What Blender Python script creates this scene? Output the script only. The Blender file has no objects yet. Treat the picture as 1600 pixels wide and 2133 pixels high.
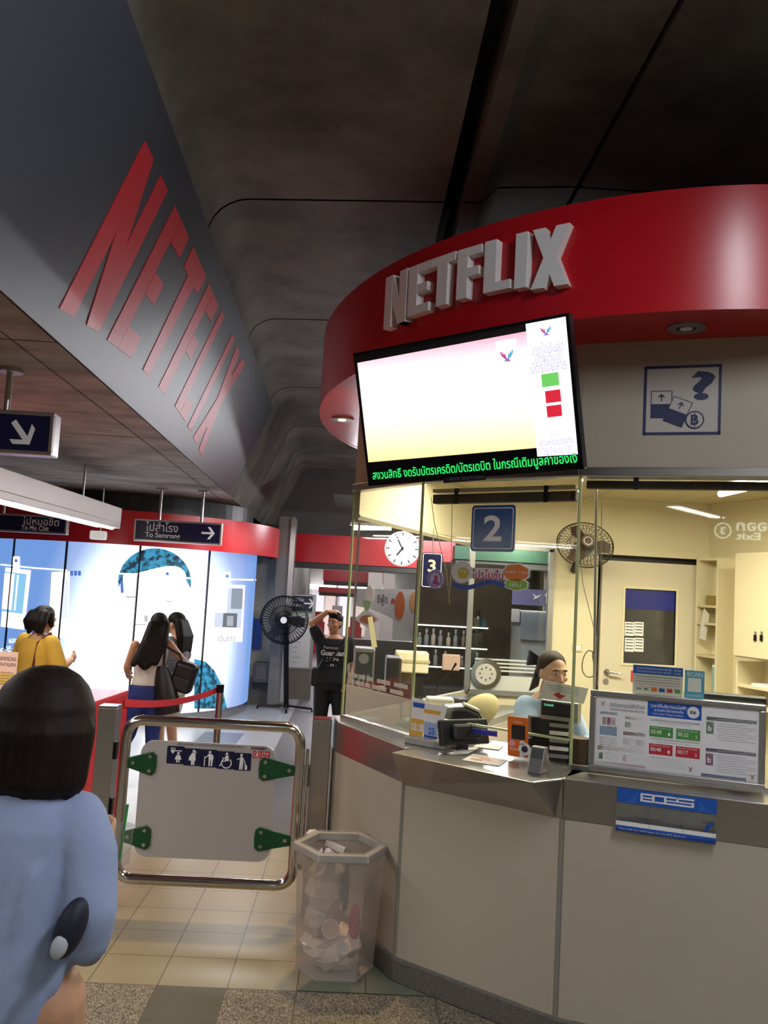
import bpy, bmesh, math, random
from mathutils import Vector, Matrix

# ------------------------------------------------------------------ camera
SC = bpy.context.scene
COL = SC.collection
FPX, CAMH = 1835.0, 1.95
CX, CY = 800.0, 1066.5
_roll = math.atan(.055)
_d = ((1225 - CY) - .055 * (740 - CX)) * math.cos(_roll)
_pitch = math.atan(_d / FPX)
def _basis():
    fw = Vector((0, math.cos(_pitch), math.sin(_pitch)))
    rt = Vector((1, 0, 0)); up = rt.cross(fw)
    c, s = math.cos(_roll), math.sin(_roll)
    X = rt * c + up * s; Y = rt * s - up * c
    v = fw + X * ((740 - CX) / FPX) + Y * ((1225 - CY) / FPX)
    R = Matrix.Rotation(math.atan2(v.x, v.y), 3, 'Z')
    return R @ X, R @ Y, R @ fw
CXA, CYA, CFW = _basis()
CAM = Vector((0, 0, CAMH))
cam_data = bpy.data.cameras.new('camera'); cam = bpy.data.objects.new('camera', cam_data); COL.objects.link(cam)
cam_data.sensor_fit = 'HORIZONTAL'; cam_data.sensor_width = 36.0; cam_data.lens = FPX / 1600 * 36.0
cam_data.clip_start = .05; cam_data.clip_end = 200
_up = -CYA
cam.matrix_world = Matrix(((CXA.x, _up.x, -CFW.x, 0), (CXA.y, _up.y, -CFW.y, 0), (CXA.z, _up.z, -CFW.z, CAMH), (0, 0, 0, 1)))
SC.camera = cam

# ------------------------------------------------------------------ world, exposure
SC.view_settings.view_transform = 'Standard'
SC.view_settings.look = 'None'
SC.view_settings.exposure = 0.0
SC.view_settings.gamma = 1.0
SC.view_settings.use_curve_mapping = False
SC.cycles.use_denoising = True
SC.cycles.max_bounces = 7; SC.cycles.diffuse_bounces = 4; SC.cycles.glossy_bounces = 4
SC.cycles.transmission_bounces = 6; SC.cycles.transparent_max_bounces = 24
SC.cycles.caustics_reflective = False; SC.cycles.caustics_refractive = False
SC.cycles.sample_clamp_indirect = 4.0
wd = bpy.data.worlds.new('night'); SC.world = wd; wd.use_nodes = True
wd.node_tree.nodes['Background'].inputs[0].default_value = (1.0, .96, .92, 1)
wd.node_tree.nodes['Background'].inputs[1].default_value = .012

def area_light(name, loc, size, power, color, rot=(0, 0, 0), spread=180):
    l = bpy.data.lights.new(name, 'AREA'); l.shape = 'RECTANGLE'; l.size, l.size_y = size
    l.energy = power; l.color = color; l.spread = math.radians(spread)
    o = bpy.data.objects.new(name, l); COL.objects.link(o); o.location = loc; o.rotation_euler = rot
    return o
def spot_light(name, loc, power, color, angle=100, blend=.6, radius=.03, rot=(0, 0, 0)):
    l = bpy.data.lights.new(name, 'SPOT'); l.energy = power; l.color = color; l.spot_size = math.radians(angle)
    l.spot_blend = blend; l.shadow_soft_size = radius
    o = bpy.data.objects.new(name, l); COL.objects.link(o); o.location = loc; o.rotation_euler = rot
    return o
WHITE = (1, .97, .93); WARM = (1, .93, .76)
# fluorescent troughs of the concourse: the visible one at the west side, and unseen lamps added behind the photographer to light the booth front
for k, y in enumerate((1.2, 3.1, 4.6, 6.4, 8.5)):
    area_light('trough_lamp', (-2.815, y, 2.445), (.12, 1.2), 22, WHITE)
for x, y, w in ((.7, -1.6, 30), (-1.0, -2.6, 24), (3.2, -2.0, 26)):
    area_light('added_concourse_lamp', (x, y, 3.06), (.16, 2.4), w, WHITE)
# booth interior lamps
area_light('booth_lamp', (1.55, 5.75, 2.76), (1.2, .25), 58, WARM)
area_light('booth_lamp', (2.6, 5.2, 2.76), (1.2, .25), 58, WARM)
area_light('booth_lamp', (.62, 5.9, 2.76), (.3, .8), 14, WARM)
# warm canopy downlight over the gate
spot_light('canopy_downlight', (-.13, 5.72, 3.20), 150, (1, .62, .28), 95, .7, .04)
# far corridor
for x, y, z, w in ((-.2, 17.5, 2.9, 90), (-.2, 22, 2.9, 120), (2.4, 13.2, 2.9, 130), (1.2, 10.2, 3.1, 70), (-1.2, 11.2, 2.9, 40)):
    area_light('corridor_lamp', (x, y, z), (.3, 1.8), w, (1, .98, .97))

# ------------------------------------------------------------------ helpers
def ray(px, py): return CFW + CXA * ((px - CX) / FPX) + CYA * ((py - CY) / FPX)
def atz(px, py, z):
    r = ray(px, py); return CAM + r * ((z - CAMH) / r.z)
def aty(px, py, y):
    r = ray(px, py); return CAM + r * (y / r.y)
def srgb(h):
    if not isinstance(h, str): return tuple(h)[:3]
    h = h.lstrip('#'); o = []
    for i in (0, 2, 4):
        c = int(h[i:i + 2], 16) / 255
        o.append(c / 12.92 if c <= .04045 else ((c + .055) / 1.055) ** 2.4)
    return tuple(o)
MATS = {}
def mat(name, col, rough=.5, metal=0., noise=None, bump=None, emit=0., alpha=1., spec=.5, sheen=0.):
    if name in MATS: return MATS[name]
    m = bpy.data.materials.new(name); m.use_nodes = True; MATS[name] = m
    nt = m.node_tree; b = nt.nodes['Principled BSDF']; c = srgb(col)
    b.inputs['Base Color'].default_value = (*c, 1); b.inputs['Roughness'].default_value = rough
    b.inputs['Metallic'].default_value = metal; b.inputs['Specular IOR Level'].default_value = spec
    if alpha < 1: b.inputs['Alpha'].default_value = alpha
    if emit:
        b.inputs['Emission Color'].default_value = (*c, 1); b.inputs['Emission Strength'].default_value = emit
        b.inputs['Base Color'].default_value = (*[x * .3 for x in c], 1)
    if noise or bump:
        tc = nt.nodes.new('ShaderNodeTexCoord')
    if noise:
        sc, amt = noise[:2]
        n = nt.nodes.new('ShaderNodeTexNoise'); n.inputs['Scale'].default_value = sc; n.inputs['Detail'].default_value = 6
        n.inputs['Roughness'].default_value = .62
        mp = nt.nodes.new('ShaderNodeMapping'); nt.links.new(tc.outputs['Object'], mp.inputs[0]); nt.links.new(mp.outputs[0], n.inputs['Vector'])
        if len(noise) > 2: mp.inputs['Scale'].default_value = noise[2]
        rp = nt.nodes.new('ShaderNodeValToRGB'); nt.links.new(n.outputs['Fac'], rp.inputs[0])
        rp.color_ramp.elements[0].position = .3; rp.color_ramp.elements[1].position = .7
        rp.color_ramp.elements[0].color = (*[x * (1 - amt) for x in c], 1); rp.color_ramp.elements[1].color = (*[min(1, x * (1 + amt)) for x in c], 1)
        nt.links.new(rp.outputs[0], b.inputs['Base Color'])
    if bump:
        n2 = nt.nodes.new('ShaderNodeTexNoise'); n2.inputs['Scale'].default_value = bump[0]; n2.inputs['Detail'].default_value = 5
        nt.links.new(tc.outputs['Object'], n2.inputs['Vector'])
        bp = nt.nodes.new('ShaderNodeBump'); bp.inputs['Strength'].default_value = bump[1]; bp.inputs['Distance'].default_value = .02
        nt.links.new(n2.outputs['Fac'], bp.inputs['Height']); nt.links.new(bp.outputs[0], b.inputs['Normal'])
    return m
def glass_mat(name, tint=(.97, 1, .98), refl=.9, haze=0.):
    m = bpy.data.materials.new(name); m.use_nodes = True; nt = m.node_tree; MATS[name] = m
    nt.nodes.clear()
    out = nt.nodes.new('ShaderNodeOutputMaterial'); tr = nt.nodes.new('ShaderNodeBsdfTransparent'); gl = nt.nodes.new('ShaderNodeBsdfGlossy')
    tr.inputs[0].default_value = (*tint, 1); gl.inputs['Roughness'].default_value = 0.02
    fr = nt.nodes.new('ShaderNodeFresnel'); ge = nt.nodes.new('ShaderNodeNewGeometry'); mr = nt.nodes.new('ShaderNodeMapRange')
    mr.inputs[3].default_value = 1.45; mr.inputs[4].default_value = 1 / 1.45
    nt.links.new(ge.outputs['Backfacing'], mr.inputs[0]); nt.links.new(mr.outputs[0], fr.inputs[0])
    mu = nt.nodes.new('ShaderNodeMath'); mu.operation = 'MULTIPLY'; mu.inputs[1].default_value = refl
    nt.links.new(fr.outputs[0], mu.inputs[0])
    mx = nt.nodes.new('ShaderNodeMixShader'); nt.links.new(mu.outputs[0], mx.inputs[0]); nt.links.new(tr.outputs[0], mx.inputs[1]); nt.links.new(gl.outputs[0], mx.inputs[2])
    last = mx
    if haze:
        df = nt.nodes.new('ShaderNodeBsdfDiffuse'); df.inputs[0].default_value = (.85, .85, .82, 1)
        m2 = nt.nodes.new('ShaderNodeMixShader'); m2.inputs[0].default_value = haze
        nt.links.new(mx.outputs[0], m2.inputs[1]); nt.links.new(df.outputs[0], m2.inputs[2]); last = m2
    nt.links.new(last.outputs[0], out.inputs[0])
    return m

def frame(o, heading_deg, tilt=0.):
    """local (a along the face to the viewer's right, b up, c outwards) -> world"""
    h = math.radians(heading_deg); u = Vector((math.sin(h), math.cos(h), 0)); n = Vector((math.cos(h), -math.sin(h), 0)); v = Vector((0, 0, 1))
    if tilt:
        R = Matrix.Rotation(math.radians(tilt), 3, u); n = R @ n; v = R @ v
    o = Vector(o)
    return Matrix(((u.x, v.x, n.x, o.x), (u.y, v.y, n.y, o.y), (u.z, v.z, n.z, o.z), (0, 0, 0, 1)))
def onf(F, px, py, c=0.):
    n = F.to_3x3().col[2]; o = F.translation + n * c; r = ray(px, py)
    t = (o - CAM).dot(n) / r.dot(n); p = F.inverted() @ (CAM + r * t)
    return p.x, p.y
def facing(y, x=0., z=0.): return frame((x, y, z), 90)      # a vertical face that looks down the concourse (-Y)

class MB:
    def __init__(s, M=None): s.v = []; s.f = []; s.mi = []; s.M = M; s.k = 0
    def add(s, vs, fs):
        o = len(s.v); M = s.M
        s.v += [(M @ Vector(p)) if M is not None else Vector(p) for p in vs]
        s.f += [tuple(i + o for i in f) for f in fs]; s.mi += [s.k] * len(fs); return s
    def box(s, a, b):
        (x0, y0, z0), (x1, y1, z1) = a, b
        return s.add([(x0, y0, z0), (x1, y0, z0), (x1, y1, z0), (x0, y1, z0), (x0, y0, z1), (x1, y0, z1), (x1, y1, z1), (x0, y1, z1)],
                     [(0, 3, 2, 1), (4, 5, 6, 7), (0, 1, 5, 4), (1, 2, 6, 5), (2, 3, 7, 6), (3, 0, 4, 7)])
    def cbox(s, c, d): return s.box([c[i] - d[i] / 2 for i in range(3)], [c[i] + d[i] / 2 for i in range(3)])
    def prism(s, poly, z0, z1):
        if sum(poly[i - 1][0] * p[1] - p[0] * poly[i - 1][1] for i, p in enumerate(poly)) < 0: poly = poly[::-1]
        n = len(poly)
        return s.add([(x, y, z0) for x, y in poly] + [(x, y, z1) for x, y in poly],
                     [tuple(range(n))[::-1], tuple(range(n, 2 * n))] + [(i, (i + 1) % n, n + (i + 1) % n, n + i) for i in range(n)])
    def loft(s, rings, caps=True, closed=False):
        n = len(rings[0]); m = len(rings); vs = [p for r in rings for p in r]; fs = []
        for j in range(m if closed else m - 1):
            k = (j + 1) % m
            for i in range(n):
                i2 = (i + 1) % n; fs.append((j * n + i, j * n + i2, k * n + i2, k * n + i))
        if caps and not closed: fs += [tuple(range(n))[::-1], tuple(range((m - 1) * n, m * n))]
        return s.add(vs, fs)
    def tube(s, pts, r, n=10, caps=True, closed=False):
        pts = [Vector(p) for p in pts]; m = len(pts); rr = r if isinstance(r, (list, tuple)) else [r] * m
        rings = []; ref = None
        for i, p in enumerate(pts):
            a = pts[i - 1] if (i or closed) else p; b = pts[(i + 1) % m] if (i < m - 1 or closed) else p
            t = (b - a).normalized()
            if ref is None: ref = Vector((0, 0, 1)) if abs(t.z) < .9 else Vector((0, 1, 0))
            x = t.cross(ref).normalized(); ref = x.cross(t); ri = rr[i]
            r1, r2 = ri if isinstance(ri, (list, tuple)) else (ri, ri)
            rings.append([p + x * (r1 * math.cos(q)) + ref * (r2 * math.sin(q)) for q in [2 * math.pi * k / n for k in range(n)]])
        return s.loft(rings, caps, closed)
    def rings(s, secs, n=20):      # secs: (centre, half width x, half depth y) stacked horizontal ellipses; optional 4th yaw, 5th superellipse power
        R = []
        for q in secs:
            c = Vector(q[0]); yaw = q[3] if len(q) > 3 else 0.; pw = q[4] if len(q) > 4 else 1.
            ring = []
            for k in range(n):
                t = 2 * math.pi * k / n; ct, st = math.cos(t), math.sin(t)
                x = q[1] * math.copysign(abs(ct) ** pw, ct); y = q[2] * math.copysign(abs(st) ** pw, st)
                ring.append(c + Vector((x * math.cos(yaw) - y * math.sin(yaw), x * math.sin(yaw) + y * math.cos(yaw), 0)))
            R.append(ring)
        return s.loft(R)
    def cyl(s, p, q, r, n=20, r2=None): return s.tube([p, q], [r, r if r2 is None else r2], n)
    def ball(s, c, r, n=16, m=10):
        r = r if isinstance(r, (tuple, list)) else (r, r, r); R = []
        for j in range(1, m):
            a = math.pi * j / m - math.pi / 2
            R.append([(c[0] + r[0] * math.cos(a) * math.cos(2 * math.pi * k / n), c[1] + r[1] * math.cos(a) * math.sin(2 * math.pi * k / n), c[2] + r[2] * math.sin(a)) for k in range(n)])
        return s.loft(R)
    def disc(s, c, r, d, n=32, r2=None):   # in the local a-b plane, from c to c+d outwards
        return s.prism([(c[0] + r * math.cos(2 * math.pi * k / n), c[1] + (r2 or r) * math.sin(2 * math.pi * k / n)) for k in range(n)], c[2], c[2] + d)
    def ringdisc(s, c, r0, r1, d, n=40):
        R = []
        for rr, z in ((r1, 0), (r1, d), (r0, d), (r0, 0)):
            R.append([(c[0] + rr * math.cos(2 * math.pi * k / n), c[1] + rr * math.sin(2 * math.pi * k / n), c[2] + z) for k in range(n)])
        return s.loft(R, closed=True)
    def build(s, name, m, parent=None, smooth=False, bevel=0., seg=2, origin=None):
        me = bpy.data.meshes.new(name)
        if parent is not None: org = ORG[parent.name]
        elif origin is not None: org = Vector(origin)
        else:
            xs = [p.x for p in s.v]; ys = [p.y for p in s.v]
            org = Vector(((min(xs) + max(xs)) / 2, (min(ys) + max(ys)) / 2, min(p.z for p in s.v)))
        me.from_pydata([p - org for p in s.v], [], s.f); me.validate()
        bm = bmesh.new(); bm.from_mesh(me); bmesh.ops.recalc_face_normals(bm, faces=bm.faces); bm.to_mesh(me); bm.free()
        for q in (m if isinstance(m, (list, tuple)) else [m]): me.materials.append(q)
        if isinstance(m, (list, tuple)) and len(me.polygons) == len(s.mi): me.polygons.foreach_set('material_index', s.mi)
        if smooth: me.polygons.foreach_set('use_smooth', [True] * len(me.polygons))
        o = bpy.data.objects.new(name, me); COL.objects.link(o)
        if parent is not None: o.parent = parent
        else: o.location = org
        ORG[o.name] = org
        if bevel:
            b = o.modifiers.new('bevel', 'BEVEL'); b.width = bevel; b.segments = seg; b.limit_method = 'ANGLE'; b.angle_limit = math.radians(40)
        if smooth and smooth != 'all': 
            me.set_sharp_from_angle(angle=math.radians(38))
        return o
ORG = {}
def tag(o, label=None, cat=None, group=None, kind=None):
    for k, v in (('label', label), ('category', cat), ('group', group), ('kind', kind)):
        if v: o[k] = v
    return o
def thing(name, label, cat, loc, group=None):
    o = bpy.data.objects.new(name, None); COL.objects.link(o); o.location = loc; o.empty_display_size = .1
    ORG[o.name] = Vector(loc); return tag(o, label, cat, group)
def struct(o): o['kind'] = 'structure'; return o
def mesh_from(o):
    dg = bpy.context.evaluated_depsgraph_get(); dg.update()
    return bpy.data.meshes.new_from_object(o.evaluated_get(dg))
def text(body, F, rect, m, parent, name='lettering', depth=.0015, c=0., bold=0., fit=True, mirror=False):
    """lettering pressed into the rectangle (a0,b0,a1,b1) of the face F"""
    cu = bpy.data.curves.new(name, 'FONT'); cu.body = body; cu.size = 1; cu.offset = bold; cu.resolution_u = 3; cu.align_x = 'LEFT'
    t = bpy.data.objects.new('t', cu); COL.objects.link(t); me = mesh_from(t); bpy.data.objects.remove(t); bpy.data.curves.remove(cu)
    vs = [v.co.copy() for v in me.vertices]; fs = [tuple(p.vertices) for p in me.polygons]; bpy.data.meshes.remove(me)
    if not vs: return None
    x0, x1 = min(v.x for v in vs), max(v.x for v in vs); y0, y1 = min(v.y for v in vs), max(v.y for v in vs)
    a0, b0, a1, b1 = rect; sx = (a1 - a0) / (x1 - x0); sy = (b1 - b0) / (y1 - y0)
    if not fit: sx = min(sx, sy); sy = sx
    n = len(vs)
    P = [(a0 + (v.x - x0) * sx, b0 + (v.y - y0) * sy) for v in vs]
    if mirror: P = [(a0 + a1 - x, y) for x, y in P]
    mb = MB(F); mb.add([(x, y, c + depth) for x, y in P], fs)
    return mb.build(name, m, parent)
def rrect(a0, b0, a1, b1, r, n=5):
    P = []
    for cx, cy, q in ((a1 - r, b0 + r, -90), (a1 - r, b1 - r, 0), (a0 + r, b1 - r, 90), (a0 + r, b0 + r, 180)):
        P += [(cx + r * math.cos(math.radians(q + 90 * k / n)), cy + r * math.sin(math.radians(q + 90 * k / n))) for k in range(n + 1)]
    return P
def plate(F, rect, m, parent, name, c0=0., c1=.003, r=0.):
    mb = MB(F); a0, b0, a1, b1 = rect
    mb.prism(rrect(a0, b0, a1, b1, r) if r else [(a0, b0), (a1, b0), (a1, b1), (a0, b1)], c0, c1)
    return mb.build(name, m, parent)
def rect_px(F, p, q, c=0.):
    a0, b1 = onf(F, *p, c); a1, b0 = onf(F, *q, c); return (min(a0, a1), min(b0, b1), max(a0, a1), max(b0, b1))
def remesh(mb, voxel, name, m, parent, smooth_it=4, factor=.5):
    """fuse overlapping shapes into one continuous skin"""
    o = mb.build('tmp', m); r = o.modifiers.new('r', 'REMESH'); r.mode = 'VOXEL'; r.voxel_size = voxel
    sm = o.modifiers.new('s', 'SMOOTH'); sm.iterations = smooth_it; sm.factor = factor
    me = mesh_from(o); org = ORG[o.name]; bpy.data.objects.remove(o)
    po = ORG[parent.name] if parent is not None else org
    me.transform(Matrix.Translation(org - po)); me.name = name
    if not me.materials: me.materials.append(m)
    me.polygons.foreach_set('use_smooth', [True] * len(me.polygons))
    o = bpy.data.objects.new(name, me); COL.objects.link(o)
    if parent is not None: o.parent = parent
    else: o.location = org
    ORG[o.name] = po
    return o
def arc(c, r, a0, a1, n): return [(c[0] + r * math.cos(math.radians(a0 + (a1 - a0) * k / n)), c[1] + r * math.sin(math.radians(a0 + (a1 - a0) * k / n))) for k in range(n + 1)]

# ------------------------------------------------------------------ materials
CONC = mat('vault_concrete', '6d6a62', .8, noise=(1.6, .45), bump=(5, .2))
CONCD = mat('slab_concrete', '8f8983', .8, noise=(2.0, .45, (1, 1.6, 1)), bump=(6, .3))
DARK = mat('dark_end', '55534f', .8, noise=(1.0, .2))
RED = mat('canopy_red', 'bf1420', .3, spec=.5)
REDF = mat('red_counter', 'b81c26', .4)
MURAL = mat('mural_slate', '454a52', .42, spec=.3, noise=(.8, .1))
MURALRED = mat('mural_red', 'cf343c', .42, spec=.3)
STEEL = mat('brushed_steel', 'b3afab', .28, .95, noise=(3, .04, (1, 1, 40)))
CHROME = mat('polished_steel', 'cfcac4', .14, 1.)
CREAM = mat('cream_laminate', 'bcb3a1', .5, noise=(1.2, .05))
BOOTHW = mat('booth_cream_wall', 'e4d8b6', .6, noise=(1.5, .04))
DOORM = mat('door_paint', 'd9cdb4', .5)
GREYW = mat('booth_upper_panel', 'bab19f', .5, noise=(1.1, .06))
SEAM = mat('panel_joint', '8b877c', .6)
GRAN = mat('skirting_granite', '66625c', .6, noise=(90, .35))
NAVY = mat('sign_navy', '10123c', .35)
SWHITE = mat('sign_white', 'f6f5f3', .45)
WHITEP = mat('white_plastic', 'e6e4e0', .4)
BLACK = mat('black_plastic', '17171a', .4)
BLACKM = mat('black_metal', '141416', .35, .6)
ALU = mat('aluminium_frame', 'b4b2b0', .35, .9)
PAPER = mat('white_paper', 'f4f2ef', .7)
INK = mat('grey_ink', '55555c', .7)
INKL = mat('pale_ink', '9a9aa2', .7)
BLUE = mat('poster_blue', '1757b8', .5)
BLUES = mat('poster_sky', '58b0dc', .5)
ORANGE = mat('card_orange', 'e8701e', .45)
YEL = mat('poster_amber', 'eab443', .5)
GREEN = mat('poster_green', '4f9a48', .5)
REDP = mat('poster_red', 'c8303a', .5)
MAGENTA = mat('poster_magenta', 'b23a7e', .5)
PINKP = mat('poster_pink', 'e3a2b2', .5)
LAMPW = mat('lamp_white', 'fffaf2', emit=9.0)
GLASS = glass_mat('booth_glass', (.97, .99, .95), 1.0)
GLASSEDGE = mat('glass_edge_green', 'b9c489', .25)
FROST = glass_mat('frosted_film', (.9, .92, .9), .3, .62)
ACRYL = glass_mat('clear_acrylic', (.93, .95, .96), 1.0, .06)

# ------------------------------------------------------------------ floor
def tile_mat(name, col, grout, var=.06, speck=None, rough=.35, size=.3345, ox=-.84, oy=4.445):
    m = mat(name, col, rough); nt = m.node_tree; b = nt.nodes['Principled BSDF']; L = nt.links
    tc = nt.nodes.new('ShaderNodeTexCoord'); sep = nt.nodes.new('ShaderNodeSeparateXYZ'); L.new(tc.outputs['Object'], sep.inputs[0])
    def M(op, a, bb=None):
        n = nt.nodes.new('ShaderNodeMath'); n.operation = op
        for i, q in enumerate((a, bb)):
            if q is None: continue
            if isinstance(q, (int, float)): n.inputs[i].default_value = q
            else: L.new(q, n.inputs[i])
        return n.outputs[0]
    us = [M('DIVIDE', M('SUBTRACT', sep.outputs[i], o), size) for i, o in ((0, ox), (1, oy))]
    ed = [M('LESS_THAN', M('PINGPONG', u, .5), .0085) for u in us]
    g = M('MAXIMUM', *ed)
    wn = nt.nodes.new('ShaderNodeTexWhiteNoise'); wn.noise_dimensions = '2D'; cb = nt.nodes.new('ShaderNodeCombineXYZ')
    for i in (0, 1): L.new(M('FLOOR', us[i]), cb.inputs[i])
    L.new(cb.outputs[0], wn.inputs['Vector'])
    ns = nt.nodes.new('ShaderNodeTexNoise'); ns.inputs['Scale'].default_value = 3.; ns.inputs['Detail'].default_value = 8
    L.new(tc.outputs['Object'], ns.inputs['Vector'])
    f = M('ADD', M('MULTIPLY', wn.outputs[0], var), M('MULTIPLY', ns.outputs[0], var * 1.6)); f = M('ADD', f, 1 - var * 1.3)
    c = srgb(col)
    mul = nt.nodes.new('ShaderNodeVectorMath'); mul.operation = 'SCALE'; mul.inputs[0].default_value = c; L.new(f, mul.inputs['Scale'])
    last = mul.outputs[0]
    if speck:
        vo = nt.nodes.new('ShaderNodeTexVoronoi'); vo.inputs['Scale'].default_value = speck[1]; L.new(tc.outputs['Object'], vo.inputs['Vector'])
        sp = nt.nodes.new('ShaderNodeSeparateXYZ'); L.new(vo.outputs['Color'], sp.inputs[0])
        rp = nt.nodes.new('ShaderNodeValToRGB'); L.new(sp.outputs[0], rp.inputs[0]); e = rp.color_ramp.elements
        rp.color_ramp.interpolation = 'CONSTANT'
        e[0].color = (*[x * .35 for x in c], 1); e[1].position = .28; e[1].color = (*c, 1)
        e3 = e.new(.7); e3.color = (*srgb(speck[0]), 1)
        last = rp.outputs[0]
    mx = nt.nodes.new('ShaderNodeMix'); mx.data_type = 'RGBA'; L.new(g, mx.inputs[0]); L.new(last, mx.inputs[6]); mx.inputs[7].default_value = (*srgb(grout), 1)
    L.new(mx.outputs[2], b.inputs['Base Color'])
    return m
T_BEIGE = tile_mat('floor_beige_tile', '958b6c', '514b3a')
T_AGG = tile_mat('floor_aggregate', '6f685a', '5f5849', speck=('a89f8a', 210), rough=.6, size=.669)
T_DARK = tile_mat('floor_dark_tile', '5a5848', '4c4a3e', rough=.45)
T_SLATE = tile_mat('floor_slate_tile', '6e7264', '3f423a', rough=.45)
T_GREY = tile_mat('floor_grey_tile', '9a9a9c', '8c8c8e', .03, size=1.0, rough=.3)
T_GREYD = tile_mat('floor_dark_grey_tile', '67676a', '5c5c5f', .03, size=1.0, rough=.3)
fb = MB()
XS = [-9, -.84, -.506, 7]; 
def cell(x0, y0, x1, y1, k):
    fb.k = k; fb.add([(x0, y0, 0), (x1, y0, 0), (x1, y1, 0), (x0, y1, 0)], [(0, 1, 2, 3)])
cell(-9, -7, -.84, 4.445, 1); cell(-.84, -7, -.506, 4.445, 2); cell(-.506, -7, 7, 4.445, 1)
Y1 = 4.445 + 7 * .3345
cell(-9, 4.445, 7, Y1, 0)
cell(-9, Y1, -.84, 40, 4); cell(-.84, Y1, 7, 40, 5)
fl = fb.build('floor', [T_BEIGE, T_AGG, T_DARK, T_SLATE, T_GREY, T_GREYD], origin=(0, 0, 0)); struct(fl)
sb = MB(); sb.prism([(-.17, 4.447), (.0, 4.75), (.3, 4.75), (.62, 4.447)], 0, .003)
struct(sb.build('trim_1', T_SLATE, origin=(0, 0, 0)))
q = MB()
for px0, px1, pya, pyb in ((405, 508, 1528, 1546),):
    p, r = atz(px0, pyb, 0), atz(px1, pya, 0); q.box((p.x, p.y, 0), (r.x, r.y, .002))
struct(q.build('trim_2', T_GREYD, origin=(0, 0, 0)))

# ------------------------------------------------------------------ the vault and the slab beside it
def lx(y, x0, x1, ya=3.4, yb=11.2): return x0 + (x1 - x0) * (y - ya) / (yb - ya)
YS = [-6, -3, -.5, 2.2, 5.62, 8.2, 11.05, 13.75, 16.5, 19.3, 22]
def section(y):
    bx, tx = lx(y, -1.488, -1.69), lx(y, -1.055, -1.207)
    P = [(bx, 3.05), (tx, 4.2)]
    P += [(tx + .012 + .235 * math.sin(math.radians(a)) - .0, 4.2 + .25 * (1 - math.cos(math.radians(90 - a))) if False else 4.2 + .25 * math.sin(math.radians(a))) for a in ()]
    for k in range(1, 7):
        a = math.radians(90 * k / 6); P.append((tx + .26 * (1 - math.cos(a)), 4.2 + .25 * math.sin(a)))
    e = .43
    P += [(e, 4.45), (e, 4.8), (e + .11, 4.8), (lx(y, .545, .578), 4.45), (lx(y, .64, .72), 4.45), (lx(y, .74, .84), 4.56), (1.27, 4.6), (1.275, 4.7), (1.295, 4.7), (1.30, 4.6), (4.2, 4.6), (5.5, 4.4), (6.8, 3.9), (6.8, 3.0)]
    return P
vb = MB()
S = [[(x, y, z) for x, z in section(y)] for y in YS]
for j in range(len(YS) - 1):
    # every cast segment stops short of the next one: an open joint
    a, b = S[j], S[j + 1]; n = len(a)
    def at(y): return [(x, y - (.12 * (x + .95) if -1.0 < x < .6 else (.186 if x >= .6 else 0)), z) for x, z in section(y)]
    g = .012
    lo, hi = at(YS[j] + g), at(YS[j + 1] - g)
    ins = lambda R: [(x - .02 if z < 4.44 and x < 0 else x, y, z + .03 if z > 4.3 else z) for x, y, z in R]
    vs = lo + hi + ins(at(YS[j + 1] - g)) + ins(at(YS[j + 1] + g)); fs = []
    for r in range(3):
        for i in range(n - 1): fs.append((r * n + i, r * n + i + 1, (r + 1) * n + i + 1, (r + 1) * n + i))
    vb.add(vs, fs)
vo = vb.build('ceiling', CONC, smooth=True); struct(vo)
eb = MB(); eb.box((-3.4, 19.0, 2.95), (4.5, 19.2, 4.75)); struct(eb.build('wall_end', DARK))
ob = MB(); ob.box((-9.5, -6, 4.78), (7.5, 40, 5.1)); struct(ob.build('roof', DARK))
# slab
slb = MB()
for (x0, x1) in ((-1, 0), (0, 1)): pass
for ya, yb in ((-6, 1.5), (1.52, 4.2), (4.22, 7.0), (7.02, 9.6), (9.62, 14.6)):
    for side in (0, 1):
        P = []
        for y in (ya, yb):
            jx = lx(y, -1.72, -1.915, 4.1, 12.5); b = lx(y, -1.488, -1.69) + .002
            P.append((b, jx + .006) if side == 0 else (jx - .006, -9))
        vs = [(P[0][0], ya, 3.05), (P[0][1], ya, 3.05), (P[1][1], yb, 3.05), (P[1][0], yb, 3.05)]
        vs += [(x, y, 3.3) for x, y, z in vs]
        slb.add(vs, [(0, 1, 2, 3), (7, 6, 5, 4), (0, 4, 5, 1), (1, 5, 6, 2), (2, 6, 7, 3), (3, 7, 4, 0)])
struct(slb.build('ceiling_left', CONCD))
cb = MB(); cb.box((-9.5, -6, 3.06), (-1.95, 14.6, 3.1)); struct(cb.build('trim_3', DARK))
wl = MB(); wl.box((-9.4, -6, 0), (-9.2, 40, 4.8)); struct(wl.build('wall_left', CREAM))
wr = MB(); wr.box((6.9, -6, 0), (7.1, 40, 4.8)); struct(wr.build('wall_right', CREAM))
wb = MB(); wb.box((-9.4, -6.6, 0), (7.1, -6.4, 4.8)); struct(wb.build('wall_back', CREAM))
wf = MB(); wf.box((-9.4, 33, 0), (7.1, 33.2, 4.8)); struct(wf.build('wall_front', CREAM))

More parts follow.
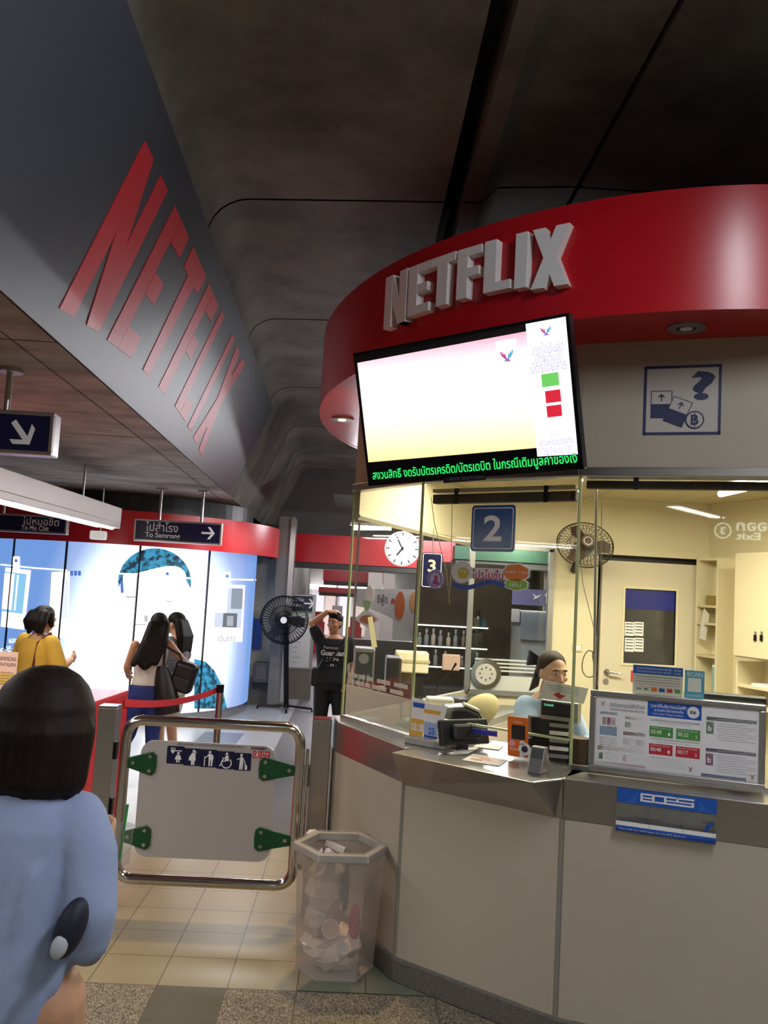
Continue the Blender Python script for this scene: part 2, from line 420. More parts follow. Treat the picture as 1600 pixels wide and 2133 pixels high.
# painted beam side: slate field and the red wordmark, on the inclined leg of the vault
def legx(y, z):
    k = (z - 3.05) / 1.15; b = lx(y, -1.488, -1.69); return b + (lx(y, -1.055, -1.207) - b) * k
nrm = Vector((.943, .024, -.332)).normalized()
mural = thing('mural_panel', 'long slate-grey painted panel with giant red wordmark on the inclined ceiling beam', 'mural', (-1.4, 5.1, 3.05))
mb = MB(); RG = []
for k in range(31):
    y = -1.0 + 12.19 * k / 30
    RG.append([Vector((legx(y, z), y, z)) + nrm * h for h, z in ((.02, 3.05), (.03, 3.05), (.03, 3.62), (.03, 4.2), (.02, 4.2))])
mb.loft(RG); mb.build('slate_field', MURAL, mural)
def onmural(px, py):
    r = ray(px, py); y = 5.
    for _ in range(12):
        o = Vector((legx(y, 3.05), y, 3.05)) + nrm * .03; n = Vector((legx(y, 3.05) - legx(y, 4.2), 0, 0)) + Vector((0, 0, 0))
        up = Vector((legx(y, 4.2) - legx(y, 3.05), 0, 1.15)); al = Vector((legx(y + .5, 3.6) - legx(y - .5, 3.6), 1, 0)); n = up.cross(al)
        p = CAM + r * ((o - CAM).dot(n) / r.dot(n)); y = p.y
    return p
# wordmark: letter outlines in a 0..1 x 0..1 cell
def bars(*r): return [[(a, b), (c, b), (c, d), (a, d)] for a, b, c, d in r]
LETTERS = [
    ('letter_n', .0, .165, [[(0, 0), (.33, 0), (.33, 1), (0, 1)], [(.67, 0), (1, 0), (1, 1), (.67, 1)], [(0, 1), (.34, 1), (1, 0), (.66, 0)]]),
    ('letter_e', .185, .325, [[(0, 0), (.42, 0), (.42, 1), (0, 1)], [(.42, 0), (1, 0), (1, .17), (.42, .17)], [(.42, .42), (.9, .42), (.9, .59), (.42, .59)], [(.42, .83), (1, .83), (1, 1), (.42, 1)]]),
    ('letter_t', .335, .48, [[(.29, 0), (.71, 0), (.71, .83), (.29, .83)], [(0, .83), (1, .83), (1, 1), (0, 1)]]),
    ('letter_f', .487, .615, [[(0, 0), (.44, 0), (.44, 1), (0, 1)], [(.44, .42), (.92, .42), (.92, .59), (.44, .59)], [(.44, .83), (1, .83), (1, 1), (.44, 1)]]),
    ('letter_l', .635, .76, [[(0, 0), (.44, 0), (.44, 1), (0, 1)], [(.44, 0), (1, 0), (1, .17), (.44, .17)]]),
    ('letter_i', .782, .832, [[(0, 0), (1, 0), (1, 1), (0, 1)]]),
    ('letter_x', .855, 1.0, [[(0, 0), (.36, 0), (1, 1), (.64, 1)], [(.64, 0), (1, 0), (.36, 1), (0, 1)]]),
]
MQ = [((303, 289), (350, 392), (125, 637), (206, 688)), ((365, 425), (394, 491), (224, 704), (274, 742)), ((403, 510), (430, 573), (290, 756), (318, 790)), ((436, 587), (456, 634), (331, 803), (358, 832)),
      ((462, 644), (475.6, 671), (365, 843), (387, 875)), ((484, 694), (488.5, 705), (391, 886), (399, 896)), ((493, 718), (511, 757), (403, 908), (421, 946))]
for (nm, a0, a1, polys), Q in zip(LETTERS, MQ):
    QTL, QTR, QBL, QBR = [onmural(*q) for q in Q]
    mb = MB()
    for j, P in enumerate(polys):
        top = []
        for h in (.028, .034 + .0006 * j):
            for (u, v) in P:
                q = (QBL.lerp(QBR, u)).lerp(QTL.lerp(QTR, u), v)
                top.append(Vector((legx(q.y, q.z), q.y, q.z)) + nrm * h)
        n = len(P); mb.add(top, [tuple(range(n))[::-1], tuple(range(n, 2 * n))] + [(i, (i + 1) % n, n + (i + 1) % n, n + i) for i in range(n)])
    mb.build(nm, MURALRED, mural)

# ------------------------------------------------------------------ ticket booth
G0, G1, G2 = Vector((-.037, 5.51, 0)), Vector((.345, 4.847, 0)), Vector((1.07, 4.247, 0))
def hd(h): return Vector((math.sin(math.radians(h)), math.cos(math.radians(h)), 0))
G3 = G2 + hd(112) * 1.35; G4 = G3 + hd(92) * .95; G5 = Vector((G4.x, 7.45, 0)); G6 = Vector((.95, 7.45, 0))
FL, FM = frame(G0, math.degrees(math.atan2((G1 - G0).x, (G1 - G0).y))), frame(G1, math.degrees(math.atan2((G2 - G1).x, (G2 - G1).y)))
FR = frame(G2, 112)
LL, LM, LR = (G1 - G0).length, (G2 - G1).length, 1.35
ZG0, ZG1 = 1.15, 2.556
pc, pa, pb = Vector((-.062, 5.37, 0)), Vector((.303, 4.60, 0)), Vector((.987, 4.03, 0))
pd = pb + hd(112) * 1.45; pe = pd + hd(92) * 1.0; pz = Vector((-.10, 5.62, 0)); py_ = Vector((.85, 7.45, 0))
booth = thing('ticket_booth', 'rounded cream ticket booth with steel counter, glass windows and red canopy', 'booth', (1.4, 5.6, 0))
def wallpanel(p, q, z0, z1, m, name, t=.04, gap=.012):
    d = (q - p).normalized(); n = Vector((d.y, -d.x, 0))
    if n.dot(p - Vector((1.9, 6.3, 0))) < 0: n = -n
    a, b = p + d * gap, q - d * gap
    mb = MB(); mb.prism([tuple(a.xy), tuple(b.xy), tuple((b - n * t).xy), tuple((a - n * t).xy)], z0, z1)
    return mb.build(name, m, booth)
BASE = [pz, pc, pa, pb, pd, pe]
for p, q in zip(BASE[:-1], BASE[1:]): wallpanel(p, q, .12, .972, CREAM, 'base_panel')
inner = [tuple((p + (Vector((1.9, 6.5, 0)) - p).normalized() * .03).xy) for p in BASE]
for p in BASE[:-1]:
    mb = MB(); c = p + (Vector((1.9, 6.5, 0)) - p).normalized() * .012; mb.cyl((c.x, c.y, .1), (c.x, c.y, .97), .016, 8)
    mb.build('panel_joint', SEAM, booth)
sk = [p + (p - Vector((1.9, 6.5, 0))).normalized() * .012 for p in BASE]
mb = MB(); mb.prism([tuple(p.xy) for p in sk] + [(sk[-1].x, 6.9), (.85, 7.4)], 0, .12); mb.build('skirting', GRAN, booth, bevel=.01)
# steel apron and ledge
def strip(p, q, name, out0=.0, out1=.0):
    d = (q - p).normalized(); n = Vector((d.y, -d.x, 0))
    mb = MB(); a, b = p + n * out0, q + n * out0; c, e = p + n * out1, q + n * out1
    i1, i2 = p - n * .3, q - n * .3
    vs = [(*a.xy, .967), (*b.xy, .967), (*i2.xy, .967), (*i1.xy, .967), (*c.xy, 1.15), (*e.xy, 1.15), (*i2.xy, 1.15), (*i1.xy, 1.15)]
    mb.add(vs, [(0, 3, 2, 1), (4, 5, 6, 7), (0, 1, 5, 4), (1, 2, 6, 5), (2, 3, 7, 6), (3, 0, 4, 7)])
    return mb
strip(pz, pc, '').build('steel_apron', STEEL, booth)
strip(pc, pa, '').build('steel_apron', STEEL, booth, bevel=.006)
strip(pb, pd, '', .002, .004).build('steel_apron', STEEL, booth, bevel=.006)
strip(pd, pe, '', .002, .004).build('steel_apron', STEEL, booth)
L1, L2, L3 = Vector((.222, 4.455, 0)), Vector((.818, 3.905, 0)), Vector((.975, 4.013, 0))
mb = MB(); inn = Vector((.64, .77, 0))
bot = [pa + Vector((-.005, -.005, 0)), pb + Vector((-.03, .025, 0)), pb, pb + inn * .62, pa + inn * .62]; topp = [L1, L2, L3, pb + inn * .62, pa + inn * .62]
n = 5; mb.add([(*p.xy, .967) for p in bot] + [(*p.xy, 1.15) for p in topp] , [tuple(range(n))[::-1], tuple(range(n, 2 * n))] + [(i, (i + 1) % n, n + (i + 1) % n, n + i) for i in range(n)])
mb.build('counter_ledge', STEEL, booth, bevel=.008)
# glass
def pane(F, a0, b0, a1, b1, m=GLASS, name='glass_pane', t=.008):
    return plate(F, (a0, b0, a1, b1), m, booth, name, -t, 0)
pane(FL, .01, 1.17, LL - .01, ZG1)
pane(FM, .012, 1.285, LM - .012, ZG1)
pane(FR, .012, 1.17, LR, ZG1)
for p in (G0, G1, G2, G3):
    mb = MB(); mb.cyl((p.x, p.y, 1.15), (p.x, p.y, ZG1), .008, 8); mb.build('glass_edge', GLASSEDGE, booth)
mb = MB(FL); mb.box((0, 1.15, -.02), (LL, 1.172, .012)); mb.build('glass_channel', STEEL, booth)
mb = MB(FR); mb.box((0, 1.15, -.02), (LR, 1.172, .012)); mb.build('glass_channel', STEEL, booth)
mb = MB(FM); mb.box((.0, 1.278, -.012), (LM, 1.288, .004)); mb.build('glass_edge', GLASSEDGE, booth)
# frosted film with slits at the foot of the north-west pane
fz = [onf(FL, 730, 1437)[1], onf(FL, 730, 1451)[1]]
zt = 1.43
mb = MB(FL)
mb.box((.02, 1.18, -.012), (LL - .02, zt - .07, -.009)); mb.build('frosted_film', FROST, booth)
random.seed(4)
mb = MB(FL)
for z in (zt - .06, zt - .02):
    a = .03
    while a < LL - .1:
        w = random.uniform(.05, .16); mb.box((a, z, -.012), (min(a + w, LL - .03), z + .022, -.009)); a += w + random.uniform(.015, .05)
mb.build('film_stripe', FROST, booth)
# upper wall, steel strip, canopy
for F, L in ((FL, LL), (FM, LM), (FR, LR)):
    mb = MB(F); mb.box((.0, ZG1 + .04, -.05), (L, 3.218, 0)); mb.build('upper_panel', GREYW, booth)
    mb = MB(F); mb.box((-.004, ZG1 - .004, -.05), (L + .004, ZG1 + .042, .022)); mb.build('steel_strip', STEEL, booth, bevel=.006)
for p, q in ((G3, G4), (G4, G5), (G6, G0)):
    wallpanel(p, q, 2.40 if p is G6 else 2.5, 3.218, BOOTHW if p is G6 else GREYW, 'upper_panel', .04, 0)
wallpanel(G4, G5, 0.12, 2.6, CREAM, 'side_wall', .04, 0)
wallpanel(G3, G4, .97, 2.6, GREYW, 'side_wall', .04, 0)
wallpanel(G6, G0 + Vector((-.02, .1, 0)), .12, 1.15, CREAM, 'side_wall', .04, 0)
mb = MB(); d = (G6 - G0).normalized(); nn = Vector((d.y, -d.x, 0))
mb.tube([G0 + nn * .03 + Vector((0, 0, 2.40)), G6 + nn * .03 + Vector((0, 0, 2.37))], .022, 4); mb.build('window_rail', BOOTHW, booth)
ELX, ELY, ERX, ERY = 1.96, 6.535, 2.299, 2.299 / .769
NE = 120
ell = [(ELX + ERX * math.cos(2 * math.pi * k / NE), ELY + ERY * math.sin(2 * math.pi * k / NE)) for k in range(NE)]
canopy = MB(); n = NE
inn_ = [(ELX + (x - ELX) * .985, ELY + (y - ELY) * .985) for x, y in ell]
R = [[(x, y, 3.215) for x, y in ell], [(x, y, 3.762) for x, y in ell], [(x, y, 3.762) for x, y in inn_], [(x, y, 3.215) for x, y in inn_]]
canopy.loft(R, closed=True); canopy.build('canopy_fascia', RED, booth, smooth=True)
mb = MB(); mb.prism(inn_, 3.217, 3.24); mb.build('canopy_soffit', RED, booth)
# raised wordmark round the fascia (arc positions along the ellipse)
def ell_at(deg):
    t = math.radians(deg); p = Vector((ELX + ERX * math.cos(t), ELY + ERY * math.sin(t), 0))
    n_ = Vector((math.cos(t) / ERX, math.sin(t) / ERY, 0)).normalized(); return p, n_
CELLS = [(-143.4, -139.1, 3.369, 3.66), (-138.75, -135.15, 3.388, 3.655), (-135.1, -131.3, 3.392, 3.653), (-131.0, -127.7, 3.396, 3.65), (-127.3, -123.9, 3.396, 3.652), (-123.42, -122.0, 3.385, 3.652), (-121.5, -117.3, 3.366, 3.652)]
sign = thing('canopy_wordmark', 'raised white block-letter wordmark standing on the curved red canopy fascia', 'sign', (.5, 4.2, 3.37))
for (nm, _a, _b, polys), (t0, t1, z0, z1) in zip(LETTERS, CELLS):
    p0, p1 = ell_at(t0)[0], ell_at(t1)[0]; u = (p1 - p0).normalized(); nn = Vector((u.y, -u.x, 0)); w = (p1 - p0).length
    F = Matrix(((u.x, 0, nn.x, p0.x), (u.y, 0, nn.y, p0.y), (0, 1, 0, 0), (0, 0, 0, 1)))
    mb = MB(F)
    for j, P in enumerate(polys): mb.prism([(x * w, z0 + y * (z1 - z0)) for x, y in P], -.012, .05 - .0004 * j)
    mb.build(nm, SWHITE, sign)
# downlights under the soffit
def downlight(px, py, lit, label):
    p = atz(px, py, 3.217); t = thing('downlight', label, 'downlight', (p.x, p.y, 3.2))
    mb = MB(Matrix.Translation((p.x, p.y, 3.205))); mb.ringdisc((0, 0, 0), .045, .085, .012); mb.build('trim_ring', ALU, t, smooth=True)
    mb = MB(Matrix.Translation((p.x, p.y, 3.2095))); mb.disc((0, 0, 0), .05, .006); mb.build('reflector', BLACK if not lit else ALU, t)
    mb = MB(Matrix.Translation((p.x, p.y, 3.203))); mb.disc((0, 0, 0), .028, .006); mb.build('bulb', mat('bulb_lit', 'ffdca0', emit=14) if lit else WHITEP, t)
downlight(713, 872, True, 'lit recessed downlight glowing under the red canopy rim by the screen')
downlight(1430, 680, False, 'unlit round downlight in the canopy underside above the question-mark sign')
# interior shell
struct_ = []
bw = MB()
YB = 7.4
def bx(px, y=YB): return aty(px, 1300, y).x
def bz(px, py, y=YB): return aty(px, py, y).z
WX0, WX1, WZ0, WZ1 = .98, aty(1148, 1270, YB).x, 1.15, bz(1060, 1140)
DX0, DX1, DZ0, DZ1 = aty(1250, 1300, YB).x, aty(1464, 1300, YB).x, .3, bz(1350, 1172)
CXR = aty(1475, 1200, YB).x
bw.box((WX1, YB, .3), (DX0 - .03, YB + .1, 2.82)); bw.box((.95, YB, WZ1), (WX1, YB + .1, 2.82)); bw.box((.95, YB, .3), (WX1, YB + .1, WZ0))
bw.box((DX0 - .03, YB, DZ1 + .06), (CXR + .2, YB + .1, 2.82))
struct(bw.build('wall_inside', BOOTHW))
rw = MB(); rw.add([(CXR, YB, .3), (CXR + .9, 4.2, .3), (CXR + .95, 4.2, .3), (CXR + .1, YB, .3), (CXR, YB, 2.82), (CXR + .9, 4.2, 2.82), (CXR + .95, 4.2, 2.82), (CXR + .1, YB, 2.82)], [(0, 1, 2, 3), (7, 6, 5, 4), (0, 4, 5, 1), (1, 5, 6, 2), (2, 6, 7, 3), (3, 7, 4, 0)])
cfl = MB(); POLY = [tuple(p.xy) for p in (G0, G1, G2, G3, G4, G5, G6)]
cin = [(1.9 + (x - 1.9) * .96, 6.3 + (y - 6.3) * .96) for x, y in POLY]
cfl.prism(cin, 2.82, 2.86)
CEILT = tile_mat('booth_ceiling_tile', 'cfc29a', '5a5138', .03, size=.2, rough=.6)
struct(cfl.build('ceiling_inside', CEILT, origin=(0, 0, 0)))
ff = MB(); ff.prism(cin, .24, .3); struct(ff.build('floor_inside', mat('booth_floor', '8c8478', .5)))
struct(rw.build('wall_inside_right', BOOTHW))
wf_ = thing('window_1', None, None, (WX0, YB, WZ0)); wf_['kind'] = 'structure'
mb = MB(); 
for a, b in (((WX1 - .035, YB - .03, WZ0), (WX1 + .01, YB + .02, WZ1)), ((WX0, YB - .03, WZ1 - .02), (WX1, YB + .02, WZ1 + .02)), ((WX0, YB - .03, WZ0 - .02), (WX1, YB + .02, WZ0 + .02)), ((WX0 - .03, YB - .03, WZ0), (WX0 + .012, YB + .02, WZ1))): mb.box(a, b)
mb.build('window_frame', ALU, wf_)
mb = MB(); mb.box((WX0, YB + .03, WZ0), (WX1, YB + .038, WZ1)); mb.build('window_pane', GLASS, wf_)
# booth door
dr = thing('door_1', None, None, (DX0, YB, .3)); dr['kind'] = 'structure'
F = facing(YB + .02)
vx0, vx1, vz0, vz1 = aty(1299, 1300, YB).x, aty(1405, 1300, YB).x, bz(1350, 1383), bz(1350, 1228)
mb = MB(F)
for a in ((DX0, DZ0, vx0, DZ1), (vx1, DZ0, DX1, DZ1), (vx0, DZ0, vx1, vz0), (vx0, vz1, vx1, DZ1)): mb.box((a[0], a[1], 0), (a[2], a[3], .04))
mb.build('door_leaf', DOORM, dr)
mb = MB(F)
for a in ((vx0 - .02, vz0 - .02, vx1 + .02, vz0), (vx0 - .02, vz1, vx1 + .02, vz1 + .02), (vx0 - .02, vz0, vx0, vz1), (vx1, vz0, vx1 + .02, vz1)): mb.box((a[0], a[1], -.005), (a[2], a[3], .048))
mb.build('vision_frame', BOOTHW, dr)
plate(F, (vx0, vz0, vx1, vz1), mat('door_vision_dark', '3b3a3a', .08, spec=.8), dr, 'vision_pane', .01, .016)
plate(F, (vx0, bz(1350, 1270), vx1, vz1), mat('vision_navy', '232a86', .25, noise=(4, .2)), dr, 'vision_banner', .017, .019)
hx, hz = aty(1262, 1400, YB).x, bz(1262, 1399)
h = MB(F); h.disc((hx, hz, .04), .024, .012); h.tube([(hx, hz, .05), (hx, hz, .09), (hx + .02, hz, .095), (hx + .11, hz - .006, .095)], .009, 8); h.build('door_handle', CHROME, dr, smooth=True)
h = MB(F); k2 = bz(1260, 1418); h.disc((hx - .005, k2, .04), .022, .014); h.build('door_lock', ALU, dr)
for px, py in ((1302, 1295), (1322, 1295), (1302, 1328), (1322, 1328)): 
    a = aty(px, py, YB).x; b = bz(px, py); plate(F, (a - .0, b - .118 + .002, a + .078, b), PAPER, dr, 'taped_notice', .019, .021)
    for k in range(4): plate(F, (a + .008, b - .02 - .025 * k, a + .07, b - .012 - .025 * k), INK, dr, 'notice_print', .021, .0215)
mb = MB(); mb.box((DX0 - .04, YB - .02, DZ1 + .05), (DX1 + .08, YB + .02, DZ1 + .1)); mb.box((DX1 + .02, YB - .02, .3), (DX1 + .06, YB + .02, DZ1 + .06)); mb.build('door_frame', BOOTHW, dr)
mb = MB(); mb.box((DX0 - .03, YB + .09, .3), (CXR + .2, YB + .12, 2.82)); mb.build('door_shadow_gap', BLACK, dr)

# ------------------------------------------------------------------ lit advertising kiosk beyond the gate
LBC, LBR = Vector((-3.553, 13.704, 0)), 2.0
kiosk = thing('advertising_kiosk', 'round kiosk wrapped in a glowing blue-white photo advert under a red band', 'kiosk', tuple(LBC))
def lba(px, py):       # angle on the light-box drum seen through a pixel
    r = ray(px, py); o = CAM - LBC; a = r.x ** 2 + r.y ** 2; b = 2 * (o.x * r.x + o.y * r.y); c = o.x ** 2 + o.y ** 2 - LBR ** 2
    dsc = max(b * b - 4 * a * c, 0); p = CAM + r * ((-b - math.sqrt(dsc)) / 2 / a); return math.degrees(math.atan2(p.y - LBC.y, p.x - LBC.x)) % 360, p.z
def drum(a0, a1, z0, z1, r0, r1, n=10):
    mb = MB(); R = []
    for k in range(n + 1):
        t = math.radians(a0 + (a1 - a0) * k / n); c, s_ = math.cos(t), math.sin(t)
        R.append([(LBC.x + q * c, LBC.y + q * s_, z) for q, z in ((r0, z0), (r1, z0), (r1, z1), (r0, z1))])
    return mb.loft(R)
def lightbox_mat():
    m = bpy.data.materials.new('backlit_advert'); m.use_nodes = True; nt = m.node_tree; L = nt.links; b = nt.nodes['Principled BSDF']
    tc = nt.nodes.new('ShaderNodeTexCoord'); sp = nt.nodes.new('ShaderNodeSeparateXYZ'); L.new(tc.outputs['Object'], sp.inputs[0])
    # the printed picture: a white face in the middle fading to blue at both sides and the top
    def M(op, a, c=None, cl=False):
        n = nt.nodes.new('ShaderNodeMath'); n.operation = op; n.use_clamp = cl
        for i, q in enumerate((a, c)):
            if q is None: continue
            if isinstance(q, (int, float)): n.inputs[i].default_value = q
            else: L.new(q, n.inputs[i])
        return n.outputs[0]
    th = M('ARCTAN2', sp.outputs[1], sp.outputs[0])
    dl = M('SUBTRACT', th, math.radians(-66)); d1 = M('MAXIMUM', M('DIVIDE', dl, .52), M('DIVIDE', dl, -.38)); d2 = M('DIVIDE', M('SUBTRACT', sp.outputs[2], .95), 1.25)
    r = M('SQRT', M('ADD', M('POWER', d1, 2.), M('POWER', d2, 2.)))
    rp = nt.nodes.new('ShaderNodeValToRGB'); L.new(M('MULTIPLY', r, .5), rp.inputs[0]); e = rp.color_ramp.elements
    e[0].position = .30; e[0].color = (1, 1, 1, 1); e[1].position = .72; e[1].color = (*srgb('b4c8f4'), 1)
    k = e.new(.5); k.color = (*srgb('e8f0ff'), 1); k = e.new(1.0); k.color = (*srgb('6f9ce0'), 1)
    st = nt.nodes.new('ShaderNodeMapRange'); L.new(r, st.inputs[0]); st.inputs[1].default_value = .5; st.inputs[2].default_value = 1.6; st.inputs[3].default_value = 3.6; st.inputs[4].default_value = .98
    L.new(rp.outputs[0], b.inputs['Emission Color']); L.new(st.outputs[0], b.inputs['Emission Strength'])
    b.inputs['Base Color'].default_value = (.1, .1, .12, 1); b.inputs['Roughness'].default_value = .25
    return m
LBM = lightbox_mat(); MATS['backlit_advert'] = LBM
seams = [180.0, 208.0] + [lba(*p)[0] for p in ((31, 1125), (140, 1130), (293, 1140), (437, 1150))] + [374.0]
ZB0, ZB1 = .14, 2.372
for a, b in zip(seams[:-1], seams[1:]):
    drum(a + .55, b - .55, ZB0, ZB1, LBR - .06, LBR, 12).build('lit_panel', LBM, kiosk)
for a in seams[1:-1]: drum(a - .3, a + .3, ZB0, ZB1, LBR - .07, LBR + .012, 2).build('mullion', BLACK, kiosk)
drum(170, 380, .0, ZB0 + .0, LBR - .12, LBR - .05, 40).build('plinth', ALU, kiosk)
drum(175, 350, .0, 3.05, LBR - .16, LBR - .07, 40).build('core', BLACK, kiosk)
drum(150, 390, 2.345, 2.77, 2.28, 2.33, 60).build('red_band', RED, kiosk, smooth=True)
drum(150, 390, 2.77, 2.79, 1.9, 2.33, 60).build('band_top', RED, kiosk)
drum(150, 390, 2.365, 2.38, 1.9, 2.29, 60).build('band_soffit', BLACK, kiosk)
drum(150, 390, 2.79, 3.05, 1.7, 1.9, 60).build('collar', DARK, kiosk)
# printed shapes on the advert (each lies on the drum)
def emis(n, c, e): return mat('advert_' + n, c, .4, emit=e)
A_DARK, A_TEAL, A_WHITE, A_BLUE, A_SKY = emis('hair', '14242c', .7), emis('teal', '3f93bd', .85), emis('white', 'ffffff', 1.6), emis('blue', '4f74d0', .9), emis('sky', '86bfe4', 1.1)
def hairmat():
    m = emis('curls', '2e83a8', .95); nt = m.node_tree; b = nt.nodes['Principled BSDF']
    tc = nt.nodes.new('ShaderNodeTexCoord'); n = nt.nodes.new('ShaderNodeTexNoise'); n.inputs['Scale'].default_value = 15; n.inputs['Detail'].default_value = 7
    rp = nt.nodes.new('ShaderNodeValToRGB'); e = rp.color_ramp.elements; e[0].position = .42; e[0].color = (*srgb('121c22'), 1); e[1].position = .58; e[1].color = (*srgb('3c9cc6'), 1)
    nt.links.new(tc.outputs['Object'], n.inputs['Vector']); nt.links.new(n.outputs['Fac'], rp.inputs[0]); nt.links.new(rp.outputs[0], b.inputs['Emission Color']); return m
A_CURL = hairmat()
def ondrum(poly, m, name='printed_shape', lift=.004):
    """polygon of pixels laid on the drum"""
    mb = MB(); vs = []
    for h in (lift - .003, lift):
        for p in poly:
            a, z = lba(*p); t = math.radians(a); vs.append((LBC.x + (LBR + h) * math.cos(t), LBC.y + (LBR + h) * math.sin(t), z))
    n = len(poly); mb.add(vs, [tuple(range(n))[::-1], tuple(range(n, 2 * n))] + [(i, (i + 1) % n, n + (i + 1) % n, n + i) for i in range(n)])
    bm_ = mb.build(name, m, kiosk); return bm_
def grid_on_drum(f, nu, nv, m, name, lift=.004):
    mb = MB(); vs = []
    for j in range(nv + 1):
        for i in range(nu + 1):
            a, z = lba(*f(i / nu, j / nv)); t = math.radians(a); vs.append((LBC.x + (LBR + lift) * math.cos(t), LBC.y + (LBR + lift) * math.sin(t), z))
    mb.add(vs, [(j * (nu + 1) + i, j * (nu + 1) + i + 1, (j + 1) * (nu + 1) + i + 1, (j + 1) * (nu + 1) + i) for j in range(nv) for i in range(nu)])
    return mb.build(name, m, kiosk)
# cap of curly hair: crescent between the scalp line and the hairline
def hair(u, v):
    t = math.pi * (1.06 - 1.12 * u); ox, oy = 322 + 76 * math.cos(t), 1212 - 70 * math.sin(t)
    ix, iy = 322 + 66 * math.cos(t) , 1204 - 22 * max(0, math.sin(t)) - 8 * math.sin(t * 2.2)
    return ox + (ix - ox) * v, oy + (iy - oy) * v
grid_on_drum(hair, 30, 4, A_CURL, 'printed_hair')
grid_on_drum(lambda u, v: (250 + 6 * v + 1.5 * u, 1195 + 40 * u), 3, 1, A_BLUE, 'printed_temple')
# shoulder
def shoulder(u, v):
    top = [(404, 1372), (428, 1378), (446, 1396), (460, 1424), (472, 1473)][int(round(u * 4))]
    return top[0] + (398 - top[0]) * 0 + 0, top[1] + (1476 - top[1]) * v
grid_on_drum(shoulder, 4, 4, A_CURL, 'printed_shoulder')
grid_on_drum(lambda u, v: (268 + 34 * u, 1432 + 44 * v), 3, 3, A_SKY, 'printed_sleeve')
for px, py, w, h in ((262, 1240, 22, 4), (300, 1280, 8, 14), (280, 1298, 26, 3), (345, 1250, 14, 3)):
    grid_on_drum(lambda u, v: (px + w * u, py + h * v + 2 * math.sin(3 * u)), 4, 1, emis('feature', 'b9b6bb', 1.0), 'printed_feature')
# string with clips and instant photographs
def linestrip(pts, w, m, name):
    def f(u, v):
        k = u * (len(pts) - 1); i = min(int(k), len(pts) - 2); q = k - i
        return pts[i][0] + (pts[i + 1][0] - pts[i][0]) * q, pts[i][1] + (pts[i + 1][1] - pts[i][1]) * q + (v - .5) * w
    return grid_on_drum(f, 12, 1, m, name, .007)
linestrip([(2, 1176), (70, 1183), (140, 1188)], 3, A_WHITE, 'printed_string')
linestrip([(246, 1195), (322, 1196), (398, 1205)], 3, A_WHITE, 'printed_string')
linestrip([(432, 1206), (480, 1207), (535, 1208)], 3, A_WHITE, 'printed_string')
def photo(c, name, inner, im, extra=()):
    f = lambda u, v, c=c: ((c[0][0] * (1 - u) + c[1][0] * u) * (1 - v) + (c[3][0] * (1 - u) + c[2][0] * u) * v, (c[0][1] * (1 - u) + c[1][1] * u) * (1 - v) + (c[3][1] * (1 - u) + c[2][1] * u) * v)
    grid_on_drum(f, 6, 4, A_WHITE, name, .005)
    i0, j0, i1, j1 = inner
    grid_on_drum(lambda u, v: f(i0 + (i1 - i0) * u, j0 + (j1 - j0) * v), 6, 4, im, 'printed_picture', .008)
    for (e0, e1, e2, e3), em in extra: grid_on_drum(lambda u, v: f(e0 + (e2 - e0) * u, e1 + (e3 - e1) * v), 6, 4, em, 'printed_picture', .011)
photo([(12, 1182), (65, 1188), (51, 1312), (2, 1305)], 'instant_photo', (.0, .07, .86, .74), A_SKY, [((.0, .09, .4, .7), emis('skin', 'f3e6ea', 1.3)), ((.5, .1, .56, .7), A_WHITE)])
photo([(448, 1218), (510, 1219), (504, 1337), (440, 1334)], 'instant_photo', (.05, .05, .93, .76), emis('greypic', 'b9c3d2', 1.1), [((.05, .06, .42, .5), emis('face', 'f2efef', 1.3)), ((.32, .5, .78, .75), emis('cam', '6f7680', .7)), ((.45, .55, .66, .73), emis('lens', 'a8adb5', .9)), ((.55, .06, .93, .42), emis('hairgrey', '8c97a5', .85))])
photo([(108, 1192), (146, 1190), (142, 1330), (100, 1328)], 'instant_photo', (.6, .1, .95, .7), emis('palepic', 'cfd6ea', 1.3))
for px, py, m in ((35, 1163, A_WHITE), (348, 1190, A_WHITE), (472, 1195, A_WHITE)):
    grid_on_drum(lambda u, v: (px - 7 + 14 * u, py - 4 + 26 * v), 3, 3, m, 'printed_clip', .009)
    grid_on_drum(lambda u, v: (px - 3 + 6 * u, py + 2 + 6 * v), 2, 2, A_BLUE, 'printed_clip', .012)
for k in range(3): grid_on_drum(lambda u, v: (147 + 8 * k + 6 * u, 1189 + 10 * v), 2, 2, A_BLUE, 'printed_clip', .009)
def drumtext(body, p, q, m):
    f = facing(0); o = text(body, f, (0, 0, 1, 1), m, None, 'printed_caption'); me = o.data
    for v in me.vertices:
        w = o.matrix_world @ v.co if False else v.co + ORG[o.name]; u, h = w.x, w.z
        a, z = lba(p[0] + (q[0] - p[0]) * u, q[1] + (p[1] - q[1]) * h + (u * 0)); t = math.radians(a)
        v.co = Vector((LBC.x + (LBR + .01) * math.cos(t), LBC.y + (LBR + .01) * math.sin(t), z)) - ORG[kiosk.name]
    o.parent = kiosk; o.location = (0, 0, 0); ORG[o.name] = ORG[kiosk.name]
drumtext('เดินทาง', (453, 1323), (489, 1336), emis('ink', '8d8d93', .5))
drumtext('ผลงาน', (20, 1330), (46, 1340), A_WHITE)
drumtext('ครีเอ', (2, 1345), (44, 1362), A_WHITE)
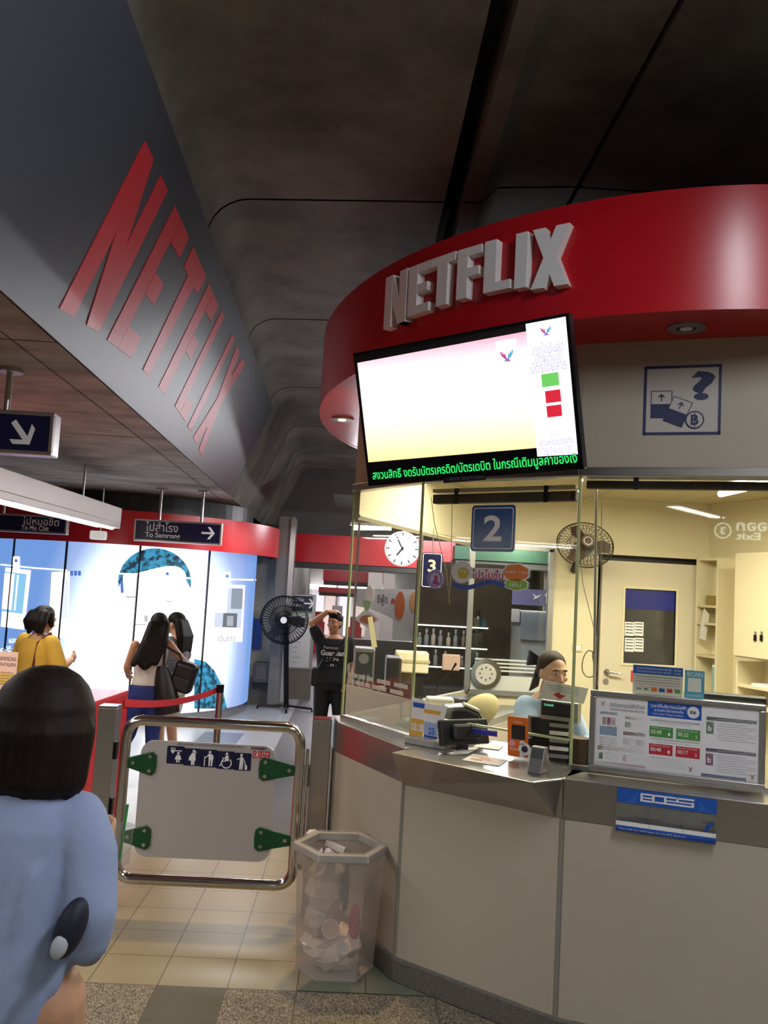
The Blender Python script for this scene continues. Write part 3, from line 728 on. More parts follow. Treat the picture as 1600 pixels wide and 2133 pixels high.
# ------------------------------------------------------------------ luminaire trough on the slab
lum = thing('luminaire_trough', 'long white boxed fluorescent light hanging under the stained slab', 'ceiling light', (-2.815, 6.5, 2.47))
TX0, TX1 = -2.95, -2.68
mb = MB(); 
mb.box((TX0, 1.0, 2.53), (TX1, 10.0, 2.70)); mb.box((TX0, 1.0, 2.47), (TX0 + .02, 10.0, 2.53)); mb.box((TX1 - .02, 1.0, 2.47), (TX1, 10.0, 2.53)); mb.box((TX0, 9.98, 2.47), (TX1, 10.0, 2.53))
mb.build('housing', mat('trough_white', 'd9d4cf', .4), lum, bevel=.004)
t2a, t2b = atz(115, 1067, 2.49).y, atz(212, 1097, 2.49).y
for k in range(5):
    y1 = t2b - k * 1.62; 
    mb = MB(); mb.cyl((-2.815, y1 - 1.2, 2.492), (-2.815, y1, 2.492), .03, 10); mb.build('fluorescent_tube', LAMPW, lum)
for y in (3, 6, 9): 
    mb = MB(); mb.cyl((-2.815, y, 2.70), (-2.815, y, 3.05), .012, 8); mb.build('hanger', ALU, lum)
p = aty(205, 1115, 11.2)
em = thing('emergency_light', 'small white emergency light box hanging at the end of the trough', 'emergency light', (p.x, p.y, p.z - .06))
mb = MB(); mb.cbox((p.x, p.y, p.z), (.2, .1, .11)); mb.build('lamp_box', mat('emergency_white', 'f4efe8', .4, emit=.55), em, bevel=.02)
mb = MB(); mb.cyl((p.x + .02, p.y, p.z + .05), (p.x + .02, p.y, 3.05), .01, 8); mb.build('stem', ALU, em)
# bare batten lamps fixed along the vault over the photographer (they light the canopy and the painted beam)
BATT = mat('batten_tube', 'f4f6ff', emit=170)
for (bx_, bz0, ya_, yb_) in ((1.45, 4.05, -.1, 2.3),):
    bt_ = thing('batten_light', 'bare fluorescent batten run along the vault above the queue', 'ceiling light', (bx_, (ya_ + yb_) / 2, bz0))
    mb = MB(); mb.box((bx_ - .36, ya_, bz0 + .035), (bx_ + .36, yb_, bz0 + .085)); mb.build('batten_housing', MATS['trough_white'], bt_)  # unseen cover, made wide to keep lamp light off the ceiling
    for k in range(2):
        y0 = ya_ + .0 + k * (yb_ - ya_) / 2; mb = MB(); mb.cyl((bx_, y0, bz0), (bx_, y0 + 1.2, bz0), .026, 10); mb.build('fluorescent_tube', BATT, bt_)
    for y in (ya_ + .5, yb_ - .5): mb = MB(); mb.cyl((bx_, y, bz0 + .09), (bx_, y, 4.6), .012, 6); mb.build('hanger', ALU, bt_)
a_, b_ = aty(733, 1099, 11.0), aty(815, 1100, 11.0)
bt_ = thing('tube_light', 'white fluorescent tube beyond the west pane under the window rail', 'ceiling light', ((a_.x + b_.x) / 2, 11, a_.z))
mb = MB(); mb.cyl(a_, b_, .028, 10); mb.build('fluorescent_tube', mat('far_tube', 'f8f8ff', emit=150), bt_)
mb = MB(); mb.box((a_.x - .02, 10.96, a_.z + .03), (b_.x + .02, 11.04, a_.z + .07)); mb.build('batten_housing', MATS['trough_white'], bt_)
for y_ in (12.4, 15.2):  # tubes added out of sight to brighten the vault legs
    b2 = thing('tube_light', 'unseen fill tube added over the concourse to light the vault legs, %s of two' % ('first' if y_ < 13 else 'second'), 'ceiling light', (1.6, y_, 3.15))
    mb = MB(); mb.cyl((1.0, y_, 3.15), (2.2, y_, 3.15), .028, 10); mb.build('fluorescent_tube', mat('corridor_fill_tube', 'f8f8ff', emit=240), b2); mb = MB(); mb.box((.98, y_ - .04, 3.18), (2.22, y_ + .04, 3.22)); mb.build('batten_housing', MATS['trough_white'], b2)
mb = MB(); mb.cyl(((a_.x + b_.x) / 2, 11, a_.z + .07), ((a_.x + b_.x) / 2, 11, 4.45), .01, 6); mb.build('hanger', ALU, bt_)
def lamp_case(label, a, b):  # box added behind an area light to serve as its housing
    o = thing('added_lamp_housing', label, 'ceiling light', ((a[0] + b[0]) / 2, (a[1] + b[1]) / 2, a[2])); mb = MB(); mb.box(a, b); mb.build('housing', MATS['trough_white'], o, bevel=.004)
lamp_case('white lamp housing on the booth ceiling over the desk with the low monitor', (.93, 5.6, 2.775), (2.17, 5.9, 2.818))
lamp_case('white lamp housing on the booth ceiling above the notice board desk', (1.98, 5.05, 2.775), (3.22, 5.35, 2.818))
lamp_case('short white lamp housing on the booth ceiling by the west panes', (.45, 5.48, 2.775), (.79, 6.32, 2.818))
lamp_case('added unseen lamp housing over the queue in front of the booth counter', (.6, -2.85, 3.07), (.8, -.35, 3.12)); lamp_case('added unseen lamp housing over the waiting area on the west side', (-1.1, -3.85, 3.07), (-.9, -1.35, 3.12)); lamp_case('added unseen lamp housing over the far east end of the queue', (3.1, -3.25, 3.07), (3.3, -.75, 3.12))
# ------------------------------------------------------------------ hanging signs
def hanging_sign(label, y, px0, py0, px1, py1, poles, thick=.09, board=True):
    a, b = aty(px0, py0, y), aty(px1, py1, y); x0, x1, z1, z0 = a.x, b.x, a.z, b.z
    t = thing('direction_sign', label, 'sign', ((x0 + x1) / 2, y, z0), None)
    F = facing(y)
    mb = MB(F); mb.box((x0, z0, -thick), (x1, z1, -.004)); mb.build('sign_box', ALU, t, bevel=.006)
    mb = MB(F); w = .022
    for r in ((x0, z0, x1, z0 + w), (x0, z1 - w, x1, z1), (x0, z0 + w, x0 + w, z1 - w), (x1 - w, z0 + w, x1, z1 - w)): mb.box((r[0], r[1], -.006), (r[2], r[3], .012))
    mb.build('frame', ALU, t, bevel=.004)
    plate(F, (x0 + w, z0 + w, x1 - w, z1 - w), NAVY, t, 'face', -.004, .002)
    for px in poles:
        x = aty(px, py0 - 30, y).x; mb = MB(); mb.cyl((x, y + thick / 2, z1), (x, y + thick / 2, 3.05), .018, 10); mb.build('pole', ALU, t, smooth=True)
        mb = MB(); mb.cyl((x, y + thick / 2, 3.03), (x, y + thick / 2, 3.05), .07, 16); mb.build('ceiling_plate', ALU, t, smooth=True)
    return t, F, (x0, z0, x1, z1)
t, F, (x0, z0, x1, z1) = hanging_sign('navy To Samrong sign with arrow hung from the slab by two poles', 10.9, 281, 1080, 460, 1136, (333, 421))
w, h = x1 - x0, z1 - z0
text('ไปสำโรง', F, (x0 + .13 * w, z0 + .47 * h, x0 + .50 * w, z0 + .90 * h), SWHITE, t, c=.002, bold=.004)
text('To Samrong', F, (x0 + .13 * w, z0 + .13 * h, x0 + .53 * w, z0 + .42 * h), SWHITE, t, c=.002, bold=.02)
def arrow(F, cx, cz, s, ang, m, parent, c=.002, wgt=.17):
    R = Matrix.Rotation(math.radians(ang), 2)
    P = [(-.5, -wgt / 2), (.28, -wgt / 2), (-.02, -.5), (.2, -.5), (.58, 0), (.2, .5), (-.02, .5), (.28, wgt / 2), (-.5, wgt / 2)]
    mb = MB(F); mb.prism([(cx + (R @ Vector(p))[0] * s, cz + (R @ Vector(p))[1] * s) for p in P], c, c + .002); return mb.build('arrow', m, parent)
arrow(F, x0 + .84 * w, z0 + .52 * h, .56 * h, 0, SWHITE, t)
t, F, (x0, z0, x1, z1) = hanging_sign('navy To Mo Chit sign half hidden behind the light trough', 10.6, -120, 1062, 138, 1114, (8,))
w, h = x1 - x0, z1 - z0
u0 = aty(48, 1080, 10.6).x; u1 = aty(124, 1080, 10.6).x; u2 = aty(102, 1100, 10.6).x
text('ไปหมอชิต', F, (u0, z0 + .45 * h, u1, z0 + .93 * h), SWHITE, t, c=.002, bold=.004)
text('To Mo Chit', F, (u0 - .01, z0 + .14 * h, u2, z0 + .42 * h), SWHITE, t, c=.002, bold=.02)
t, F, (x0, z0, x1, z1) = hanging_sign('near navy sign with a diagonal white arrow on a ceiling pole', 4.8, -190, 842, 108, 950, (10,), .1)
q = aty(44, 900, 4.8); arrow(F, q.x, q.z, .145, -52, SWHITE, t, wgt=.22)

# ------------------------------------------------------------------ swing gate, posts, barrier
YG = 5.25
def g(px, py, y=YG): p = aty(px, py, y); return p.x, p.z
gate = thing('swing_gate', 'steel tube swing gate with a grey panel of accessibility pictograms', 'gate', (g(430, 1700)[0], YG, .2))
xl, zt = g(268, 1497); xr, _ = g(618, 1520); zb = g(430, 1838)[1]
xl = g(253, 1660)[0]; xr = g(618, 1680)[0]; zt = g(440, 1507)[1]
mb = MB(); F = facing(YG)
loop = rrect(xl, zb, xr, zt, .095, 6); pts = [F @ Vector((a, b, 0)) for a, b in loop]
mb.tube(pts, .03, 14, closed=True); mb.build('tube_frame', CHROME, gate, smooth=True)
panel_px = [(302, 1540), (585, 1556), (553, 1800), (272, 1778)]
pr = [g(*p) for p in panel_px]
pa0, pa1 = (pr[0][0] + pr[3][0]) / 2, (pr[1][0] + pr[2][0]) / 2; pz0, pz1 = (pr[2][1] + pr[3][1]) / 2, (pr[0][1] + pr[1][1]) / 2
GP = mat('gate_panel_grey', 'b6afab', .4)
mb = MB(F); mb.prism(rrect(pa0, pz0, pa1, pz1, .075, 6), -.008, .008); mb.build('panel', GP, gate)
GGREEN = mat('bracket_green', '0c4a26', .35)
for sx, z in ((-1, pz1 - .13), (-1, pz0 + .11), (1, pz1 - .13), (1, pz0 + .13)):
    xi, xo = (pa0 + .07, xl + .02) if sx < 0 else (pa1 - .07, xr - .02)
    mb = MB(F); P = [(xi, z + .06), (xi - sx * .03, z + .062), (xi - sx * .03, z - .062), (xi, z - .06), (xo, z - .028), (xo, z + .028)]
    P = [(xo, z + .028), (xi, z + .068), (xi - sx * .022, z + .05), (xi - sx * .026, z), (xi - sx * .022, z - .05), (xi, z - .068), (xo, z - .028)]
    mb.prism(P, .008, .02); b_ = mb.build('bracket', GGREEN, gate, bevel=.004)
    for dx, dz in ((.0, .04), (.0, -.04), (1, .0)):
        x = xi + sx * .012 if dx == 0 else xo - sx * .035
        mb = MB(F); mb.disc((x, z + dz, .02), .011, .006, 12); mb.build('bolt', CHROME, b_)
# pictogram plates (square navy plates with white figures)
def blob(mb, P, c0, c1): mb.prism(P, c0, c1)
def circ(x, y, r, n=14): return [(x + r * math.cos(2 * math.pi * k / n), y + r * math.sin(2 * math.pi * k / n)) for k in range(n)]
def thickline(mb, pts, w, c0, c1):
    for a, b in zip(pts[:-1], pts[1:]):
        d = Vector((b[0] - a[0], b[1] - a[1])); d.normalize(); n = Vector((-d.y, d.x)) * w / 2
        mb.prism([(a[0] + n.x, a[1] + n.y), (a[0] - n.x, a[1] - n.y), (b[0] - n.x, b[1] - n.y), (b[0] + n.x, b[1] + n.y)], c0, c1)
FIG = {
 'child': ([circ(.66, .60, .075), [(.56, .5), (.76, .5), (.86, .25), (.46, .25)], [(.56, .25), (.63, .25), (.63, .08), (.56, .08)], [(.68, .25), (.75, .25), (.75, .08), (.68, .08)], [(.22, .72), (.44, .72), (.33, .56)]], [[(.2, .74), (.85, .74)]]),
 'pregnant': ([circ(.58, .86, .075), [(.5, .76), (.68, .76), (.72, .3), (.3, .3), (.33, .5)], [(.46, .3), (.56, .3), (.56, .05), (.46, .05)], [(.58, .3), (.66, .3), (.66, .05), (.58, .05)]], [[(.64, .88), (.74, .76)]]),
 'elder': ([circ(.55, .86, .075), [(.45, .77), (.7, .74), (.78, .55), (.74, .4), (.5, .4)], [(.5, .42), (.6, .42), (.58, .06), (.5, .06)], [(.64, .42), (.74, .42), (.72, .06), (.64, .06)]], [[(.46, .7), (.34, .55), (.25, .6)], [(.26, .6), (.26, .06)]]),
 'wheelchair': ([circ(.56, .86, .075), [(.48, .76), (.66, .76), (.68, .45), (.46, .45)]], [[(.46, .6), (.3, .62)], [(.5, .45), (.3, .42), (.18, .15)]]),
 'traveller': ([circ(.42, .88, .075), [(.36, .78), (.5, .78), (.54, .45), (.34, .45)], [(.34, .46), (.44, .46), (.42, .05), (.32, .05)], [(.45, .46), (.55, .46), (.53, .05), (.45, .05)], [(.64, .33), (.78, .31), (.8, .06), (.66, .04)]], [[(.36, .7), (.18, .6)], [(.5, .72), (.62, .52), (.68, .33)]]),
}
ppx = [(349, 1556, 384, 1591), (384, 1559, 418, 1595), (418.5, 1562, 453, 1598), (453, 1565, 488, 1602), (488.5, 1568, 523, 1605)]
for k, (q, nm) in enumerate(zip(ppx, FIG)):
    a0, b1 = g(q[0] + .5, (q[1] + 1 + q[1]) / 2); a1, b0 = g(q[2] - .8, q[3]); b1 = b0 + (a1 - a0) * 1.0
    t = plate(F, (a0, b0, a1, b1), NAVY, gate, 'pictogram_plate', .008, .0105, .008); s = a1 - a0
    mb = MB(F); polys, lines = FIG[nm]
    for j, P in enumerate(polys): mb.prism([(a0 + x * s, b0 + y * s) for x, y in P], .010, .0112 + .0001 * j)
    for L_ in lines: thickline(mb, [(a0 + x * s, b0 + y * s) for x, y in L_], .05 * s, .010, .0118)
    if nm == 'wheelchair':
        MBR = [(a0 + s * (.56 + .28 * math.cos(th)), b0 + s * (.34 + .28 * math.sin(th))) for th in [math.radians(130 + 280 * i / 14) for i in range(15)]]; thickline(mb, MBR, .06 * s, .010, .0116)
    mb.build('figure', SWHITE, t)
    if nm == 'child': text('90', F, (a0 + .2 * s, b0 + .78 * s, a0 + .48 * s, b0 + .92 * s), SWHITE, t, c=.0105)
a0, b1 = g(371, 1549); a1, b0 = g(507, 1561)
text('เพื่อความปลอดภัย โปรดติดต่อเจ้าหน้าที่ห้องจำหน่ายตั๋ว เมื่อใช้ประตูพิเศษ', F, (a0, (b0 + b1) / 2 - .005, a1, (b0 + b1) / 2 + .018), INK, gate, 'caption', c=.008)
text('for your safety please contact ticket office staff', F, (a0 + .04, (b0 + b1) / 2 - .02, a1 - .04, (b0 + b1) / 2 - .010), INKL, gate, 'caption', c=.008)
a0, b1 = g(528, 1563); a1, b0 = g(562, 1580)
pl = plate(F, (a0, b0, a1, b1), REDP, gate, 'pull_label', .008, .0105, .004); w, h = a1 - a0, b1 - b0
text('ดึง', F, (a0 + .52 * w, b0 + .5 * h, a0 + .92 * w, b0 + .92 * h), SWHITE, pl, c=.0105); text('PULL', F, (a0 + .52 * w, b0 + .1 * h, a0 + .94 * w, b0 + .38 * h), SWHITE, pl, c=.0105)
mb = MB(F); mb.ringdisc((a0 + .25 * w, b0 + .5 * h, .0105), .38 * h, .44 * h, .001); mb.prism([(a0 + .25 * w - .2 * h, b0 + .5 * h), (a0 + .25 * w + .2 * h, b0 + .5 * h), (a0 + .25 * w, b0 + .22 * h)], .0105, .0115); mb.prism([(a0 + .25 * w - .09 * h, b0 + .48 * h), (a0 + .25 * w + .09 * h, b0 + .48 * h), (a0 + .25 * w + .09 * h, b0 + .74 * h), (a0 + .25 * w - .09 * h, b0 + .74 * h)], .0105, .0114); mb.build('arrow_ring', SWHITE, pl)
a0, b1 = g(523, 1555); a1, b0 = g(556, 1562); text('GUNNEBO', F, (a0, b0, a1, b1), BLACK, gate, 'maker_mark', c=.008, bold=.03)
# hinge side
mb = MB(); mb.cyl((xr + .045, YG, zb + .1), (xr + .045, YG, zt - .12), .01, 8); mb.build('latch_rod', CHROME, gate)
def gatepost(px0, px1, pyt, y, label, dz=.12):
    a, z = g((px0 + px1) / 2, pyt, y); w = (px1 - px0) / FPX * y
    t = thing('gate_post', label, 'post', (a, y + dz / 2, 0))
    mb = MB(); mb.box((a - w / 2, y, 0), (a + w / 2, y + dz, z - .012)); mb.build('post_body', STEEL, t, bevel=.004)
    mb = MB(); mb.box((a - w / 2 - .003, y - .004, z - .012), (a + w / 2 + .003, y + dz + .003, z)); mb.build('post_cap', CHROME, t, bevel=.003)
    return t, a, z, w
t, a, z, w = gatepost(652, 691, 1498, 5.42, 'steel gate post against the ticket booth beside the gate')
mb = MB(); mb.box((a - w / 2 - .03, 5.40, z - .40), (a - w / 2 - .002, 5.44, z - .27)); mb.build('latch', BLACK, t, bevel=.004)
t, a, z, w = gatepost(206, 243, 1471, 5.3, 'steel gate post standing in front of the red counter')
for dz in (.2, .52):
    mb = MB(); mb.box((a + w / 2 + .001, 5.28, z - dz - .1), (a + w / 2 + .022, 5.34, z - dz)); mb.build('hinge', BLACKM, t, bevel=.003)
# red counter with a sign frame on it
cr = atz(268, 1438, 1.1); cf = atz(195, 1462, 1.1)
ctr = thing('red_counter', 'low red laminate counter beside the swing gate', 'counter', ((cr.x - 4) / 2, 6, 0))
mb = MB(); P = [(cr.x, cr.y), (cf.x, cf.y), (cf.x - .10, 5.2), (-4.6, 5.2), (-4.6, cr.y)]
mb.prism(P, .06, 1.07); mb.build('counter_body', REDF, ctr)
mb = MB(); mb.prism(P, 1.07, 1.1); mb.build('counter_top', mat('counter_top_red', 'd24650', .22), ctr, bevel=.004)
mb = MB(); mb.prism([(x - .03, y) for x, y in P], 0, .06); mb.build('counter_plinth', BLACK, ctr)
# stanchion with red belt
sy = 8.5; sx = aty(458, 1440, sy).x; szt = aty(463, 1426, sy).z
st = thing('belt_stanchion', 'polished belt post standing on the grey floor behind the gate', 'stanchion', (sx, sy, 0))
mb = MB(); mb.cyl((sx, sy, .02), (sx, sy, szt - .075), .032, 16); mb.build('post', CHROME, st, smooth=True)
mb = MB(); mb.cyl((sx, sy, szt - .075), (sx, sy, szt), .037, 16); mb.build('belt_head', BLACKM, st, smooth=True)
mb = MB(); mb.cyl((sx, sy, 0), (sx, sy, .02), .17, 28); mb.build('foot_plate', CHROME, st, bevel=.006)
bl = aty(266, 1461, 6.7); 
bel = MB(); R = []
for k in range(17):
    u = k / 16; p = Vector((sx - .03, sy - .02, szt - .055)).lerp(Vector((bl.x, 6.62, bl.z)), u); sag = .05 * 4 * u * (1 - u)
    h = .027
    R.append([(p.x, p.y - .002, p.z - sag - h), (p.x, p.y + .002, p.z - sag - h), (p.x, p.y + .002, p.z - sag + h), (p.x, p.y - .002, p.z - sag + h)])
bel.loft(R); tag(bel.build('queue_belt', mat('belt_red', 'c9202c', .6)), 'red webbing belt stretched from the stanchion to the red counter', 'belt')
# second stanchion farther back (thin grey post behind the walking woman)
s2x, s2y = aty(318, 1500, 9.6).x, 9.6
st = thing('belt_stanchion', 'thin grey post between the legs of the woman in jeans', 'stanchion', (s2x, s2y, 0))
mb = MB(); mb.cyl((s2x, s2y, .02), (s2x, s2y, .98), .03, 14); mb.build('post', ALU, st, smooth=True)
mb = MB(); mb.cyl((s2x, s2y, 0), (s2x, s2y, .02), .16, 28); mb.build('foot_plate', ALU, st)
# notice in a stand on the counter
ny = 6.3
nt_ = thing('notice_stand', 'yellow-and-white paper notice standing on the red counter', 'notice', (aty(20, 1420, ny).x, ny, 1.1))
F = facing(ny); r = (aty(-60, 1360, ny).x, 1.115, aty(38, 1360, ny).x, aty(20, 1358, ny).z)
plate(F, r, mat('notice_cream', 'e4dfc0', .6), nt_, 'sheet', -.004, 0); 
mb = MB(F); mb.box((r[0], 1.1, -.05), (r[2], 1.116, .05)); mb.build('stand_foot', ACRYL, nt_)
x0 = aty(0, 1380, ny).x; x1 = r[2] - .012
text('กล่องรวม', F, (x0 - .05, aty(0, 1375, ny).z, x1, aty(0, 1364, ny).z), INK, nt_, bold=.01)
text('โมทนาบุญ', F, (x0 - .05, aty(0, 1389, ny).z, x1, aty(0, 1377, ny).z), INK, nt_, bold=.01)
plate(F, (r[0] + .1, aty(0, 1425, ny).z, x1, aty(0, 1402, ny).z), mat('notice_yellow', 'd9d36a', .6), nt_, 'highlight', 0, .001)
for k in range(5): text('รายละเอียดบริการ', F, (x0 - .03, aty(0, 1402 + 6 * k, ny).z, x1 - .01, aty(0, 1398 + 6 * k, ny).z), INK, nt_, c=.001)

# ------------------------------------------------------------------ hexagonal see-through litter bin
BC = Vector((.005, 4.735, 0))
bin_ = thing('litter_bin', 'clear hexagonal plastic litter bin with grey rim beside the ticket booth', 'bin', tuple(BC))
def hexa(r, z, yaw=4, n=6): return [(BC.x + r * math.cos(math.radians(60 * k + yaw)), BC.y + r * math.sin(math.radians(60 * k + yaw)), z) for k in range(n)]
BINM = glass_mat('cloudy_plastic', (.93, .89, .86), .35, .16)
mb = MB(); R = [hexa(.195, .0), hexa(.205, .02), hexa(.238, .60), hexa(.232, .60), hexa(.199, .024), hexa(.19, .02)]
mb.loft([hexa(.20, .012), hexa(.236, .595)], caps=False)
mb.loft([hexa(.197, .012), hexa(.233, .595)], caps=False); mb.build('shell', BINM, bin_)
mb = MB(); mb.loft([hexa(.203, 0), hexa(.203, .014)]); mb.build('base', mat('bin_base', 'a9a39b', .5), bin_)
mb = MB(); mb.loft([hexa(.252, .585), hexa(.252, .622), hexa(.212, .622), hexa(.212, .585)], closed=True); mb.build('rim', mat('bin_rim', 'b9b7b2', .45), bin_, bevel=.004)
random.seed(11)
# liner bag with a ragged cuff over the rim
mb = MB(); R = []; n = 48
for (r, z, jit) in ((.245, .50, .012), (.258, .53, .008), (.257, .59, .003), (.256, .628, .0), (.21, .628, .0), (.206, .58, .004), (.2, .40, .01)):
    ring = []
    for k in range(n):
        a = 360 * k / n; hx = math.cos(math.radians(30)) / math.cos(math.radians((a - 4) % 60 - 30)); rr = r * hx + random.uniform(-jit, jit)
        drop = -.075 * math.exp(-((a - 305) / 26) ** 2) if z < .54 else 0
        ring.append((BC.x + rr * math.cos(math.radians(a)), BC.y + rr * math.sin(math.radians(a)), z + drop + random.uniform(-jit, jit)))
    R.append(ring)
mb.loft(R, caps=False); mb.build('liner_bag', glass_mat('bag_film', (.93, .92, .91), 1.0, .07), bin_, smooth=True)
def litter(name, label, cat, c, build): 
    t = build(MB()); o = t.build(name, litter.m, None, smooth=True); return tag(o, label, cat, 'rubbish inside the clear litter bin')
litter.m = mat('crumpled_paper', 'e2dbda', .7, noise=(14, .2))
def crumple(mb, c, r, seed, k=.18):
    rnd = random.Random(seed); n, m = 14, 9; R = []
    for j in range(1, m):
        a = math.pi * j / m - math.pi / 2; R.append([(c[0] + r[0] * math.cos(a) * math.cos(2 * math.pi * i / n) * (1 + rnd.uniform(-k, k)), c[1] + r[1] * math.cos(a) * math.sin(2 * math.pi * i / n) * (1 + rnd.uniform(-k, k)), c[2] + r[2] * math.sin(a) * (1 + rnd.uniform(-k, k))) for i in range(n)])
    return mb.loft(R)
items = [('crumpled_bag', 'pale crumpled plastic bag filling the bottom of the litter bin', 'bag', (-.02, -.02, .12), (.15, .145, .11), 'efe8e8'),
         ('crumpled_bag', 'pinkish white crumpled wrapper halfway up inside the litter bin', 'wrapper', (-.07, -.06, .42), (.095, .09, .17), 'ded6d8'),
         ('crumpled_bag', 'grey crumpled wrapper against the middle of the litter bin', 'wrapper', (-.08, -.06, .26), (.085, .08, .10), 'd4cdcd'),
         ('magenta_wrapper', 'magenta plastic wrapper low inside the litter bin', 'wrapper', (.09, -.06, .25), (.03, .05, .085), 'c0407c'),
         ('dark_wrapper', 'dark grey folded wrapper in the upright strip of rubbish', 'wrapper', (.035, -.1, .43), (.018, .02, .12), '6a6468'),
         ('dark_wrapper', 'dark wrapper next to the white cup lid in the bin', 'wrapper', (.075, -.10, .125), (.035, .03, .035), '4a4a50')]
for i, (nm, lab, cat, c, r, col) in enumerate(items):
    mb = MB(); crumple(mb, (BC.x + c[0], BC.y + c[1], c[2]), r, i + 3)
    tag(mb.build(nm, mat('litter_%s' % col, col, .6)), lab, cat)
def cup(c, r, h, lab, col, lid=False):
    t = thing('paper_cup', lab, 'cup', (BC.x + c[0], BC.y + c[1], c[2]))
    M = Matrix.Translation((BC.x + c[0], BC.y + c[1], c[2])) @ Matrix.Rotation(math.radians(72), 4, 'X')
    mb = MB(M); mb.loft([[(r * q * math.cos(2 * math.pi * k / 20), r * q * math.sin(2 * math.pi * k / 20), z) for k in range(20)] for q, z in ((.72, -h), (1., 0))]); mb.build('cup_body', mat('cup_' + col, col, .5), t, smooth=True)
    mb = MB(M); mb.ringdisc((0, 0, -.004), r * .94, r * 1.06, .008); mb.build('cup_rim', mat('cup_rim', 'eeeae6', .5), t, smooth=True)
cup((-.03, -.155, .245), .043, .07, 'pale paper cup lying on its side inside the litter bin', 'd9c6bd')
cup((.04, -.165, .16), .027, .05, 'small white paper cup beneath the bigger cup in the bin', 'e8e8ee')
for (px, py, dx, dy, lab, col, rot) in ((655, 1742, .06, .09, 'white crumpled paper tissue on top of the rubbish', 'dcdad8', .5), (679, 1752, .09, .05, 'brown food carton on top of the rubbish in the bin', '8a6450', -.35), (700, 1762, .11, .05, 'white folded paper box lying under the bin rim', 'e0dbd6', -.3)):
    p = atz(px, py, .555); M = Matrix.Translation(p) @ Matrix.Rotation(rot, 4, 'Z') @ Matrix.Rotation(.3, 4, 'Y')
    mb = MB(M); mb.cbox((0, 0, 0), (dx, dy, .03)) if col != 'dcdad8' else crumple(mb, (0, 0, 0), (.05, .05, .035), 9, .25)
    tag(mb.build('food_wrapper', mat('litter_' + col, col, .6)), lab, 'wrapper')
F_ = frame((BC.x - .235, BC.y - .08, 0), 116)
FBN = frame((BC.x - .83 * .214, BC.y - .56 * .214, 0), 146); text('MU', FBN, (-.07, .50, -.035, .53), BLACK, bin_, 'printed_mark', bold=.02)

# ------------------------------------------------------------------ television
TVC = Vector((.42, 3.855, 2.778)); TW, TH = 1.10, .64
FT = frame(TVC, 126.7, 13.6); FT = FT @ Matrix.Rotation(math.radians(2.372), 4, 'Z')
tv = thing('television', 'large tilted flat screen glowing pale yellow under the canopy wordmark', 'television', tuple(TVC))
mb = MB(FT); mb.box((-TW / 2, -TH / 2, -.045), (TW / 2, TH / 2, -.002)); mb.build('cabinet', BLACK, tv, bevel=.006)
mb = MB(FT); bz_ = .014
for r in ((-TW / 2, -TH / 2, TW / 2, -TH / 2 + .02), (-TW / 2, TH / 2 - bz_, TW / 2, TH / 2), (-TW / 2, -TH / 2, -TW / 2 + bz_, TH / 2), (TW / 2 - bz_, -TH / 2, TW / 2, TH / 2)): mb.box((r[0], r[1], -.01), (r[2], r[3], .004))
mb.build('bezel', BLACKM, tv, bevel=.002)
plate(FT, (-TW / 2 + .01, -TH / 2 + .01, TW / 2 - .01, TH / 2 - .01), mat('screen_black', '0c0a14', .12), tv, 'screen', -.006, .0)
def tvp(px, py): return onf(FT, px, py)
def screen_mat():
    m = bpy.data.materials.new('screen_picture'); m.use_nodes = True; nt = m.node_tree; L = nt.links; b = nt.nodes['Principled BSDF']
    tc = nt.nodes.new('ShaderNodeTexCoord'); sp = nt.nodes.new('ShaderNodeSeparateXYZ'); L.new(tc.outputs['Generated'], sp.inputs[0])
    rp = nt.nodes.new('ShaderNodeValToRGB'); L.new(sp.outputs[2], rp.inputs[0]); e = rp.color_ramp.elements
    e[0].position = .0; e[0].color = (*srgb('ffdf9a'), 1); e[1].position = 1.; e[1].color = (*srgb('f6a6bc'), 1)
    for pos, c in ((.22, 'fff3cf'), (.5, 'fffdf4'), (.8, 'fff4f0'), (.93, 'fdc9d6')): k = e.new(pos); k.color = (*srgb(c), 1)
    L.new(rp.outputs[0], b.inputs['Emission Color']); b.inputs['Emission Strength'].default_value = 1.3; b.inputs['Base Color'].default_value = (.02, .02, .02, 1)
    return m
P = [tvp(745, 756), tvp(1097, 690), tvp(1118, 933), tvp(768, 963)]
mb = MB(FT); mb.prism(P, .0, .002); mb.build('picture', screen_mat(), tv)
mb = MB(FT); mb.prism([tvp(1095, 669), tvp(1178, 655), tvp(1204, 946), tvp(1120, 951)], .0, .003); mb.build('side_panel', mat('screen_white', 'f4f2ff', .5, emit=1.15), tv)
def tvq(px0, py0, px1, py1, m, nm='picture_detail', c=.003):
    a0, b1 = tvp(px0, py0); a1, b0 = tvp(px1, py1); sk_ = 0
    mb = MB(FT); mb.prism([(a0, b0), (a1, b0), (a1, b1), (a0, b1)], c, c + .001); return mb.build(nm, m, tv)
tvq(1128, 780, 1166, 802, mat('tv_green', '6fcf62', emit=1.0)); tvq(1136, 815, 1170, 836, mat('tv_red', 'd8283c', emit=1.0)); tvq(1139, 846, 1172, 866, MATS['tv_red'])
tvq(1032, 712, 1081, 762, MATS['screen_white'], c=.002)
TVP_, TVB = mat('tv_pink', 'c8388c', emit=.9), mat('tv_blue', '4aa8d8', emit=.9)
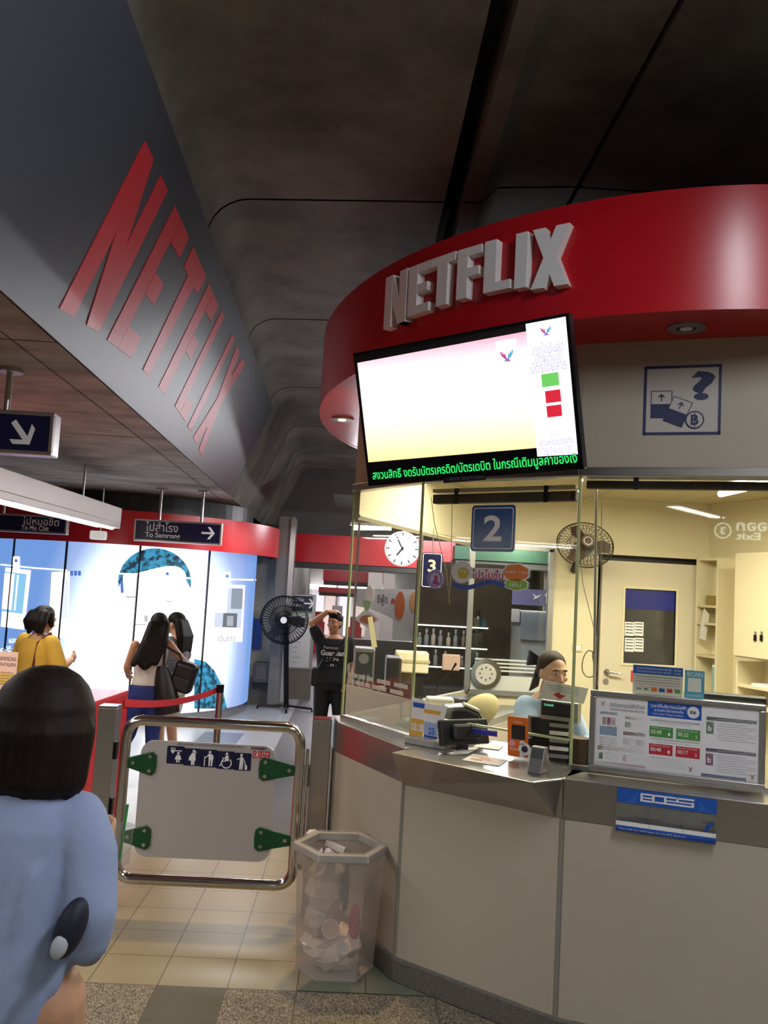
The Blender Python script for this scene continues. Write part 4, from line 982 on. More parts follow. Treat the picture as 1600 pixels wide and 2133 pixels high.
def tv_logo(cx, cy, s):
    for k in range(3):
        for sgn, m in ((1, TVP_), (-1, TVB)):
            pts = []
            for i in range(8):
                u = i / 7; pts.append((cx - sgn * s * (.62 - .2 * k - (.62 - .2 * k + .3 - .12 * k) * u ** 2.2), cy + s * (.5 - .12 * k - u * (.95 - .1 * k)) - s * 0))
            mb = MB(FT); thickline(mb, pts, s * .11, .003, .0042 + .0001 * k); mb.build('logo_stroke', m, tv)
a, b = tvp(1057, 742); tv_logo(a, b, .045); a, b = tvp(1138, 690); tv_logo(a, b, .034)
TXG = mat('tv_grey_text', 'cfcbe2', emit=.95)
for (s, p, q) in (('ขาดไปเงินสด', (1108, 717), (1176, 730)), ('บัตรเติมได้', (1115, 736), (1172, 750)), ('บัตรโดยสาร', (1106, 754), (1182, 768)), ('สอบถาม', (1148, 898), (1168, 906)), ('ส่วนพัฒนาธุรกิจ', (1124, 913), (1196, 928)), ('0 2617 6 ต่อ 1331', (1124, 930), (1196, 942))):
    a0, b1 = tvp(*p); a1, b0 = tvp(*q); text(s, FT, (a0, min(b0, b1), a1, max(b0, b1)), TXG, tv, c=.003)
a0, b0 = tvp(778, 997); a1, b1 = tvp(1203, 956); bb0, bb1 = tvp(990, 985)[1], tvp(990, 962)[1]
text('สงวนสิทธิ์ งดรับบัตรเครดิต/บัตรเดบิต ในกรณีเติมมูลค่าของเงิ', FT, (a0, bb0 - .006, a1, bb1 + .008), mat('tv_green_text', '2df06c', emit=1.3), tv, 'caption', c=.003, bold=.006)
a0, b0 = tvp(928, 1003); a1, b1 = tvp(1008, 992)
mb = MB(FT); mb.box((a0 - .01, -TH / 2 - .014, -.03), (a1 + .01, -TH / 2 + .012, .005)); mb.build('brand_tab', BLACK, tv, bevel=.004)
text('BTS SkyTrain', FT, (a0 + .03, -TH / 2 - .006, a1, -TH / 2 + .008), mat('tab_text', '7d82a8', .5), tv, c=.0055)
mb = MB(); q = FT @ Vector((0, .1, -.05)); mb.tube([q, q + Vector((.18, .25, .08)), Vector((q.x + .3, q.y + .42, 3.19))], .025, 8); mb.build('wall_arm', BLACKM, tv)

# ------------------------------------------------------------------ signs on the booth
def sheet(F, p, q, m, name, label, cat, c0=.0, c1=.004, r=0., c=0.):
    a0, b1 = onf(F, *p, c); a1, b0 = onf(F, *q, c)
    o = thing(name, label, cat, tuple(F @ Vector(((a0 + a1) / 2, b0, c)))); plate(F, (a0, b0, a1, b1), m, o, 'plate', c0, c1, r); return o, a0, b0, a1, b1
FU = FR
a0, b1 = onf(FU, 1343, 764); a1, b0 = onf(FU, 1501, 905)
tk = thing('ticket_help_sign', 'white square sign with question mark and tickets outlined in navy', 'sign', tuple(FU @ Vector(((a0 + a1) / 2, b0, 0)))); w, h = a1 - a0, b1 - b0
NB = mat('sign_ink_navy', '16204e', .5)
mb = MB(FU); 
for r in ((a0, b0, a1, b0 + .013), (a0, b1 - .013, a1, b1), (a0, b0, a0 + .013, b1), (a1 - .013, b0, a1, b1)): mb.box((r[0], r[1], .0), (r[2], r[3], .003))
mb.build('border', NB, tk)
plate(FU, (a0 + .012, b0 + .012, a1 - .012, b1 - .012), mat('sign_ground', 'c6c1b8', .5), tk, 'ground', 0, .0015)
X = lambda u: a0 + u * w; Y = lambda v: b0 + v * h
text('?', FU, (X(.61), Y(.49), X(.92), Y(.91)), NB, tk, 'question_mark', c=.0015, bold=.035)
def ticket(cx, cy, s, ang, nm, c):
    R = Matrix.Rotation(math.radians(ang), 2); P = lambda L_: [(X(cx) + (R @ Vector(p))[0] * s, Y(cy) + (R @ Vector(p))[1] * s) for p in L_]
    mb = MB(FU); mb.prism(P([(-.5, -.68), (.5, -.68), (.5, .68), (-.5, .68)]), c, c + .001); o = mb.build(nm, NB, tk)
    mb = MB(FU); mb.prism(P([(-.46, .02), (.46, .02), (.46, .64), (-.46, .64)]), c, c + .0016); mb.build('ticket_face', MATS['sign_ground'], o)
    mb = MB(FU); mb.prism(P([(-.03, .16), (.03, .16), (.03, .4), (.14, .32), (.14, .4), (0, .53), (-.14, .4), (-.14, .32), (-.03, .4)]), c, c + .0022); mb.build('ticket_arrow', NB, o)
ticket(.235, .44, .28 * w, 0, 'ticket_drawing', .0015); ticket(.45, .33, .27 * w, -22, 'ticket_drawing', .003)
mb = MB(FU); mb.ringdisc((X(.67), Y(.21), .0045), .105 * w, .122 * w, .001, 28); mb.build('coin_ring', NB, tk)
mb = MB(FU); mb.disc((X(.67), Y(.21), .0035), .106 * w, .001); mb.build('coin_face', MATS['sign_ground'], tk)
text('B', FU, (X(.62), Y(.135), X(.72), Y(.285)), NB, tk, 'coin_symbol', c=.0045, bold=.03)
mb = MB(FU); mb.box((X(.664), Y(.11), .0045), (X(.676), Y(.31), .0062)); mb.build('coin_bar', NB, tk)
# window number 2
o, a0, b0, a1, b1 = sheet(FM, (985, 1053), (1072, 1150), mat('number_blue', '1c4c86', .2, spec=.6), 'window_number_sign', 'blue window sign with a big white 2 on the glass', 'sign', .001, .005, .02)
w, h = a1 - a0, b1 - b0
mb = MB(FM); R1, R2 = rrect(a0 + .012, b0 + .014, a1 - .012, b1 - .014, .014), rrect(a0 + .016, b0 + .018, a1 - .016, b1 - .018, .012)
mb.loft([[(x, y, .005) for x, y in R1], [(x, y, .006) for x, y in R1], [(x, y, .006) for x, y in R2], [(x, y, .005) for x, y in R2]], closed=True); mb.build('border_line', SWHITE, o)
text('2', FM, (a0 + .29 * w, b0 + .22 * h, a0 + .71 * w, b0 + .78 * h), SWHITE, o, c=.005, bold=.02)
# promotion sticker
a0, b1 = onf(FM, 943, 1168); a1, b0 = onf(FM, 1107, 1236)
pr_ = thing('promotion_sticker', 'flower-edged promotion sticker with orange and green clouds on the glass', 'sticker', tuple(FM @ Vector(((a0 + a1) / 2, b0, 0)))); w, h = a1 - a0, b1 - b0
def cloud(cx, cy, rx, ry, nb, k=.12, n=72): return [(a0 + w * (cx + rx * math.cos(t) * (1 + k * abs(math.sin(nb * t / 2)))), b0 + h * (cy + ry * math.sin(t) * (1 + k * abs(math.sin(nb * t / 2))))) for t in [2 * math.pi * i / n for i in range(n)]]
SW = mat('sticker_white', 'e2e2e6', .5)
mb = MB(FM); mb.prism(cloud(.13, .62, .125, .36, 22, .14), .001, .002); mb.prism([(a0 + w * .1, b0 + h * .4), (a0 + w * .72, b0 + h * .4), (a0 + w * .72, b0 + h * .78), (a0 + w * .1, b0 + h * .78)], .001, .0021)
mb.prism(cloud(.81, .66, .16, .3, 7, .1), .001, .0022); mb.prism(cloud(.82, .27, .14, .2, 6, .1), .001, .0023); mb.build('sticker_ground', SW, pr_)
for nm, c, m in (('flower_heart', cloud(.15, .58, .07, .2, 6, .05), mat('st_yellow', 'c9b83e', .5)), ('orange_cloud', cloud(.81, .66, .14, .26, 7, .1), mat('st_orange', 'd87a3a', .5)), ('green_cloud', cloud(.82, .27, .125, .17, 6, .1), mat('st_green', '88b23e', .5))):
    mb = MB(FM); mb.prism(c, .002, .0032); mb.build(nm, m, pr_)
mb = MB(FM); thickline(mb, [(a0 + w * (.02 + .66 * i / 16), b0 + h * (.2 - .12 * math.sin(math.pi * 2 * i / 16) )) for i in range(17)], h * .16, .002, .003); mb.build('blue_ribbon', mat('st_blue', '2c4f9c', .5), pr_)
text('โปรโมชั่น', FM, (a0 + w * .27, b0 + h * .4, a0 + w * .66, b0 + h * .74), mat('st_red', 'b8284c', .5), pr_, c=.0025, bold=.01)
text('รับฟรี 1 ชุด', FM, (a0 + w * .68, b0 + h * .6, a0 + w * .94, b0 + h * .74), SW, pr_, c=.0034)
text('เพิ่ม', FM, (a0 + w * .74, b0 + h * .18, a0 + w * .88, b0 + h * .36), SW, pr_, c=.0034)
mb = MB(FM)
for x in (.13, .175): mb.prism([(a0 + w * (x - .012), b0 + h * .6), (a0 + w * (x + .012), b0 + h * .6), (a0 + w * (x + .012), b0 + h * .68), (a0 + w * (x - .012), b0 + h * .68)], .003, .004)
mb.build('flower_eyes', SW, pr_)
# round seal on the glass
a, b = onf(FM, 907, 1206)
o = thing('round_seal', 'round purple-and-white seal sticker on the glass by number 3', 'sticker', tuple(FM @ Vector((a, b - .05, 0))))
mb = MB(FM); mb.disc((a, b, .001), .052, .0015); mb.build('seal_ground', mat('seal_lilac', 'c8bfe4', .5), o)
mb = MB(FM); mb.ringdisc((a, b, .0025), .036, .04, .001); mb.build('seal_ring', mat('seal_purple', '5a3f9e', .5), o)
mb = MB(FM); mb.disc((a + .004, b + .008, .0025), .012, .001, 14); mb.prism([(a - .02, b - .03), (a + .028, b - .03), (a + .014, b - .003), (a - .008, b - .003)], .0025, .0035); mb.build('seal_figure', MAGENTA, o)
mb = MB(FM)
for k in range(22): t = 2 * math.pi * k / 22; mb.cbox((a + .046 * math.cos(t), b + .046 * math.sin(t), .003), (.005, .006, .001))
mb.build('seal_letters', MATS['seal_purple'], o)

# ------------------------------------------------------------------ far concourse
def yv(px, py, y): p = aty(px, py, y); return p.x, p.z
COLM = mat('column_concrete', '77726c', .75, noise=(2, .2), bump=(6, .2))
# column beside the kiosk
x0, x1 = yv(566, 1300, 14.2)[0], yv(600, 1300, 14.2)[0]
cl = MB(); cl.box((x0, 14.2, 0), (x1, 14.9, 3.05)); struct(cl.build('column', COLM, bevel=.02))
mb = MB(); mb.box((x1 - .05, 14.17, 0), (x1 + .03, 14.2, 3.0)); struct(mb.build('trim_4', ALU))
mb = MB(); mb.box((yv(525, 1300, 14.6)[0], 14.6, 0), (x0, 14.8, 2.4)); struct(mb.build('wall_corner', CREAM))
mb = MB(); mb.box((yv(530, 1300, 14.55)[0], 14.5, 0), (x0 + .02, 14.6, .42)); struct(mb.build('baseboard_corner', GRAN))
p0, p1 = yv(531, 1378, 14.5), yv(562, 1420, 14.5)
jb = thing('wall_cabinet', 'brown-grey metal box low on the cream wall beside the kiosk', 'cabinet', (p0[0], 14.5, p1[1]))
mb = MB(); mb.box((p0[0], 14.3, p1[1]), (p1[0], 14.6, p0[1])); mb.build('cabinet_body', mat('box_brown', '4f4a46', .5), jb, bevel=.01)
mb = MB(); mb.box((p0[0] + .05, 14.29, p1[1] + .05), (p1[0] - .05, 14.3, p0[1] - .05)); mb.build('cabinet_door', mat('box_brown2', '57514c', .5), jb)
b0, b1 = yv(529, 1290, 14.55), yv(541, 1350, 14.55)
o = sheet(facing(14.55), (529, 1288), (543, 1352), mat('blue_panel', '2a4f9c', .4), 'blue_poster', 'narrow blue poster on the cream wall behind the standing fan', 'poster')[0]
# standing fan
FY = 13.9; fc = aty(593, 1291, FY); fr_ = 48.5 / FPX * FY
fb_ = aty(592, 1478, FY)
fan = thing('standing_fan', 'big black industrial pedestal fan in front of the concrete column', 'fan', (fc.x - .02, FY, 0))
def fan_cage(F, r, parent, depth, spokes, rings_, m, wire):
    for i in range(spokes):
        t = 2 * math.pi * i / spokes; c, s_ = math.cos(t), math.sin(t)
        mb = MB(F) if i == 0 else mb
        for sg in (1, -1): mb.tube([(c * r * .14, s_ * r * .14, sg * depth), (c * r * .6, s_ * r * .6, sg * depth * .85), (c * r * .93, s_ * r * .93, sg * depth * .35), (c * r, s_ * r, 0)], wire, 3)
    mb.build('cage_wires', m, parent)
    mb = MB(F)
    for q, d in ((1., 0), (.93, .35), (.6, .85), (.35, .95)):
        for sg in ((1, -1) if d else (1,)): mb.tube([(r * q * math.cos(2 * math.pi * k / 40), r * q * math.sin(2 * math.pi * k / 40), sg * depth * d) for k in range(40)], wire * (2.4 if d == 0 else 1), 4, closed=True)
    mb.build('cage_rim', m, parent)
def blades(F, r, parent, m, nb=3, w=.5):
    mb = MB(F)
    for i in range(nb):
        t = 2 * math.pi * i / nb; vs = []
        P = [(.1, -.1), (.45, -.32), (.86, -.34), (.9, .1), (.6, .26), (.12, .12)]
        for h in (0, .004):
            for a, b in P:
                x, y = a * r, b * r * w * 1.6; tw = (b) * .25 * r
                vs.append((x * math.cos(t) - y * math.sin(t), x * math.sin(t) + y * math.cos(t), tw + h))
        n = len(P); mb.add(vs, [tuple(range(n))[::-1], tuple(range(n, 2 * n))] + [(q, (q + 1) % n, n + (q + 1) % n, n + q) for q in range(n)])
    mb.build('fan_blade', m, parent)
F = facing(FY - .08, fc.x, fc.z)
fan_cage(F, fr_, fan, .1, 44, 4, BLACKM, .0045); blades(F, fr_, fan, mat('blade_black', '26262a', .4))
mb = MB(F); mb.cyl((0, 0, .1), (0, 0, .115), .05, 20); mb.build('cage_badge', SWHITE, fan)
mb = MB(F); mb.cyl((.0, 0, -.3), (.0, 0, -.02), .085, 18); mb.build('motor', BLACK, fan, smooth=True)
mb = MB(); mb.tube([(fc.x, FY + .12, fc.z), (fc.x + .02, FY + .16, fc.z - .15), (fb_.x + .02, FY + .16, .02)], .04, 12); mb.build('pole', BLACKM, fan, smooth=True)
for dx, dy in ((-.42, -.05), (.42, -.12), (-.2, .3), (.05, -.42)):
    mb = MB(); mb.tube([(fb_.x, FY + .16, .06), (fb_.x + dx, FY + .16 + dy, .045), (fb_.x + dx * 1.02, FY + .16 + dy, .0)], .018, 8); mb.build('leg', BLACKM, fan)
# directory pylon
dyv = 15.3; q0, q1 = yv(601, 1236, dyv), yv(650, 1396, dyv)
py0 = thing('directory_board', 'tall steel-framed station directory with a To Samrong header behind the fan', 'board', ((q0[0] + q1[0]) / 2, dyv, 0))
F = frame((q0[0], dyv, 0), 84); w = (q1[0] - q0[0]) * 1.0; z0, z1 = q1[1], q0[1]
mb = MB(F); mb.box((0, 0, -.12), (w, z0, -.02)); mb.build('board_base', mat('base_brown', '6a625a', .6), py0)
mb = MB(F); mb.box((0, z0, -.1), (w, z1, -.01)); mb.build('board_body', ALU, py0, bevel=.01)
hz = z0 + (z1 - z0) * .77
plate(F, (.03, hz, w - .06, z1 - .03), NAVY, py0, 'header', -.01, .002); plate(F, (.03, z0 + .03, w - .06, hz - .03), mat('board_white', 'c9c7c8', .5), py0, 'map_sheet', -.01, .001); plate(F, (.03, hz - .03, w - .06, hz - .01), GREEN, py0, 'green_line', -.01, .0015)
text('ไปสำโรง', F, (.08, hz + .17, w * .56, z1 - .06), SWHITE, py0, c=.002); text('To Samrong', F, (.08, hz + .06, w * .56, hz + .14), SWHITE, py0, c=.002); arrow(F, w * .74, hz + .14, .16, 0, SWHITE, py0)
random.seed(3)
for k in range(9): plate(F, (.16 - .004 * k, hz - .2 - .085 * k, .16 - .004 * k + .06 + random.random() * .1, hz - .185 - .085 * k), INKL, py0, 'map_text', .001, .0015)
mb = MB(F); thickline(mb, [(.13, hz - .12), (.1, z0 + .1)], .008, .001, .002); mb.build('map_line', INKL, py0)
# shop run on the west side of the far corridor, lintels and red bands
mb = MB(); mb.box((-1.9, 15.8, 0), (-1.18, 23, 3.0)); struct(mb.build('wall_shops', mat('shop_dark', '3a3836', .6, noise=(2, .3))))
def band(px0, px1, pya, pyb, y, m=RED, name='red_band', label='', th=.3, y2=None):
    a, b = yv(px0, pya, y), yv(px1, pya, y); zb_ = yv(px0, pyb, y)[1]
    t = thing(name, label, 'fascia', ((a[0] + b[0]) / 2, y, zb_))
    mb = MB(); mb.box((a[0], y, zb_ + .1), (b[0], y + th, a[1])); mb.build('fascia_board', m, t)
    mb = MB(); mb.box((a[0] + .02, y + .02, zb_), (b[0] - .02, y + th + .4, zb_ + .1)); mb.build('fascia_soffit', mat('soffit_dark', '3c3836', .6), t); return t
band(603, 950, 1110, 1180, 16.0, label='long red fascia board across the corridor behind the standing fan')
band(674, 800, 1186, 1218, 21.0, label='second red fascia board farther down the corridor above the man')
band(664, 760, 1222, 1240, 26.0, th=1.4, label='smallest red fascia at the far end of the corridor')
rb = bpy.data.objects['red_band.002']; rp_ = Vector(rb.location)
for dx in (-.5, .6): mb = MB(); mb.box((rp_.x + dx, 26.1, 0), (rp_.x + dx + .06, 26.16, rp_.z + .05)); mb.build('fascia_post', ALU, rb)
# far shop front
sf = thing('far_shop', 'bright white shop front at the far end of the corridor', 'shop', (-.4, 27, 0))
a, b = yv(640, 1300, 27), yv(745, 1300, 27)
mb = MB(); mb.box((a[0], 27, 0), (b[0] + 3, 27.2, 2.6)); mb.build('shop_wall', mat('shop_white', 'dad6d4', .6), sf)
for k in range(5):
    x = a[0] + .1 + k * .42; mb = MB(); mb.box((x, 26.9, .5), (x + .36, 27, 1.7)); mb.build('shop_window', mat('shop_glow%d' % (k % 2), ('f4f2ff', 'ffe6e2')[k % 2], emit=(1.0, .8)[k % 2]), sf)
mb = MB(); mb.box((a[0], 26.6, 1.85), (b[0] + 1, 26.9, 2.0)); mb.build('shop_lamp', mat('shop_lamp', 'ffffff', emit=2.5), sf)
for k, (c, hgt) in enumerate((('b3242c', .9), ('d8d2d0', 1.1), ('c03a40', .8))):
    x = a[0] + .15 + k * .55; mb = MB(); mb.box((x, 26, 0), (x + .4, 26.4, hgt)); mb.box((x + .05, 26.05, hgt), (x + .35, 26.35, hgt + .3))
    tag(mb.build('display_stand', mat('stand_' + c, c, .5)), ('deep red display stand by the far shop', 'white display stand by the far shop', 'light red display stand by the far shop')[k], 'stand')
# ---- what shows through the booth glass
# round station clock
cy_ = 13.6; cc = aty(838, 1143, cy_); cr_ = 36 / FPX * cy_
ck = thing('station_clock', 'round white station clock hanging behind the booth glass at twenty to eight', 'clock', (cc.x, cy_, cc.z - cr_)); ck['label'] = 'round white station clock with black hands hanging behind the booth glass'
F = facing(cy_, cc.x, cc.z)
mb = MB(F); mb.disc((0, 0, -.1), cr_ * 1.03, .1); mb.build('case', ALU, ck)
mb = MB(F); mb.disc((0, 0, 0), cr_, .008); mb.build('dial', mat('dial_white', 'fbfbfb', .5, emit=.95), ck)
mb = MB(F)
for k in range(12):
    t = math.radians(30 * k); c, s_ = math.cos(t), math.sin(t); thickline(mb, [(c * cr_ * .74, s_ * cr_ * .74), (c * cr_ * .93, s_ * cr_ * .93)], .016, .008, .011)
for k in range(60):
    t = math.radians(6 * k); c, s_ = math.cos(t), math.sin(t); thickline(mb, [(c * cr_ * .89, s_ * cr_ * .89), (c * cr_ * .95, s_ * cr_ * .95)], .007, .008, .010)
mb.build('dial_marks', BLACK, ck)
for nm, deg, L_, wd_ in (('minute_hand', 118, .82, .02), ('hour_hand', 232, .5, .026)):
    t = math.radians(deg); mb = MB(F); thickline(mb, [(-math.cos(t) * .1 * cr_, -math.sin(t) * .1 * cr_), (math.cos(t) * L_ * cr_, math.sin(t) * L_ * cr_)], wd_, .012, .016); mb.build(nm, BLACK, ck)
mb = MB(); mb.cyl((cc.x, cy_ - .05, cc.z + cr_), (cc.x, cy_ - .05, 3.3), .02, 8); mb.build('stem', ALU, ck)
mb = MB(); mb.box((-.4, 13.3, 3.3), (7, 15, 3.35)); struct(mb.build('ceiling_far', DARK))
# dark green fascia and cream shops behind
band(948, 1160, 1136, 1178, 13.0, mat('fascia_green', '24402f', .5), 'green_fascia', 'dark green shop fascia seen through the booth window', .3)
gf = bpy.data.objects['green_fascia']; gp = Vector(gf.location)
for dx in (-.65, .65): mb = MB(); mb.box((gp.x + dx - .03, 13.1, 0), (gp.x + dx + .03, 13.16, gp.z + .1)); mb.build('fascia_post', ALU, gf)
# food poster board
pyb = 10.2
def ph(px, py): return yv(px, py, pyb)
r0, r1 = ph(738, 1228), ph(872, 1322)
fp = thing('food_poster', 'white curved shop banner with orange food pictures behind the glass', 'banner', ((r0[0] + r1[0]) / 2, pyb, r1[1]))
F = facing(pyb)
P = [ph(742, 1226), ph(872, 1228), ph(872, 1330), ph(852, 1322), ph(832, 1300), ph(805, 1282), ph(770, 1268), ph(742, 1262)]
mb = MB(F); mb.prism(P, -.03, 0); mb.build('banner_sheet', mat('banner_white', 'c9c8d2', .6), fp)
for c, r, m in (((833, 1262), (10, 30), 'c8683c'), ((862, 1254), (8, 22), 'd89c6c'), ((819, 1252), (4, 6), 'c0504c')):
    q = ph(*c); mb = MB(F); mb.disc((q[0], q[1], 0), r[0] / FPX * pyb, .004, 18, r[1] / FPX * pyb); mb.build('food_picture', mat('food_' + m, m, .6), fp)
q0, q1 = ph(785, 1262), ph(808, 1238); text('ซีฟู้ด', F, (q0[0], q0[1], q1[0], q1[1]), INK, fp, bold=.01)
mb = MB(F); q = [ph(738, 1290), ph(762, 1268), ph(792, 1290), ph(766, 1308)]; mb.prism(q, -.02, .0)
hp = tag(mb.build('hanging_card', mat('card_white', 'd8d4d6', .6)), 'tilted white card with prawns under the shop banner', 'card')
q = ph(766, 1290); mb = MB(F); mb.disc((q[0], q[1], 0), .09, .004, 18, .05); o = mb.build('prawn_picture', mat('prawn', 'b06a52', .6)); o.parent = hp; o.location = -Vector(hp.location); 
for v in o.data.vertices: v.co += Vector((q[0], pyb, q[1] - .05))- Vector(o.location)*0
o.location = Vector((0, 0, 0)); 
for v in o.data.vertices: v.co -= Vector(hp.location)
mb = MB(); mb.box((ph(735, 1300)[0], pyb + .3, 0), (ph(880, 1300)[0], pyb + .5, 1.35)); struct(mb.build('partition', mat('counter_dark', '4e4a4c', .5)))
mb = MB(); mb.box((r0[0], pyb + .0, 0), (r0[0] + .03, pyb + .03, 3.3)); mb.build('banner_pole', ALU, fp)
mb = MB(); mb.box((r1[0] - .03, pyb + .0, 0), (r1[0], pyb + .03, 3.3)); mb.build('banner_pole', ALU, fp)
# white upright boards behind banner
for (pa_, pb_, col) in (((768, 1192), (796, 1228), 'a59a9c'), ((799, 1195), (822, 1228), '9c9194')):
    a, b = yv(*pa_, 12.2), yv(*pb_, 12.2); mb = MB(); mb.box((a[0], 12.2, 0), (b[0], 12.25, a[1])); tag(mb.build('notice_board', mat('nb_' + col, col, .5)), 'pale upright panel behind the shop banner, %s of a pair' % ('wider' if col == 'a59a9c' else 'narrower'), 'board')
# cosmetics kiosk with lit shelves
ks = 9.6
def kp(px, py): return yv(px, py, ks)
s0, s1 = kp(866, 1300), kp(1012, 1420)
kx = thing('shop_shelves', 'dark kiosk with lit glass shelves of bottles seen through the booth', 'shelves', ((s0[0] + s1[0]) / 2, ks, 0))
mb = MB(); mb.box((s0[0], ks + .3, 0), (s1[0] + .3, ks + .34, 2.3)); mb.build('back_panel', mat('kiosk_brown', '4a4038', .6, noise=(3, .3)), kx)
mb = MB(); mb.box((s0[0], ks - .05, 0), (s1[0] + .3, ks + .3, kp(900, 1432)[1])); mb.build('kiosk_base', mat('kiosk_grey', '5d5a5c', .5), kx)
LIT = mat('shelf_light', 'fffdf6', emit=2.2)
random.seed(8)
bz_list = []
for py in (1304, 1348, 1390):
    z = kp(900, py + 46)[1]; zt_ = kp(900, py)[1]
    mb = MB(); mb.box((s0[0], ks, zt_), (s1[0], ks + .3, zt_ + .012)); mb.build('glass_shelf', ACRYL, kx)
    mb = MB(); mb.box((s0[0], ks - .004, zt_ + .0), (s1[0], ks - .001, zt_ + .014)); mb.build('shelf_lamp', LIT, kx)
    bz_list.append(zt_ + .013)
def bottle_proto():
    t = thing('bottle', 'small clear shop bottle on the lit kiosk shelves', 'bottle', (0, 0, 0), 'bottles on the lit kiosk shelves')
    mb = MB(); mb.loft([[(r * math.cos(2 * math.pi * k / 10), r * math.sin(2 * math.pi * k / 10), z) for k in range(10)] for r, z in ((.022, 0), (.024, .09), (.01, .11), (.01, .125))]); mb.build('bottle_body', mat('bottle_pale', 'c9c3c6', .2), t, smooth=True)
    mb = MB(); mb.cyl((0, 0, .125), (0, 0, .16), .012, 8); mb.build('cap', mat('bottle_cap', 'e6e6ea', .3), t); return t
bp_ = bottle_proto()
def dup(root, loc, label=None):
    r = root.copy(); COL.objects.link(r); r.location = loc
    if label: r['label'] = label
    for ch in list(root.children):
        c = ch.copy(); COL.objects.link(c); c.parent = r
    return r
first = True
bm2 = [mat('bottle_' + c, c, .2) for c in ('c9c3c6', 'a892b4', 'b88c8c', 'a9aab4', 'd8d0c0', '9a8a7a')]
for z in bz_list[1:]:
    x = s0[0] + .06
    while x < s1[0] - .05:
        if first: bp_.location = (x, ks + .14, z); first = False; r = bp_
        else: r = dup(bp_, (x, ks + .14, z))
        s_ = random.uniform(.7, 1.25); r.scale = (1, 1, s_)
        k = random.randrange(6)
        if k: 
            for ch in r.children:
                if ch.name.startswith('bottle_body'): ch.data = ch.data.copy() if False else ch.data; ch.material_slots[0].link = 'OBJECT'; ch.material_slots[0].material = bm2[k]
        r['label'] = 'small shop bottle on the lit kiosk shelves'
        x += random.uniform(.07, .11)
for k, px in enumerate((984, 1000)):
    a = kp(px, 1272); b = kp(px, 1330)
    t = thing('dark_bottle', ('tall dark display bottle nearer the shelf bottles', 'tall dark display bottle nearer the purple shop sign')[k], 'bottle', (a[0], ks + .1, b[1]))
    mb = MB(); mb.loft([[(a[0] + r * math.cos(2 * math.pi * i / 12), ks + .1 + r * math.sin(2 * math.pi * i / 12), b[1] + (a[1] - b[1]) * u) for i in range(12)] for r, u in ((.045, 0), (.045, .7), (.02, .8), (.02, 1))]); mb.build('bottle_body', BLACK, t, smooth=True)
    mb = MB(); mb.cyl((a[0], ks + .1, kp(900, 1348)[1] - .0), (a[0], ks + .1, b[1]), .05, 12); mb.build('bottle_stand', BLACK, t)
# purple sign and white cabinets
a, b = yv(1006, 1222, 11.5), yv(1160, 1264, 11.5)
ps = thing('purple_sign', 'lilac shop sign with a white bird seen through the rear booth window', 'sign', ((a[0] + b[0]) / 2, 11.5, b[1]))
F = facing(11.5); mb = MB(F); mb.box((a[0], b[1], -.08), (b[0], a[1], 0)); mb.build('sign_box', mat('lilac', '7b76ac', .5), ps)
q = yv(1117, 1243, 11.5); mb = MB(F); mb.prism([(q[0] - .06, q[1] + .05), (q[0], q[1] + .01), (q[0] + .07, q[1] + .03), (q[0] + .01, q[1] - .02), (q[0] - .04, q[1] - .04), (q[0] - .02, q[1])], 0, .004); mb.build('bird_emblem', SWHITE, ps)
q = yv(1140, 1243, 11.5); text('f', F, (q[0] - .03, q[1] - .09, q[0] + .05, q[1] + .1), SWHITE, ps, bold=.02)
mb = MB(); mb.box((a[0], 11.5, 0), (a[0] + .04, 11.56, a[1])); mb.build('sign_leg', ALU, ps); mb = MB(); mb.box((b[0] - .04, 11.5, 0), (b[0], 11.56, a[1])); mb.build('sign_leg', ALU, ps)
wc = thing('white_cabinets', 'bright white shop cabinet wall below the lilac sign', 'cabinet', (yv(1110, 1300, 12)[0], 12, 0))
a, b = yv(1016, 1268, 12), yv(1165, 1420, 12)
mb = MB(); mb.box((a[0], 12.05, 0), (b[0], 12.4, a[1])); mb.build('cabinet_body', mat('cab_white', 'b9b7b6', .4), wc)
for k, (p, q, c) in enumerate((((1062, 1268), (1082, 1296), 'e8e4e0'), ((1086, 1275), (1140, 1335), 'a9b0b8'), ((1020, 1320), (1040, 1370), 'd6d2ce'), ((1090, 1345), (1140, 1400), 'c4cad2'), ((1046, 1300), (1060, 1390), '8c8a88'))):
    a, b = yv(*p, 12), yv(*q, 12); mb = MB(); mb.box((a[0], 12.0, b[1]), (b[0], 12.05, a[1])); mb.build('cabinet_door', mat('cabd_' + c, c, .4), wc)

# ------------------------------------------------------------------ inside the booth
# desks
dk = thing('service_desk', 'steel-topped service desk behind the booth glass', 'desk', (1.2, 5.0, .3))
DIRM = (G2 - G1).normalized(); NIN = Vector((-DIRM.y, DIRM.x, 0))
def ins(a, b): p = G1 + DIRM * a + NIN * b; return (p.x, p.y)
mb = MB(); mb.prism([ins(-.1, .06), ins(LM + .02, .06), (G2.x + 1.25, G2.y - .42), (G2.x + 1.35, G2.y + .0), ins(LM + .05, .55), ins(-.05, .55)], 1.08, 1.12); mb.build('desk_top', STEEL, dk)
mb = MB(); mb.prism([ins(0, .12), ins(LM, .12), ins(LM, .3), ins(0, .3)], .3, 1.08); mb.build('desk_front', GREYW, dk)
bd = thing('rear_desk', 'long low counter under the rear windows of the booth', 'desk', (1.0, 7.0, .3))
bdz = 1.06
P = [(.32, 6.1), (.96, 7.32), (WX1 + .1, 7.32), (WX1 + .1, 6.9), (1.25, 6.85), (.75, 5.9)]
mb = MB(); mb.prism(P, bdz - .05, bdz); mb.build('desk_top', mat('desk_grey', '8a8784', .35), bd)
